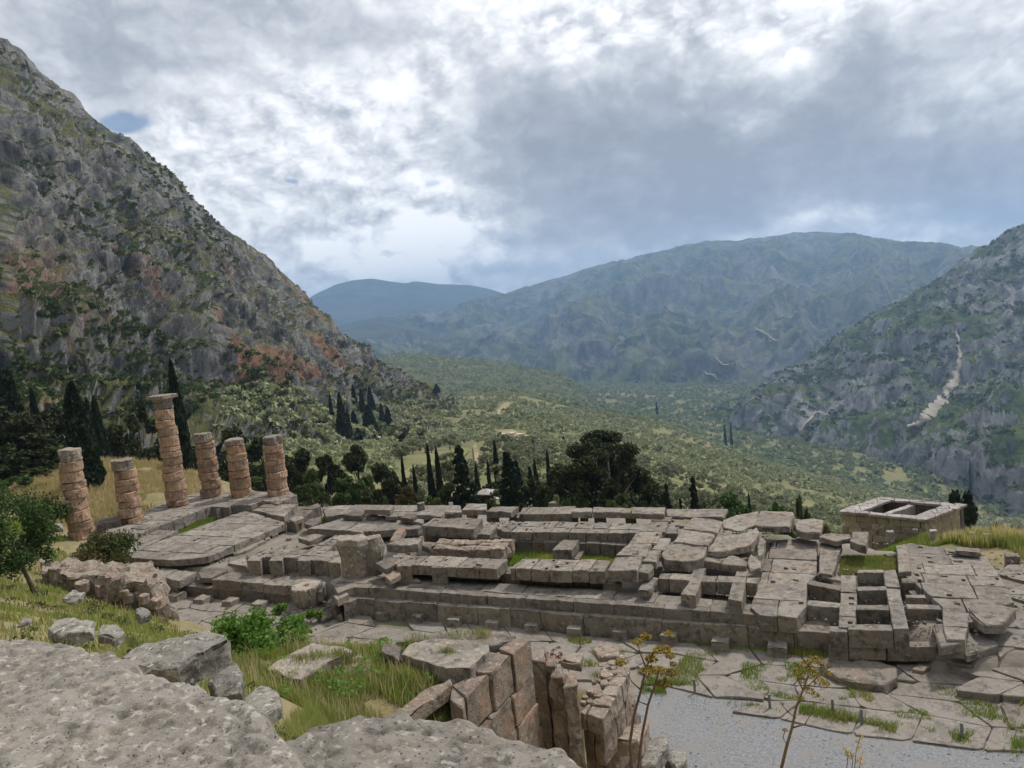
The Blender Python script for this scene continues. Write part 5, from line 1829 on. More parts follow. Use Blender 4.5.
def irregular_paving(name, poly, z, da, db, mat, gap=0.03, h=0.3, seed=0, rotdeg=0.0):
    """one sheet of irregular flagstones"""
    rr = random.Random(seed)
    xs, ys = [p[0] for p in poly], [p[1] for p in poly]
    x0, x1, y0, y1 = min(xs), max(xs), min(ys), max(ys)
    ni, nj = int((x1 - x0) / da) + 2, int((y1 - y0) / db) + 2
    P = {}
    for i in range(ni):
        for j in range(nj):
            P[i, j] = Vector((x0 + (i + rr.uniform(-.26, .26) + 0.5 * (j % 2)) * da - da * .5, y0 + (j + rr.uniform(-.22, .22)) * db, z))
    bm = bmesh.new()
    for i in range(ni - 1):
        for j in range(nj - 1):
            q = [P[i, j], P[i + 1, j], P[i + 1, j + 1], P[i, j + 1]]
            c = sum(q, Vector()) / 4
            if sdf_poly(np.array([c.x]), np.array([c.y]), poly)[0] > 0.3 or rr.random() < 0.03:
                continue
            sh = [c + (p - c) * (1 - gap / max(.3, (p - c).length)) for p in q]
            # break corners
            pts = []
            for k in range(4):
                a, b, d = sh[k - 1], sh[k], sh[(k + 1) % 4]
                cu = rr.uniform(.02, .14)
                pts += [b.lerp(a, cu), b.lerp(d, cu * rr.uniform(.5, 1.0))]
            dz = rr.uniform(-.03, .03)
            pts = [Vector((p.x, p.y, p.z + dz)) for p in pts]
            b2 = prism_bm(ccw(pts), h, bev=0.03, cut=0.6, amp=0.035, seed=nseed())
            me2 = bpy.data.meshes.new('t')
            b2.to_mesh(me2)
            b2.free()
            bm.from_mesh(me2)
            bpy.data.meshes.remove(me2)
    o = link(name, bm_mesh(name, bm), mat)
    setting(o)
    return o


irregular_paving('pavement', w2([(150, 598), (200, 604), (345, 619), (560, 631), (712, 647), (830, 660), (905, 664), (990, 668), (1010, 640), (1090, 640), (1100, 760), (960, 738), (860, 722), (770, 705), (690, 690), (640, 686), (560, 680), (430, 656), (330, 645), (190, 630)], -2.02), -2.03, 1.9, 1.35, M_FLAG, seed=5, gap=0.022)
irregular_paving('pavement', w2([(1000, 565), (1100, 570), (1140, 640), (1015, 645), (1018, 610)], -1.25), -1.22, 1.7, 1.3, M_FLAG, seed=9, h=0.5)
irregular_paving('pavement', w2([(962, 645), (1004, 640), (1040, 650), (1060, 700), (1000, 690)], -1.7), -1.72, 1.4, 1.1, M_FLAG, seed=13, h=0.6)
gp = w2([(640, 688), (690, 692), (770, 707), (860, 727), (960, 741), (1024, 748), (1150, 768), (1250, 800), (1000, 900), (700, 860), (600, 800)], -2.22)
bm = bmesh.new()
bm.faces.new([bm.verts.new((x, y, -2.10)) for x, y in gp])
for ax in (0, 1):
    for k in range(-20, 60):
        co, no = [0, 0, 0], [0, 0, 0]
        co[ax] = k * 0.6
        no[ax] = 1
        bmesh.ops.bisect_plane(bm, geom=bm.verts[:] + bm.edges[:] + bm.faces[:], plane_co=co, plane_no=no)
for v in bm.verts:
    v.co.z += 0.02 * mnoise.noise(v.co * 0.7)
o = link('gravel_path', bm_mesh('gravel_path', bm), M_GRAVEL)
if o.data.polygons[0].normal.z < 0:
    o.data.flip_normals()
setting(o)
# posts along the path
for k, (x, yt, yb) in enumerate([(770, 694, 710), (833, 699, 714), (862, 709, 726), (962, 723, 740), (695, 679, 693)]):
    p = G(x, yb, -2.1)
    hh = drop(Vector((p.x, p.y, -1.7)), yb - yt)
    bm = bmesh.new()
    add_tube(bm, [(0, 0, -.15), (0, 0, hh * .5), (0, 0, hh - .01), (0, 0, hh)], [.05, .05, .05, .035], 10)
    o = link('path_post', bm_mesh('path_post', bm), M_METAL, loc=p)
    tag(o, 'short grey post at the grassy edge of the gravel path', 'post', 'short posts along the edge of the gravel path')

# ------------------------------------------------------------------ roofless building at the right
TZ = -1.55
ta, tb, tc, td_ = G(841, 511, TZ), G(925, 519.5, TZ), G(963.5, 505, TZ), G(848, 492.5, TZ)
td_ = ta + (tc - tb)
root = thing('roofless_building', 'small roofless stone building with open chambers and white streaked wall tops', 'building', ((ta + tc) / 2).to_tuple()[:2] + (-5.4,))
rb = Vector(root.location)


def wall_between(a, b, c2, d2, zt, zb, nm, mat, **kw):
    top = ccw([Vector((p.x, p.y, zt)) for p in (a, b, c2, d2)])
    bm_ = prism_bm(top, zt - zb, seed=nseed(), cut=0.5, amp=0.035, **kw)
    return link(nm, bm_mesh(nm, center_mesh(bm_, rb)), mat, root)


def lp(a, b, t):
    return a.lerp(b, t)


u = (tb - ta)
v_ = (td_ - ta)
TH = 0.38


def tp(s, t):                                      # s along the near wall, t towards the back (metres)
    return ta + u.normalized() * s + v_.normalized() * t


LU, LV = u.length, v_.length
ov = 0.14


def masonry(a, b, c2, d2, da, db):
    z_ = TZ - .12
    while z_ > -5.5:
        hc_ = random.uniform(.30, .52)
        courses(root, [Vector((p_.x, p_.y, z_)) for p_ in (a, b, c2, d2)], hc_ - .012, da, db, name='wall_stone', mat=M_ASHLAR, gap=0.02, zj=0.0, amp=0.03, cut=0.3, jit=0.3)
        z_ -= hc_


masonry(tp(0, 0), tp(LU, 0), tp(LU, TH), tp(0, TH), 0.95, 9)
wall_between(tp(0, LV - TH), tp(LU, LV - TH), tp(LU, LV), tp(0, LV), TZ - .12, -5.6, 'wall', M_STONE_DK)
wall_between(tp(0, TH), tp(TH, TH), tp(TH, LV - TH), tp(0, LV - TH), TZ - .12, -5.6, 'wall', M_ASHLAR)
masonry(tp(LU - TH, TH), tp(LU, TH), tp(LU, LV - TH), tp(LU - TH, LV - TH), 9, 0.95)
courses(root, [Vector((p_.x, p_.y, TZ + .03)) for p_ in (tp(-ov, -ov), tp(LU + ov, -ov), tp(LU + ov, TH + .1), tp(-ov, TH + .1))], 0.15, 1.1, 1.1, name='coping_slab', mat=M_ROOFST, gap=0.02, zj=0.012, amp=0.035, cut=0.3)
courses(root, [Vector((p_.x, p_.y, TZ + .03)) for p_ in (tp(-ov, LV - TH - .1), tp(LU + ov, LV - TH - .1), tp(LU + ov, LV + ov), tp(-ov, LV + ov))], 0.15, 1.1, 1.1, name='coping_slab', mat=M_ROOFST, gap=0.02, zj=0.012, amp=0.035, cut=0.3)
courses(root, [Vector((p_.x, p_.y, TZ + .03)) for p_ in (tp(-ov, TH + .1), tp(0.95, TH + .1), tp(0.95, LV - TH - .1), tp(-ov, LV - TH - .1))], 0.15, 1.1, 1.1, name='coping_slab', mat=M_ROOFST, gap=0.02, zj=0.012, amp=0.035, cut=0.3)
courses(root, [Vector((p_.x, p_.y, TZ + .03)) for p_ in (tp(LU - 0.85, TH + .1), tp(LU + ov, TH + .1), tp(LU + ov, LV - TH - .1), tp(LU - 0.85, LV - TH - .1))], 0.15, 1.1, 1.1, name='coping_slab', mat=M_ROOFST, gap=0.02, zj=0.012, amp=0.035, cut=0.3)
wall_between(tp(LU * .40, TH), tp(LU * .40 + .4, TH), tp(LU * .40 + .4, LV - TH), tp(LU * .40, LV - TH), TZ - .15, -5.6, 'partition', M_ROOFST)
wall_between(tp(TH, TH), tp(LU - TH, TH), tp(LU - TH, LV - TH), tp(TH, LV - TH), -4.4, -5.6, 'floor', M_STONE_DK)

# ------------------------------------------------------------------ ashlar wall below the viewer
root = thing('retaining_wall', 'tall ashlar wall of orange stained blocks dropping away below the viewer', 'wall', (-8.2, 16.5, -2.2))
rb = Vector(root.location)
tops = [([(451.5, 684), (467, 677), (489, 674), (465.5, 697)], 4.5), ([(466.5, 671.5), (488.5, 651), (511, 656), (492, 673)], 4.5), ([(498, 648), (513, 638.5), (530.5, 638.5), (513.5, 655)], 4.5),
        ([(449, 700), (452, 685), (465, 697), (463, 708)], 4.42)]
for poly, z_ in tops:
    t_ = ccw(poly3(poly, z_))
    bm = prism_bm(t_, 1.0, seed=nseed(), cut=0.4, amp=0.04, bev=0.03)
    link('coping_block', bm_mesh('coping_block', center_mesh(bm, rb)), M_ORANGE, root)
# face courses below
fa, fb = G(463, 708, 4.45), G(531, 638.5, 4.45)
dirw = (fb - fa)
dirw.z = 0
Lw = dirw.length
dirw.normalize()
nrm = Vector((-dirw.y, dirw.x, 0))                 # into the bank
z = 3.45
while z > -2.4:
    hc = random.uniform(0.7, 1.15)
    s = -0.6 - random.random()
    while s < Lw:
        ln = random.uniform(0.7, 1.5)
        e = min(Lw + 0.15, s + ln)
        if e - s < 0.25:
            break
        o_ = random.uniform(-0.05, 0.06) - (3.45 - z) * 0.012
        q = [fa + dirw * (s + .01) + nrm * o_, fa + dirw * (e - .01) + nrm * o_, fa + dirw * (e - .01) + nrm * 0.9, fa + dirw * (s + .01) + nrm * 0.9]
        q = ccw([Vector((p.x, p.y, z)) for p in q])
        bm = prism_bm(q, hc - 0.012, seed=nseed(), cut=0.35, amp=0.05, bev=0.03)
        link('wall_block', bm_mesh('wall_block', center_mesh(bm, rb)), M_ORANGE, root)
        s = e
    z -= hc
# upright eroded slabs right of it
for poly, z_, h_, lab in (
        ([(531, 661), (534, 652), (544, 650), (545.5, 660)], 3.6, 6.0, 'tall thin upright slab at the end of the ashlar wall'),
        ([(544, 665), (547, 655), (556.5, 656.5), (555, 667)], 3.4, 5.8, 'upright slab with a notched top behind the eroded pillar'),
        ([(549, 676), (551, 667), (563, 666.5), (564, 676)], 3.3, 5.7, 'eroded stone pillar with a hollow at its head'),
        ([(564, 687), (566, 672), (577, 676), (577, 684)], 3.1, 5.5, 'broad orange upright slab right of the eroded pillar')):
    stone(lab, poly, z_, h=h_, mat=M_ORANGE, name='upright_slab', cat='stone slab', cut=0.18, amp=0.10, bev=0.03, freq=2.4)
# second, rubble topped wall
root = thing('rubble_wall', 'lower broken wall with cracked white top, right of the upright slabs', 'wall', tuple(G(600, 700, -2.2)))
rb = Vector(root.location)
courses(root, poly3([(580, 713), (603, 719), (622, 690), (629, 668), (618, 666), (604, 690)], 2.0), 0.5, 0.8, 0.7, name='coping_stone', mat=M_RUBBLE, amp=0.06, cut=0.25, zj=0.05)
courses(root, poly3([(583, 722), (603, 728), (624, 698), (629, 680), (618, 676), (604, 700)], 1.5), 1.2, 1.0, 1.0, name='wall_block', mat=M_ORANGE, amp=0.06, cut=0.3)
courses(root, poly3([(585, 745), (606, 750), (632, 712), (636, 698), (622, 690), (606, 715)], 0.35), 1.3, 0.9, 1.0, name='wall_block', mat=M_ORANGE, amp=0.08, cut=0.3)
courses(root, poly3([(590, 775), (612, 780), (640, 735), (640, 715), (625, 710), (606, 740)], -0.95), 1.3, 1.0, 1.0, name='wall_block', mat=M_STONE_DK, amp=0.08, cut=0.3)
for poly, z_, hp, lab in (
        ([(612, 739), (622, 728), (648, 719), (650, 722), (640, 742)], 0.6, 16, 'squared block stepping down beside the broken wall'),
        ([(640, 754), (650, 736), (667, 735), (668, 741), (655, 764), (641, 766)], 0.0, 16, 'pale topped block below the stem of the yellow flowering plant'),
        ([(664, 757), (668, 747), (686, 751), (687, 758), (676, 768)], -0.6, 16, 'lowest block of the broken wall beside the gravel'),
        ([(560, 660), (570, 651), (584, 650), (582, 664)], 2.0, 8, 'pale stone at the back of the rubble strip beside red stonecrop'),
        ([(592, 648), (600, 643), (620, 646), (618, 656), (600, 657)], 0.5, 6, 'white stone at the far end of the rubble strip')):
    stone(lab, poly, z_, hp=hp, mat=M_RUBBLE if z_ > .4 else M_BOULDER, bev=0.07, amp=0.06, cut=0.25)
for i in range(26):
    t = random.random()
    p = G(585 + t * 32 + random.uniform(-9, 9), 705 - t * 48 + random.uniform(-3, 3), 2.02)
    r_ = random.uniform(.08, .2)
    q = [p + Vector((math.cos(a) * r_ * random.uniform(.7, 1.2), math.sin(a) * r_ * random.uniform(.7, 1.2), r_ * .5)) for a in np.linspace(0, 5.2, 6)]
    stone('small loose stone scattered on the rubble strip behind the upright slabs', q, 0, h=r_ * 1.2, world=True, name='loose_stone', cat='stone', group='loose stones on the rubble strip', mat=M_RUBBLE, bev=0.03, cut=0.12, amp=0.03)

# fallen blocks in the grass
for poly, z_, hp, lab, mt_ in (
        ([(268, 668), (288, 655), (312, 643), (345, 647), (352, 651), (325, 664), (300, 681)], 5.0, 17, 'broad fallen slab with tufts of grass on it, left of the grassy hollow', M_STONE),
        ([(313, 686), (345, 659), (361, 653), (362, 660), (340, 680), (322, 692)], 4.7, 12, 'long narrow fallen block with a dark pitted top edge', M_RUBBLE),
        ([(402, 655), (408, 645), (432, 638), (478, 640), (489, 645), (490, 650), (470, 668), (445, 668)], 4.75, 16, 'massive fallen block with a rough speckled top behind the grassy hollow', M_STONE),
        ([(380, 650), (382, 644), (394, 643), (401, 648), (399, 660)], 4.7, 14, 'short dark block left of the massive fallen one', M_STONE_DK),
        ([(396, 643), (420, 635), (475, 632), (515, 634), (512, 642), (490, 646), (440, 639)], 4.5, 8, 'flat grass fringed ledge behind the massive fallen block', M_STONE),
        ([(396, 712), (418, 694), (450, 679), (452, 684), (432, 699), (404, 720)], 4.55, 14, 'narrow edge of a buried block beside the grassy hollow', M_RUBBLE),
        ([(354, 669), (362, 660), (372, 657), (371, 664), (360, 676)], 4.55, 8, 'small stone beside the long narrow fallen block', M_STONE)):
    stone(lab, poly, z_, hp=hp, mat=mt_, bev=0.025, amp=0.045, cut=0.15, freq=2.6)

# ------------------------------------------------------------------ foreground rock


def mesa(name, label, cat, polypx, z, extra, mat, depth, res, relief, seed, edge=0.14, slope=(0, 0), grow=0.09):
    """a flat topped rock: outline at height z, rough top, sides falling away"""
    pts = [tuple(G(x, y, z)[:2]) for x, y in polypx] + extra
    xs, ys = [p[0] for p in pts], [p[1] for p in pts]
    c0 = (sum(xs) / len(xs), sum(ys) / len(ys))
    ax_ = np.arange(min(xs) - .35, max(xs) + .35, res)
    ay_ = np.arange(min(ys) - .35, max(ys) + .35, res)
    X, Y = np.meshgrid(ax_, ay_)
    q = np.stack([X, Y, 0 * X + seed], -1)
    s = sdf_poly(X, Y, pts) - grow + 0.05 * fbm(q * 2.6, 4, seed) + 0.025 * fbm(q * 9, 3, seed + 3)
    top = z + relief * (0.40 * fbm(q * 0.7, 3, seed + 5) + 0.16 * ridged(q * np.array([2.2, 4.2, 1]), 4, seed + 7) + 0.09 * fbm(q * np.array([7, 12, 1]), 4, seed + 9, 0.6) + 0.10 * fbm(q * 30, 2, seed + 12))
    layer = np.floor(fbm(q * np.array([1.6, 3.0, 1]), 4, seed + 21) * 4) / 4
    top = top + relief * 0.42 * layer + slope[0] * (X - c0[0]) + slope[1] * (Y - c0[1])
    pit = np.clip(fbm(q * np.array([16, 30, 1]), 3, seed + 30) - 0.40, 0, 1)
    top = top - pit * relief * 1.1
    Z = top - depth * sst(s, -edge, edge * 1.2) ** 1.3 - np.clip(s - edge, 0, 1) * 1.0
    me_ = np_mesh(name, np.stack([X - c0[0], Y - c0[1], Z - (z - depth)], -1).reshape(-1, 3), grid_faces(len(ay_), len(ax_)), True)
    o_ = link(name, me_, mat, loc=(c0[0], c0[1], z - depth))
    return tag(o_, label, cat)


mesa('rock_ledge', 'large pale rough rock ledge filling the near left corner', 'rock', [(-60, 634), (0, 640), (50, 644), (100, 656), (130, 666), (160, 677), (200, 698), (245, 716), (270, 731), (291, 750), (296, 775)], 12.1,
     [(-1.9, 1.5), (-2.6, 0.9), (-5.5, 1.2)], M_ROCK, 1.0, 0.014, 0.036, 3, grow=0.12)
mesa('rock_ledge', 'lower pale rock ledge at the near edge, right of the crack', 'rock', [(262, 790), (284, 752), (330, 739), (370, 724), (400, 717), (440, 722), (480, 732), (520, 746), (560, 762), (600, 790)], 12.02,
     [(-0.6, 1.8), (-2.0, 1.45)], M_ROCK, 0.9, 0.012, 0.032, 8, edge=0.09, grow=0.12)
for poly, z_, hp, lab, tl in (
        ([(117, 657), (135, 644), (165, 633), (205, 628), (226, 633), (230, 641), (205, 653), (178, 667), (140, 668)], 10.9, 26, 'grey boulder with a flat sloping top and dark lichen side, behind the rock ledge', (0.05, -0.02)),
        ([(205, 682), (222, 664), (238, 660), (245, 672), (240, 690), (215, 695)], 10.35, 14, 'smaller rounded boulder leaning on the flat topped one', None),
        ([(240, 700), (258, 684), (272, 682), (277, 690), (282, 706), (262, 716)], 10.0, 14, 'lichen mottled stone beside the crack in the ledge', None),
        ([(45, 628), (55, 619), (75, 617), (95, 620), (92, 630), (60, 634)], 9.6, 12, 'low pale outcrop in the grass above the rock ledge', None),
        ([(96, 634), (104, 624), (116, 624), (124, 632), (112, 640)], 9.3, 8, 'round grey stone beside the low pale outcrop', None),
        ([(133, 611), (140, 606), (149, 608), (151, 614), (142, 618)], 5.6, 8, 'white stone at the foot of the rubble masonry', None),
        ([(15, 626), (22, 617), (32, 616), (29, 622)], 9.3, 4, 'pale weathered stone lying in the grass at the left edge', None),
        ([(62, 598), (72, 590), (84, 593), (80, 600)], 6.2, 5, 'half buried stone in the grass below the rubble masonry', None)):
    stone(lab, poly, z_, hp=hp, mat=M_BOULDER, name='boulder', cat='boulder', bev=0.035, amp=0.05 if z_ > 9 else .1, cut=0.07 if z_ > 10.1 else 0.15, freq=3.2, tilt=tl)

# rubble masonry at the left
root = thing('rubble_masonry', 'collapsed mass of rubble masonry on the hillside below the bush', 'ruin wall', tuple(G(110, 590, 1.2)))
rb = Vector(root.location)
poly = poly3([(40, 568), (60, 560), (90, 558), (120, 563), (148, 560), (161, 572), (165, 582), (150, 588), (120, 580), (95, 576), (65, 574)], 2.0)
xs = [p.x for p in poly]
bm = prism_bm(ccw(poly), 2.6, seed=nseed(), cut=0.28, amp=0.32, freq=1.1, bev=0.12, flare=0.12)
rough_verts(bm, 0.12, 4.0, 3)
link('core', bm_mesh('core', center_mesh(bm, rb)), M_RUBBLE, root)
for i in range(46):
    t = random.random()
    x = 45 + t * 118
    y = np.interp(x, [40, 95, 150, 165], [574, 578, 590, 588]) + random.uniform(-12, 14)
    p = G(x, y, 1.2 + random.uniform(-.3, .6))
    r_ = random.uniform(.15, .4)
    q = [p + Vector((math.cos(a) * r_ * random.uniform(.7, 1.2), math.sin(a) * r_ * random.uniform(.7, 1.2), r_ * .5)) for a in np.linspace(0, 5.2, 6)]
    bm = prism_bm(ccw(q), r_ * 1.3, seed=nseed(), cut=0.2, amp=0.05, bev=0.05)
    link('stone', bm_mesh('stone', center_mesh(bm, rb)), M_RUBBLE, root)
stone('grey upright stone left of the leftmost column', [(78 - 27, 527), (54, 523), (61, 523), (63, 528)], 0.5, hp=10, mat=M_BOULDER, bev=0.1, amp=0.1, cut=0.3)
stone('flat pale slab lying left of the leftmost column', [(45, 540), (58, 534), (72, 536), (66, 543)], -0.05, hp=3, mat=M_PAVE, amp=0.05)
stone('low dark wall stub between the two left columns', [(96, 525), (100, 518), (118, 515), (121, 520)], 0.5, hp=7, mat=M_STONE_DK, amp=0.08, cut=0.3)

# ------------------------------------------------------------------ small things beyond the temple
# kiosk
p = hit(487, 503, 62, 140)
p = PD(487, 503, 88)
zk = float(zv(np.array([p.x]), np.array([p.y]))[0])
root = thing('shelter_hut', 'small wooden shelter with pale twin roofs among the dark trees', 'hut', (p.x, p.y, zk))
zt = PD(487, 492, 88).z - zk
W2 = 0.75
for sx in (-1, 1):
    for sy in (-1, 1):
        bm = bmesh.new()
        add_tube(bm, [(sx * W2, sy * W2, -.1), (sx * W2, sy * W2, zt - .1)], [.09, .09], 6)
        link('post', bm_mesh('post', bm), M_WOOD, root)


def box_bm(x0, x1, y0, y1, z0, z1, bev=0.02):
    b_ = bmesh.new()
    bmesh.ops.create_cube(b_, size=1)
    for vv in b_.verts:
        vv.co = Vector((x0 + (vv.co.x + .5) * (x1 - x0), y0 + (vv.co.y + .5) * (y1 - y0), z0 + (vv.co.z + .5) * (z1 - z0)))
    if bev:
        bmesh.ops.bevel(b_, geom=b_.edges[:], offset=bev, segments=2, affect='EDGES')
    return b_


bm = bmesh.new()
e_ = 1.1
ap = bm.verts.new((0, 0, zt + .45))
ev = [bm.verts.new((sx * e_, sy * e_, zt)) for sx, sy in ((-1, -1), (1, -1), (1, 1), (-1, 1))]
lv = [bm.verts.new((sx * e_, sy * e_, zt - .12)) for sx, sy in ((-1, -1), (1, -1), (1, 1), (-1, 1))]
for k in range(4):
    bm.faces.new((ev[k], ev[(k + 1) % 4], ap))
    bm.faces.new((lv[k], lv[(k + 1) % 4], ev[(k + 1) % 4], ev[k]))
bm.faces.new(lv)
link('roof', bm_mesh('roof', bm), M_ROOFST, root)
bm = box_bm(0.8, 1.9, -.8, 0.4, zt - .75, zt - .6)
link('side_roof', bm_mesh('side_roof', bm), M_WHITE, root)
bm = box_bm(-.7, .7, 0.5, 0.6, 0, zt - .3)
link('back_wall', bm_mesh('back_wall', bm), M_WOOD, root)
# small white sign behind the ledge
p = G(451, 506, -0.2)
root = thing('white_sign', 'small white sign panel on a post behind the far ledge', 'sign', (p.x, p.y, -1.2))
bm = bmesh.new()
add_tube(bm, [(0, 0, 0), (0, 0, 1.0)], [.04, .04], 6)
link('post', bm_mesh('post', bm), M_METAL, root)
bm = box_bm(-.16, .16, -.02, .02, 1.0, 1.28, .008)
link('panel', bm_mesh('panel', bm), M_WHITE, root)
for px0, lab in ((421, 'small pale stone on the far ledge left of the white sign'), (553, 'knob of stone on the far kerb before the pine')):
    p = G(px0, 507, 0.2)
    q = [p + Vector((math.cos(a) * .3, math.sin(a) * .3, .3)) for a in np.linspace(0, 5.2, 6)]
    stone(lab, q, 0, h=.5, world=True, cat='stone', mat=M_STONE, amp=0.06, cut=.2)
# vehicles on the far road
CLIFF_GROUND = CLIFF.reshape(-1, 3)


def vehicle(x, y, D, L_, Hh, lab, van):
    p = PD(x, y, D)
    q2 = surface_point(CLIFF, x, y)
    root_ = thing('parked_van' if van else 'parked_car', lab, 'van' if van else 'car', (q2[0], q2[1], q2[2] + 0.4))
    root_.rotation_euler.z = math.atan2(AX[1], AX[0]) * -1 + random.uniform(-.2, .2)
    b_ = box_bm(-L_ / 2, L_ / 2, -.9, .9, .35, Hh if van else Hh * .6, .12)
    if not van:
        b3 = box_bm(-L_ * .3, L_ * .25, -.8, .8, Hh * .58, Hh, .2)
        me3 = bpy.data.meshes.new('t')
        b3.to_mesh(me3)
        b3.free()
        b_.from_mesh(me3)
    link('body', bm_mesh('body', b_), M_WHITE, root_)
    g_ = box_bm(-L_ * .26, L_ * .22 if not van else L_ * .45, -.93, .93, Hh * .66, Hh * .9, .03)
    link('window_band', bm_mesh('window_band', g_), M_GLASS, root_)
    for sx in (-1, 1):
        for sy in (-1, 1):
            b4 = bmesh.new()
            add_tube(b4, [(sx * L_ * .32, sy * .75, .34), (sx * L_ * .32, sy * .95, .34)], [.34, .34], 14)
            link('wheel', bm_mesh('wheel', b4), M_TYRE, root_)


vehicle(326, 446, 290, 3.9, 1.9, 'white van parked by the road under the cypress group', True)
vehicle(334, 445.5, 290, 3.2, 1.2, 'white car just right of the parked van', False)
vehicle(343, 442, 300, 3.2, 1.2, 'white car in front of the darkest cypresses', False)
vehicle(376, 440, 340, 3.2, 1.2, 'white car alone further along the road', False)
# ruined walls in the clearing
for x, y, wpx_, hpx, lab in ((508, 437, 16, 3.5, 'low pale ruined wall in the clearing'), (521, 439, 9, 5, 'pinkish ruined wall at the right of the clearing'), (527, 443, 8, 3, 'short pale wall at the foot of the clearing')):
    p = hit(x, y)
    D = math.hypot(p.x, p.y)
    w_ = wpx_ / FPX * D / 2
    h_ = hpx / FPX * D
    rt = Vector((CRT[0], CRT[1], 0)).normalized()
    fw = Vector((CFW[0], CFW[1], 0)).normalized()
    q = [p - rt * w_ + fw * 0, p + rt * w_, p + rt * w_ + fw * 2.5, p - rt * w_ + fw * 2.5]
    q = [Vector((a.x, a.y, p.z + h_)) for a in q]
    stone(lab, q, 0, h=h_ + 1.5, world=True, name='ruined_wall', cat='wall', mat=M_PALEWALL, cut=0.9, amp=0.35, bev=0.1, freq=0.5)

# ------------------------------------------------------------------ trees as things
T = tree
# left dark stand
T('fir', 'tall dark fir at the far left, the highest of the left stand', (22, 480), 364, 118, wpx=34)
T('fir', 'dark fir at the left frame edge beside the highest one', (0, 480), 378, 112, wpx=30)
T('cypress', 'slim cypress between the highest fir and the broad cypress', (46, 480), 391, 115, wpx=13)
T('cypress', 'broad black cypress rising behind the leftmost column', (90, 505), 384, 80, wpx=30, ground=-0.4)
T('cypress', 'left of the twin cypresses before the red cliff', (99, 480), 400, 105, wpx=12)
T('cypress', 'right of the twin cypresses before the red cliff', (106, 478), 398, 106, wpx=15)
T('cypress', 'thin tall cypress standing right behind the tallest column', (190, 499), 362, 86, wpx=15, ground=-0.6)
T('broad', 'dark spreading tree under the left firs', (18, 490), 405, 100, wpx=70)
T('broad', 'dark spreading tree beside the broad cypress', (62, 480), 408, 108, wpx=50)
T('broad', 'dark tree mass behind the dry grass mound, left', (125, 480), 425, 118, wpx=44)
T('pine', 'loose pine with pale bare stems before the red cliff', (146, 478), 402, 112, wpx=46)
T('broad', 'dark bushy tree between the tallest and the notched column', (200, 490), 440, 112, wpx=36)
T('broad', 'dark bushy tree behind the smooth topped column', (236, 490), 428, 116, wpx=46)
T('broad', 'dark bushy tree behind the rightmost column', (268, 495), 436, 112, wpx=48)
T('shrub', 'bright rounded shrub behind the smooth topped column', (254, 497), 478, 78, wpx=22, ground=-1.2)
T('shrub', 'green rounded shrub in the dry grass at the left edge', (22, 504), 476, 86, wpx=36, mat=L_TREE)
# dark row south of the temple
T('broad', 'dark bushy tree at the left end of the row behind the far ledge', (303, 505), 450, 92, wpx=48)
T('broad', 'dark bushy tree under the parked van', (330, 508), 455, 86, wpx=46)
T('pine', 'lighter grey green young pine in the dark row', (348, 508), 476, 74, wpx=34, mat=L_TREE)
T('broad', 'tallest dark tree of the row, right of the young pine', (362, 508), 444, 96, wpx=46)
T('broad', 'dark bushy tree at the right end of the left row', (386, 508), 463, 88, wpx=44)
T('broad', 'brownish bush between the dark row and the paired cypresses', (408, 508), 486, 82, wpx=36, mat=L_RUST, cat='shrub', name='shrub')
T('broad', 'olive brown bush under the paired cypresses', (446, 508), 484, 82, wpx=34, mat=L_BUSH, cat='shrub', name='shrub')
T('cypress', 'slim leaning cypress left of the paired cypresses', (406, 497), 457, 96, wpx=6)
T('cypress', 'shortest cypress in the meadow, second of four', (416, 492), 465, 100, wpx=5.5)
T('cypress', 'left cypress of the tall pair before the meadow', (433, 500), 446, 90, wpx=9)
T('cypress', 'right cypress of the tall pair before the meadow', (441, 497), 448, 92, wpx=8.5)
T('fir', 'wide tiered fir left of the shelter hut', (465, 508), 444, 82, wpx=31)
T('cypress', 'thin dark cypress just right of the tiered fir', (479, 500), 464, 100, wpx=6.5)
T('cypress', 'thin cypress above the shelter hut', (491, 498), 461, 104, wpx=5.5)
T('cypress', 'taller cypress behind the shelter hut', (499, 490), 441, 118, wpx=7)
T('fir', 'fir right of the shelter hut', (512, 508), 450, 84, wpx=27)
T('fir', 'narrow fir beside the one right of the hut', (520, 505), 459, 92, wpx=16)
T('broad', 'dark thicket tree behind the shelter hut', (494, 508), 478, 92, wpx=30)
T('broad', 'dark thicket tree between the firs and the big pine, left', (536, 508), 477, 86, wpx=40)
T('broad', 'dark thicket tree touching the big pine on its left', (553, 508), 476, 82, wpx=36)
T('fir', 'small pointed fir in the thicket left of the big pine', (533, 505), 466, 94, wpx=12)
T('cypress', 'small cypress in the thicket, near the lone thin one', (538, 500), 460, 98, wpx=7.5)
T('cypress', 'lone thin cypress left of the big pine', (551, 498), 451, 100, wpx=6.5)
T('cypress', 'distant tiny cypress on the slope above the big pine, left', (564, 447), 436, 380, wpx=3.5)
T('cypress', 'cypress peeping out behind the big pine crown', (633, 460), 442, 170, wpx=5)
T('broad', 'yellow green bush at the foot of the big pine', (557, 510), 494, 72, wpx=22, mat=L_OLIVE, cat='shrub', name='shrub')
T('fir', 'small pointed fir right of the big pine', (668, 512), 482, 76, wpx=13)
T('fir', 'tiny fir between two larger ones right of the big pine', (681, 512), 497, 76, wpx=8)
T('fir', 'pointed fir at the end of the dark trees, beside the path', (695, 512), 475, 78, wpx=15)
T('broad', 'green rounded bush behind the cracked slab', (736, 516), 493, 74, wpx=54, mat=L_TREE, cat='shrub', name='shrub')
T('broad', 'light green bush behind the upper sloping slab', (718, 514), 503, 72, wpx=26, mat=L_OLIVE, cat='shrub', name='shrub')
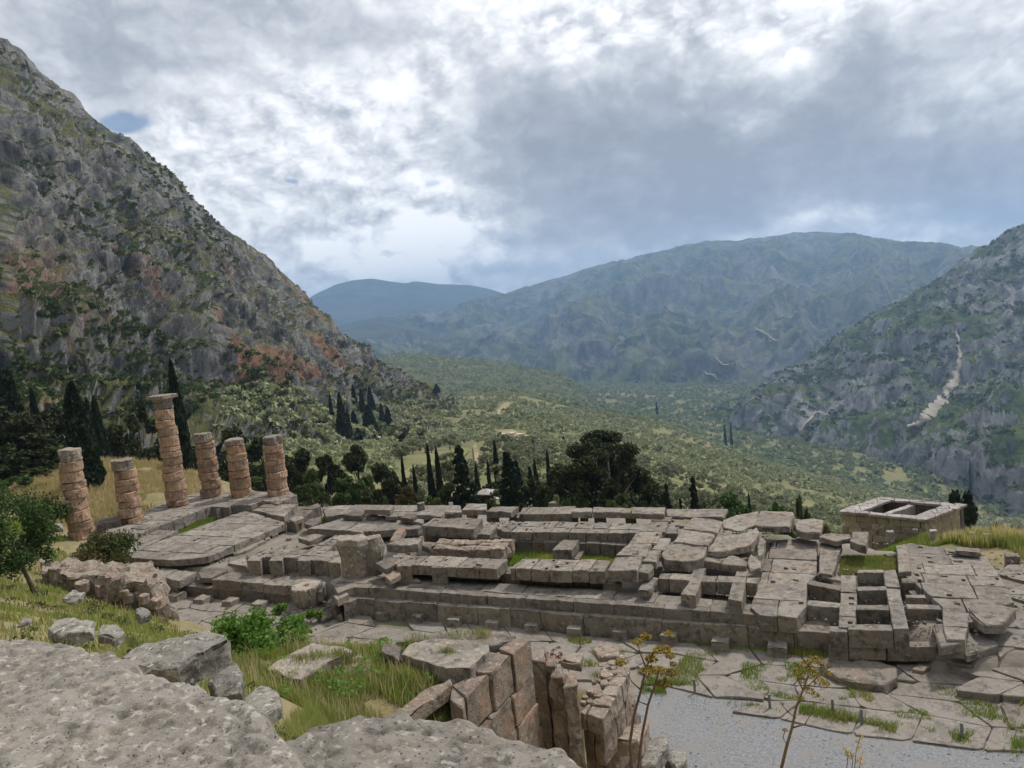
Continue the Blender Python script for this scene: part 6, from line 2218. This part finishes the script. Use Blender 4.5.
T('broad', 'dark green bush behind the thick pair of slabs', (776, 512), 496, 72, wpx=28, mat=L_TREE, cat='shrub', name='shrub')
T('shrub', 'upright dark bush left of the roofless building', (801, 512), 494, 74, wpx=17, mat=L_SCRUB)
T('broad', 'rusty brown bush behind the square cut slab pair', (812, 522), 508, 66, wpx=34, mat=L_RUST, cat='shrub', name='shrub')
T('cypress', 'tiny cypress in a bare patch beyond the bushes', (749, 501), 493, 130, wpx=4)
T('pine', 'dark pine leaning out behind the roofless building', (963, 535), 489, 66, wpx=40, mat=L_FIR)
T('shrub', 'green bush right of the dark pine', (1002, 540), 522, 60, wpx=40, mat=L_BUSH)
for k_, (x_, yt_, D_, w_) in enumerate([(566, 499, 66, 24), (588, 500, 66, 26), (612, 500, 66, 26), (638, 501, 66, 24), (440, 498, 70, 26), (412, 500, 70, 26), (490, 499, 70, 26), (296, 462, 84, 40), (318, 470, 80, 38), (344, 466, 90, 40), (372, 476, 80, 36), (392, 478, 84, 34), (425, 490, 80, 30), (470, 486, 88, 34), (503, 484, 86, 34), (522, 480, 84, 34),
                                        (546, 484, 78, 36), (562, 488, 76, 34), (578, 492, 74, 40), (600, 494, 74, 40), (626, 494, 74, 40), (648, 494, 75, 34), (660, 498, 74, 26), (455, 492, 84, 30), (310, 480, 76, 34), (360, 486, 76, 36)]):
    T('broad', 'dark leafy thicket tree filling the continuous dark row behind the far ledge', (x_, 510), yt_, D_, wpx=w_, mat=L_PINE if k_ % 2 else L_SCRUB,
      group='thicket along the far side of the temple', cat='tree', name='thicket_tree')
for k_, (x_, yt_, D_, w_) in enumerate([(4, 440, 96, 44), (30, 446, 94, 44), (52, 444, 98, 40), (74, 452, 100, 34), (110, 448, 112, 36), (134, 446, 112, 36), (160, 450, 112, 34), (-14, 430, 100, 44)]):
    T('broad', 'dark undergrowth tree in the shady stand behind the dry grass', (x_, 495), yt_, D_, wpx=w_, mat=L_PINE if k_ % 2 else L_SCRUB,
      group='undergrowth of the left stand', cat='tree', name='undergrowth_tree')
# cypress group on the mountain foot
for (x, yb, yt, w_, lab) in [
        (333, 425, 394, 5, 'thin cypress at the left of the upper group on the mountain foot'), (344, 437, 393, 10, 'tallest cypress of the group above the parked van'),
        (350, 438, 410, 6, 'short cypress inside the group above the parked van'), (356, 438, 411, 9, 'rightmost cypress of the group above the parked van'),
        (349.5, 450, 425, 4, 'lone lower cypress standing beside the road'), (371, 437, 405, 14, 'bushy cypress between the two groups'),
        (384, 434, 404, 7, 'left cypress of the right hand pair on the mountain foot'), (390, 434, 407, 8, 'right cypress of the right hand pair on the mountain foot'),
        (363, 412, 389, 6, 'upper cypress above the bushy one'), (372, 413, 387, 7, 'second upper cypress above the bushy one'), (355, 405, 385, 6, 'small upper cypress near the orange cliff'),
        (437, 393, 384, 7, 'small dark cypress clump on the spur above the road')]:
    q2 = surface_point(CLIFF, x, yb)
    D = math.hypot(q2[0], q2[1])
    T('cypress', lab, (x, yb), yt, D, wpx=w_, ground=q2[2])
for (x, yb, yt, D, lab) in [(725, 434, 424, 1150, 'left of two far cypresses out on the olive slope'), (731, 434, 423, 1150, 'right of two far cypresses out on the olive slope'),
                            (657, 412, 402, 1500, 'far lone cypress down on the valley floor'), (970, 468, 458, 900, 'far lone cypress on the right hand slope')]:
    T('cypress', lab, (x, yb), yt, D, wpx=3.0)

# the big pine, built for itself
p = PD(612, 512, 80)
z0 = float(zv(np.array([p.x]), np.array([p.y]))[0])
root = thing('big_pine_tree', 'huge spreading dark pine behind the three slab row', 'tree', (p.x, p.y, z0))
rt = np.array([CRT[0], CRT[1], 0.0])
rt /= np.linalg.norm(rt)
fw3 = np.array([CFW[0], CFW[1], 0.0])
fw3 /= np.linalg.norm(fw3)
cen, rad = [], []
for (x, y, r_) in [(590, 447, 9), (602, 444, 9), (615, 443, 9), (625, 446, 8), (580, 455, 9), (595, 456, 11), (610, 455, 11), (625, 457, 9), (570, 466, 9), (585, 468, 11), (600, 468, 11), (614, 469, 10), (628, 466, 7),
                   (562, 478, 9), (575, 480, 11), (590, 482, 11), (605, 482, 10), (620, 482, 8), (636, 470, 7), (645, 477, 8), (650, 486, 8), (638, 487, 8), (655, 492, 7), (560, 490, 9), (575, 494, 10), (592, 496, 10), (610, 496, 9), (628, 496, 9), (645, 498, 8), (661, 499, 7)]:
    for k in range(2):
        q = np.array(PD(x, y, 80))
        q = q + fw3 * random.uniform(-4.5, 4.5) + rt * random.uniform(-.4, .4)
        cen.append(q - np.array([p.x, p.y, z0]))
        rad.append(r_ / FPX * 80 * random.uniform(0.8, 1.15))
c = clump_pts(cen, np.array(rad) * 1.12, 42000, 0.25)
V_, F_ = leaf_quads(c, 0.17, aspect=0.6)
o = link('crown', np_mesh('crown', V_, F_), L_PINE, root)
bm = bmesh.new()
Hc = max(q[2] for q in cen)
add_tube(bm, [(0, 0, -.3), (0.1, 0, Hc * .3), (-.2, .1, Hc * .6), (0, 0, Hc * .9)], [.5, .42, .3, .1], 10)
for q in cen[::3]:
    q = Vector(q)
    s = Vector((0, 0, max(1.2, q.z * .55)))
    add_tube(bm, [s, s.lerp(q, .5) + Vector((0, 0, -.3)), q], [.2, .13, .05], 6)
link('trunk', bm_mesh('trunk', bm, True), M_BARK, root)

# small tree at the left
p = G(36, 588, 3.3)
zt_ = float(zgrid(p.x, p.y))
p.z = zt_
root = thing('small_tree', 'small leafy tree leaning on the hillside at the left edge', 'tree', p)
cen, rad = [], []
for (x, y, r_) in [(5, 515, 13), (22, 518, 12), (35, 527, 10), (12, 532, 15), (28, 540, 14), (0, 545, 14), (16, 552, 13), (36, 550, 9), (-15, 530, 15), (-18, 550, 13), (2, 500, 7), (25, 560, 9), (10, 566, 9), (-8, 568, 10), (34, 562, 7)]:
    q = np.array(PD(x, y, math.hypot(p.x, p.y))) + np.array([0, 0, 0])
    q = q + fw3 * random.uniform(-1.2, 1.2)
    cen.append(q - np.array(p))
    rad.append(r_ / FPX * math.hypot(p.x, p.y))
c = clump_pts(cen, np.array(rad) * 1.15, 9500, 0.3) + RNG.normal(size=(9500, 3)) * 0.12
V_, F_ = leaf_quads(c, 0.085, aspect=0.5)
link('crown', np_mesh('crown', V_, F_), L_TREE, root)
bm = bmesh.new()
cc = Vector(np.mean(cen, 0))
add_tube(bm, [(0, 0, -.2), cc * .35, cc * .75, cc], [.11, .09, .07, .03], 8)
for q in cen:
    q = Vector(q)
    s = cc * .6
    add_tube(bm, [s, s.lerp(q, .5), q], [.05, .035, .012], 5)
link('trunk', bm_mesh('trunk', bm, True), M_BARK, root)


def near_bush(name, label, blobs, D, n, size, mat, gpx, depth=0.8, stems=True, cat='bush'):
    pg = PD(gpx[0], gpx[1], D)
    pg.z = float(zgrid(pg.x, pg.y))
    root_ = thing(name, label, cat, pg)
    cen_, rad_ = [], []
    for (x, y, r_) in blobs:
        q_ = np.array(PD(x, y, D)) + fw3 * random.uniform(-depth, depth)
        zg = float(zgrid(q_[0], q_[1]))
        q_[2] = max(q_[2], zg + 0.1) if stems else q_[2]
        cen_.append(q_ - np.array(pg))
        rad_.append(1.4 * r_ / FPX * D)
    c_ = clump_pts(cen_, rad_, n, 0.25) + RNG.normal(size=(n, 3)) * (0.25 * np.mean(rad_))
    V2, F2 = leaf_quads(c_, size, aspect=0.62)
    link('foliage', np_mesh('foliage', V2, F2), mat, root_)
    if not stems:
        return root_
    b_ = bmesh.new()
    for q_ in cen_:
        q_ = Vector(q_)
        add_tube(b_, [Vector((q_.x * .3, q_.y * .3, -.1)), q_ * .6, q_], [.03, .022, .01], 5)
    link('stems', bm_mesh('stems', b_), M_BARK, root_)
    return root_


near_bush('fig_bush', 'bright green fig bush spilling over the terrace below the round drum',
          [(232, 625, 9), (248, 631, 11), (265, 637, 12), (280, 641, 10), (240, 641, 13), (258, 646, 14), (276, 646, 12), (292, 640, 9), (236, 652, 9), (255, 655, 9), (300, 632, 8), (222, 632, 8)],
          23.5, 5200, 0.085, L_GREEN, (258, 656), 0.9)
near_bush('evergreen_bush', 'dark green rounded bush at the foot of the leftmost column', [(92, 546, 9), (104, 545, 10), (117, 547, 9), (97, 553, 9), (111, 554, 9), (125, 552, 6), (86, 554, 7), (120, 558, 6)], 52, 5200, 0.10, L_BUSH, (103, 560), 1.2)
near_bush('evergreen_bush', 'green shrub behind the small tree at the left edge', [(20, 506, 9), (38, 512, 8), (55, 515, 6), (30, 520, 9), (5, 500, 9)], 60, 3000, 0.12, L_TREE, (30, 528), 1.5)
near_bush('vine_patch', 'low green vine growing against the drum slab', [(262, 624, 4.5), (268, 619, 4), (275, 614, 3.5), (281, 609, 2.8), (300, 618, 3), (308, 617, 3), (318, 615, 2.6)], 39.5, 2600, 0.10, L_GREEN, (300, 616), 0.6, cat='plant')
sc_ = [G(random.gauss(552, 6), random.gauss(657, 3), 2.9) for _ in range(34)]
blob_mass('stonecrop', np.array([p_.x for p_ in sc_]), np.array([p_.y for p_ in sc_]), np.array([p_.z - .05 for p_ in sc_]), RNG.uniform(.04, .10, 34), 30, 0.30, L_RED, 0.6)

# ------------------------------------------------------------------ grass


def grass(name, pts, zf, h, mat, width, lean=0.35):
    n_ = len(pts)
    x, y = pts[:, 0], pts[:, 1]
    z = zf(x, y) if callable(zf) else np.full(n_, float(zf))
    hh_ = h * RNG.uniform(0.45, 1.25, n_) * np.clip(0.75 + 0.5 * vnoise(np.stack([x * .8, y * .8, 0 * x], -1), 5), .35, 1.4)
    a_ = RNG.random(n_) * 6.2832
    w_ = np.broadcast_to(np.asarray(width, float), (n_,)) * RNG.uniform(.6, 1.3, n_)
    dx_, dy_ = np.cos(a_) * w_, np.sin(a_) * w_
    la = RNG.random(n_) * 6.2832
    ll = lean * hh_ * RNG.random(n_)
    b0 = np.stack([x - dx_, y - dy_, z - .03], -1)
    b1 = np.stack([x + dx_, y + dy_, z - .03], -1)
    m0 = np.stack([x - dx_ * .7 + np.cos(la) * ll * .35, y - dy_ * .7 + np.sin(la) * ll * .35, z + hh_ * .6], -1)
    m1 = np.stack([x + dx_ * .7 + np.cos(la) * ll * .35, y + dy_ * .7 + np.sin(la) * ll * .35, z + hh_ * .6], -1)
    tp_ = np.stack([x + np.cos(la) * ll, y + np.sin(la) * ll, z + hh_], -1)
    V2 = np.stack([b0, b1, m1, m0, tp_, tp_ + 1e-4], 1).reshape(-1, 3)
    k = np.arange(n_)[:, None] * 6
    F2 = np.stack([np.concatenate([k, k + 1, k + 2, k + 3], 1), np.concatenate([k + 3, k + 2, k + 5, k + 4], 1)], 1).reshape(-1, 4)
    o_ = link(name, np_mesh(name, V2, F2), mat)
    setting(o_, 'stuff')
    return o_


def in_poly(poly, n_, thr=None, fr=0.5, s=0):
    poly = [(p_[0], p_[1]) for p_ in poly]
    xs_, ys_ = [p_[0] for p_ in poly], [p_[1] for p_ in poly]
    out = []
    got = 0
    for _ in range(40):
        c_ = np.stack([RNG.uniform(min(xs_), max(xs_), n_), RNG.uniform(min(ys_), max(ys_), n_)], -1)
        ok = sdf_poly(c_[:, 0], c_[:, 1], poly) < 0
        if thr is not None:
            ok &= fbm(np.stack([c_[:, 0] * fr, c_[:, 1] * fr, 0 * c_[:, 0]], -1), 3, s) > thr
        out.append(c_[ok])
        got += ok.sum()
        if got >= n_:
            break
    return np.concatenate(out)[:n_]


# left hillside
hillp = [(-4.6, 5.5), (-9, 4), (-20, 4), (-40, 12), (-60, 24), (-62, 33), (-47, 32), (-36, 27), (-29, 24), (-22, 20.5), (-14, 13.5), (-8, 8.5)]
pts = in_poly(hillp, 60000, -0.55, 0.5, 3)
dd = np.hypot(pts[:, 0], pts[:, 1])
pts = pts[RNG.random(len(pts)) < np.clip(16 / dd, .25, 1)]
dd = np.hypot(pts[:, 0], pts[:, 1])
grass('hillside_grass', pts, zgrid, 0.30, L_MIXG, 0.004 + dd * 0.00055)
pts = in_poly(hillp, 26000, 0.05, 0.35, 8)
dd = np.hypot(pts[:, 0], pts[:, 1])
grass('hillside_grass', pts, zgrid, 0.26, L_GRASS, 0.004 + dd * 0.00055)
# terrace hollow
terp = [(-15.5, 18.2), (-17, 15), (-14.5, 12.5), (-10, 11.2), (-8.6, 13.4), (-8.9, 17.5), (-10, 18.2)]
grass('terrace_grass', in_poly(terp, 24000, -0.5, 0.8, 2), zgrid, 0.30, L_GRASS, 0.012)
grass('terrace_grass', in_poly(terp, 15000, -0.25, 0.7, 12), zgrid, 0.38, L_MIXG, 0.010)
farp = [(-22, 21), (-19, 17), (-15, 17.2), (-9.5, 17.6), (-9, 19), (-14, 20.5), (-20, 23)]
grass('terrace_grass', in_poly(farp, 15000, -0.4, 0.8, 4), zgrid, 0.34, L_MIXG, 0.014)
nearp = [(-6.8, 7.0), (-4.2, 3.6), (-2.4, 3.4), (-2.2, 5.0), (-5.0, 9.5), (-8.4, 11.6), (-10, 11.4)]
grass('bank_grass', in_poly(nearp, 22000, -1.2, 0.9, 6), zgrid, 0.38, L_MIXG, 0.006)
wp_ = in_poly(terp, 130, -0.1, 0.8, 31)
blob_mass('terrace_weeds', wp_[:, 0], wp_[:, 1], zgrid(wp_[:, 0], wp_[:, 1]), RNG.uniform(0.10, 0.30, len(wp_)), 70, 0.16, L_GREEN, 0.8)
wp_ = in_poly(hillp, 260, -0.1, 0.4, 33)
blob_mass('hillside_weeds', wp_[:, 0], wp_[:, 1], zgrid(wp_[:, 0], wp_[:, 1]), RNG.uniform(0.10, 0.34, len(wp_)), 60, 0.16, L_BUSH, 0.7)
st_ = in_poly(hillp, 2600, -0.2, 0.6, 41)
dd = np.hypot(st_[:, 0], st_[:, 1])
grass('dry_stalks', st_, zgrid, 0.62, L_DRY, 0.003 + dd * 0.00035, lean=0.5)
grass('dry_stalks', in_poly(terp, 1500, -0.1, 0.9, 42), zgrid, 0.80, L_DRY, 0.007, lean=0.5)
grass('dry_stalks', in_poly(farp, 900, -0.1, 0.9, 43), zgrid, 0.55, L_DRY, 0.008, lean=0.5)


def pebbles(name, pts, z, r0, r1, mat):
    n2 = len(pts)
    r = RNG.uniform(r0, r1, n2) * RNG.uniform(.5, 1.2, n2)
    off = np.array([[1, 0, 0], [0, 1, 0], [-1, 0, 0], [0, -1, 0], [0, 0, .8], [0, 0, -.6]])
    ang = RNG.random(n2) * 6.28
    cs, sn = np.cos(ang)[:, None], np.sin(ang)[:, None]
    ox_, oy_ = off[None, :, 0] * RNG.uniform(.7, 1.4, (n2, 1)), off[None, :, 1]
    V2 = np.stack([pts[:, :1] + (ox_ * cs - oy_ * sn) * r[:, None], pts[:, 1:2] + (ox_ * sn + oy_ * cs) * r[:, None], z + off[None, :, 2] * r[:, None] + 0 * ox_], -1).reshape(-1, 3)
    F0_ = np.array([[0, 1, 4], [1, 2, 4], [2, 3, 4], [3, 0, 4], [1, 0, 5], [2, 1, 5], [3, 2, 5], [0, 3, 5]])
    F2 = (np.arange(n2)[:, None, None] * 6 + F0_[None]).reshape(-1, 3)
    o_ = link(name, np_mesh(name, V2, F2), mat)
    return setting(o_, 'stuff')


pebbles('gravel', in_poly(gp, 5000, -0.3, 0.6, 51), -2.097, .010, .024, M_PEBBLE)
pebbles('gravel', in_poly(gp, 160, -0.1, 0.4, 52), -2.09, .025, .05, M_PEBBLE)
pebbles('gravel', in_poly([(p_[0], p_[1]) for p_ in CORE], 5000, 0.0, 0.5, 53), -0.88, .03, .10, M_PAVE)
# grass court, strips and pockets inside the temple
court = w2([(505, 563), (512, 544), (628, 545), (622, 563)], -0.75)
grass('court_grass', in_poly(court, 15000), zgrid, 0.34, L_GRASS, 0.022)
strip = w2([(150, 541), (178, 531), (214, 510), (228, 511), (206, 524), (180, 535)], -0.75)
grass('court_grass', in_poly(strip, 9000), zgrid, 0.34, L_GRASS, 0.026)
pock = w2([(838, 573), (842, 556), (896, 553), (897, 572)], -0.8)
grass('court_grass', in_poly(pock, 7000), zgrid, 0.26, L_MIXG, 0.02)
grass('court_grass', in_poly(w2([(316, 521), (320, 513), (345, 514), (335, 521)], -0.4), 1500), zgrid, 0.5, L_GRASS, 0.02)
# joints of the lower pavement and path edge
edgep = []
for (x0, y0), (x1, y1) in zip([(640, 687), (690, 690), (770, 704), (860, 724), (960, 739)], [(690, 690), (770, 704), (860, 724), (960, 739), (1060, 752)]):
    for k in range(2600):
        t = random.random()
        q_ = G(x0 + (x1 - x0) * t, y0 + (y1 - y0) * t + random.gauss(0, 3.2), -2.1)
        edgep.append((q_.x, q_.y))
edgep = np.array(edgep)
edgep = edgep[fbm(np.stack([edgep[:, 0] * .9, edgep[:, 1] * .9, 0 * edgep[:, 0]], -1), 3, 4) > -0.35]
grass('path_edge_grass', edgep, -2.1, 0.24, L_GRASS, 0.012)
foot = []
for (x0, y0), (x1, y1) in zip([(345, 616), (560, 629), (712, 648)], [(560, 629), (712, 648), (830, 661)]):
    for k in range(1500):
        t = random.random()
        q_ = G(x0 + (x1 - x0) * t, y0 + (y1 - y0) * t + random.gauss(0, 1.6), -2.2)
        foot.append((q_.x, q_.y))
foot = np.array(foot)
foot = foot[fbm(np.stack([foot[:, 0] * .5, foot[:, 1] * .5, 0 * foot[:, 0]], -1), 3, 6) > -0.1]
grass('step_foot_grass', foot, -2.06, 0.30, L_GRASS, 0.014)
jp = w2([(560, 640), (700, 652), (830, 672), (1000, 700), (1020, 735), (860, 718), (760, 698), (640, 684)], -2.2)
pts = in_poly(jp, 9000, 0.28, 0.9, 14)
grass('pavement_weeds', pts, -2.06, 0.17, L_GRASS, 0.014)
rp = w2([(1010, 560), (1030, 560), (1060, 740), (1015, 735), (1022, 690), (1008, 640), (1018, 610)], -2.0)
grass('pavement_weeds', in_poly(rp, 5000, 0.1, 0.8, 15), -1.9, 0.16, L_MIXG, 0.014)
# dry tall grass
dry1 = [(-52, 48.5), (-53, 38), (-64, 38), (-95, 46), (-95, 60), (-70, 62), (-54, 54)]
grass('tall_dry_grass', in_poly(dry1, 34000, -0.6, 0.2, 9), zgrid, 0.75, L_DRY, 0.035)
grass('verge_grass', in_poly([(-50, 34), (-53, 48), (-58, 48), (-60, 36), (-54, 33)], 7000, -0.2, 0.3, 19), zgrid, 0.35, L_GRASS, 0.03)
dry2 = [(4.6, 47.2), (4.8, 50.5), (11, 48.5), (14, 43), (13, 38.5), (9.6, 40), (8.4, 44.6)]
grass('tall_dry_grass', in_poly(dry2, 6000, -0.1, 0.5, 10), zgrid, 0.75, L_DRY, 0.022)
grass('verge_grass', in_poly(dry2, 10000, -0.5, 0.5, 11), zgrid, 0.6, L_MIXG, 0.02)
grass('verge_grass', in_poly([(0.5, 48), (4.6, 46.8), (8.4, 45), (8, 48), (4.5, 50)], 7000), zgrid, 0.55, L_GRASS, 0.02)
for x, y, lab, s_ in ((933, 533, 'white squared marker stone in the grass before the roofless building', .20), (915, 531, 'reddish small stone in the grass left of the white marker', .14),
                      (987, 537, 'pale stone on top of the grass at the right', .18), (1012, 560, 'grey stone at the right edge of the dry grass', .3), (972, 535, 'whitish stone half hidden in the dry grass', .16),
                      (890, 534, 'pale rubble stone at the foot of the roofless building', .22)):
    p = G(x, y, -1.0)
    zg = float(zgrid(p.x, p.y))
    p = G(x, y, zg + .35)
    q = [Vector((p.x + a * s_, p.y + b * s_, zg + .35 + s_)) for a, b in ((-1, -.8), (1, -.8), (1, .8), (-1, .8))]
    stone(lab, q, 0, h=s_ + .45, world=True, cat='stone', mat=M_ROOFST if 'whit' in lab or 'pale' in lab else M_STONE, amp=0.05, cut=.25, bev=.05)

# tufts on the fallen blocks
tuft = []
for (x, y, z_, s_) in [(300, 660, 5.0, 6), (318, 656, 5.0, 7), (340, 655, 5.0, 5), (447, 652, 4.75, 4), (418, 640, 4.6, 8), (455, 634, 4.6, 8), (480, 634, 4.6, 6), (398, 650, 4.5, 4), (350, 662, 4.8, 6), (588, 664, 2.1, 5), (600, 676, 2.0, 5)]:
    for k in range(170):
        q_ = G(x + random.gauss(0, s_), y + random.gauss(0, s_ * .35), z_)
        tuft.append((q_.x, q_.y, z_))
tuft = np.array(tuft)
grass('tufts', tuft[:, :2], lambda x, y: tuft[:, 2], 0.22, L_MIXG, 0.008)

# ------------------------------------------------------------------ flowering stalks near the viewer


def stalk_plant(label, D, stems, umbels, mat_stem, dens=60, us=0.035):
    b0 = PD(stems[0][0][0], stems[0][0][1], D)
    zg = float(zgrid(b0.x, b0.y))
    root_ = thing('fennel_plant', label, 'plant', (b0.x, b0.y, zg))
    o_ = Vector(root_.location)
    for st in stems:
        pts_ = [PD(x, y, D + random.uniform(-.05, .05)) - o_ for x, y in st]
        if st[0][1] > 766:
            pts_ = [Vector((pts_[0].x + (pts_[0].x - pts_[1].x) * 1.0, pts_[0].y, 0))] + pts_
        k = len(pts_)
        r0 = 0.020 if st[0][1] > 766 else 0.009
        b_ = bmesh.new()
        add_tube(b_, pts_, [r0 * (1 - .6 * i / (k - 1)) for i in range(k)], 7)
        link('stem', bm_mesh('stem', b_, True), mat_stem, root_)
    for (x, y, r_) in umbels:
        c_ = np.array(PD(x, y, D + random.uniform(-.15, .15)) - o_)
        R_ = r_ / FPX * D
        n_ = int(dens)
        d_ = sphere_pts(n_)
        d_[:, 2] = np.abs(d_[:, 2]) * .75
        rays_ = c_ + d_ * R_ * RNG.uniform(.75, 1.05, (n_, 1)) - np.array([0, 0, R_ * .2])
        V2, F2 = leaf_quads(np.repeat(rays_, 4, 0) + RNG.normal(size=(n_ * 4, 3)) * R_ * .10, R_ * .16, aspect=.9)
        o2 = link('umbel', np_mesh('umbel', V2, F2), L_UMBEL, root_)
        b_ = bmesh.new()
        for q_ in rays_[::8]:
            add_tube(b_, [Vector(c_) - Vector((0, 0, R_ * .7)), Vector(q_)], [.002, .0012], 4)
        link('umbel_rays', bm_mesh('umbel_rays', b_), mat_stem, o2)
    return root_


stalk_plant('tall wild fennel with purple stems and clustered yellow umbels at the near edge', 7.5,
            [[(632, 770), (630, 742), (634, 715), (641, 690), (646, 668), (654, 650), (668, 640)], [(638, 770), (642, 735), (648, 705), (655, 685), (660, 668)],
             [(646, 668), (641, 655), (637, 643)], [(641, 690), (632, 682), (624, 668)], [(648, 705), (640, 702), (636, 695)], [(650, 660), (658, 645), (664, 652)], [(655, 685), (664, 680), (668, 672)], [(641, 690), (650, 672), (652, 664)]],
            [(637, 642, 5.5), (646, 637, 6), (669, 634, 5), (621, 663, 6), (651, 659, 6.5), (649, 670, 7), (658, 650, 5), (665, 650, 6.5), (671, 656, 5), (660, 671, 6.5), (671, 673, 6), (664, 684, 8), (673, 664, 4)], M_STEM)
stalk_plant('tall dried fennel with a grey branching stem and one rusty yellow head', 7.8,
            [[(781, 770), (787, 745), (792, 728), (796, 708), (803, 690), (808, 676)], [(792, 728), (805, 724), (812, 712), (815, 705)], [(796, 718), (788, 712), (782, 705)], [(787, 745), (783, 738), (785, 730)], [(803, 690), (798, 680), (797, 672)], [(803, 690), (815, 680), (820, 672)]],
            [(797, 672, 5), (806, 664, 6), (815, 660, 6), (824, 666, 5), (828, 674, 4.5), (802, 680, 5), (812, 673, 6), (820, 682, 6), (808, 690, 5), (815, 695, 4), (800, 698, 4), (826, 684, 4), (782, 704, 2), (815, 704, 2), (785, 730, 2.5)], M_STEM_G, dens=40)
# dry oat stalks
p = PD(850, 768, 6.5)
zg = float(zgrid(p.x, p.y))
root = thing('dry_oat_grass', 'wispy dried oat stalks at the bottom right of the gravel', 'plant', (p.x, p.y, zg))
for st in ([(846, 775), (848, 757), (846, 748)], [(854, 775), (856, 752), (861, 733)], [(851, 775), (853, 760), (850, 752)], [(858, 778), (860, 764), (862, 756)]):
    pts_ = [PD(x, y, 6.5) - Vector(root.location) for x, y in st]
    pts_ = [Vector((pts_[0].x, pts_[0].y, 0))] + pts_
    bm = bmesh.new()
    add_tube(bm, pts_, [.004, .004, .003, .0015], 5)
    link('stalk', bm_mesh('stalk', bm), M_STEM_G, root)
    c_ = np.array([np.array(pts_[-1].lerp(pts_[-2], t)) for t in RNG.random(26)]) + RNG.normal(size=(26, 3)) * .015
    V2, F2 = leaf_quads(c_, 0.022, up=.6, aspect=.3)
    link('seed_head', np_mesh('seed_head', V2, F2), L_DRY, root)

# ------------------------------------------------------------------ air
bm = bmesh.new()
bmesh.ops.create_cube(bm, size=1)
X0, X1, Y0, Y1, Z0, Z1 = -9600, 4000, -600, 10600, -1400, 560
for v in bm.verts:
    v.co = Vector((X0 + (v.co.x + .5) * (X1 - X0), Y0 + (v.co.y + .5) * (Y1 - Y0), Z0 + (v.co.z + .5) * (Z1 - Z0)))
mh = bpy.data.materials.new('haze_air')
mh.use_nodes = True
t = NT(mh.node_tree)
t.n.clear()
pv = t.n.new('ShaderNodeVolumePrincipled')
pv.inputs['Color'].default_value = (0.40, 0.64, 1.0, 1)
pv.inputs['Density'].default_value = 1.25e-4
pv.inputs['Anisotropy'].default_value = 0.2
mo = t.n.new('ShaderNodeOutputMaterial')
t.l.new(pv.outputs[0], mo.inputs['Volume'])
o = link('haze', bm_mesh('haze', bm), mh)
setting(o, 'stuff')
mh.cycles.homogeneous_volume = True
SC.cycles.volume_step_rate = 10
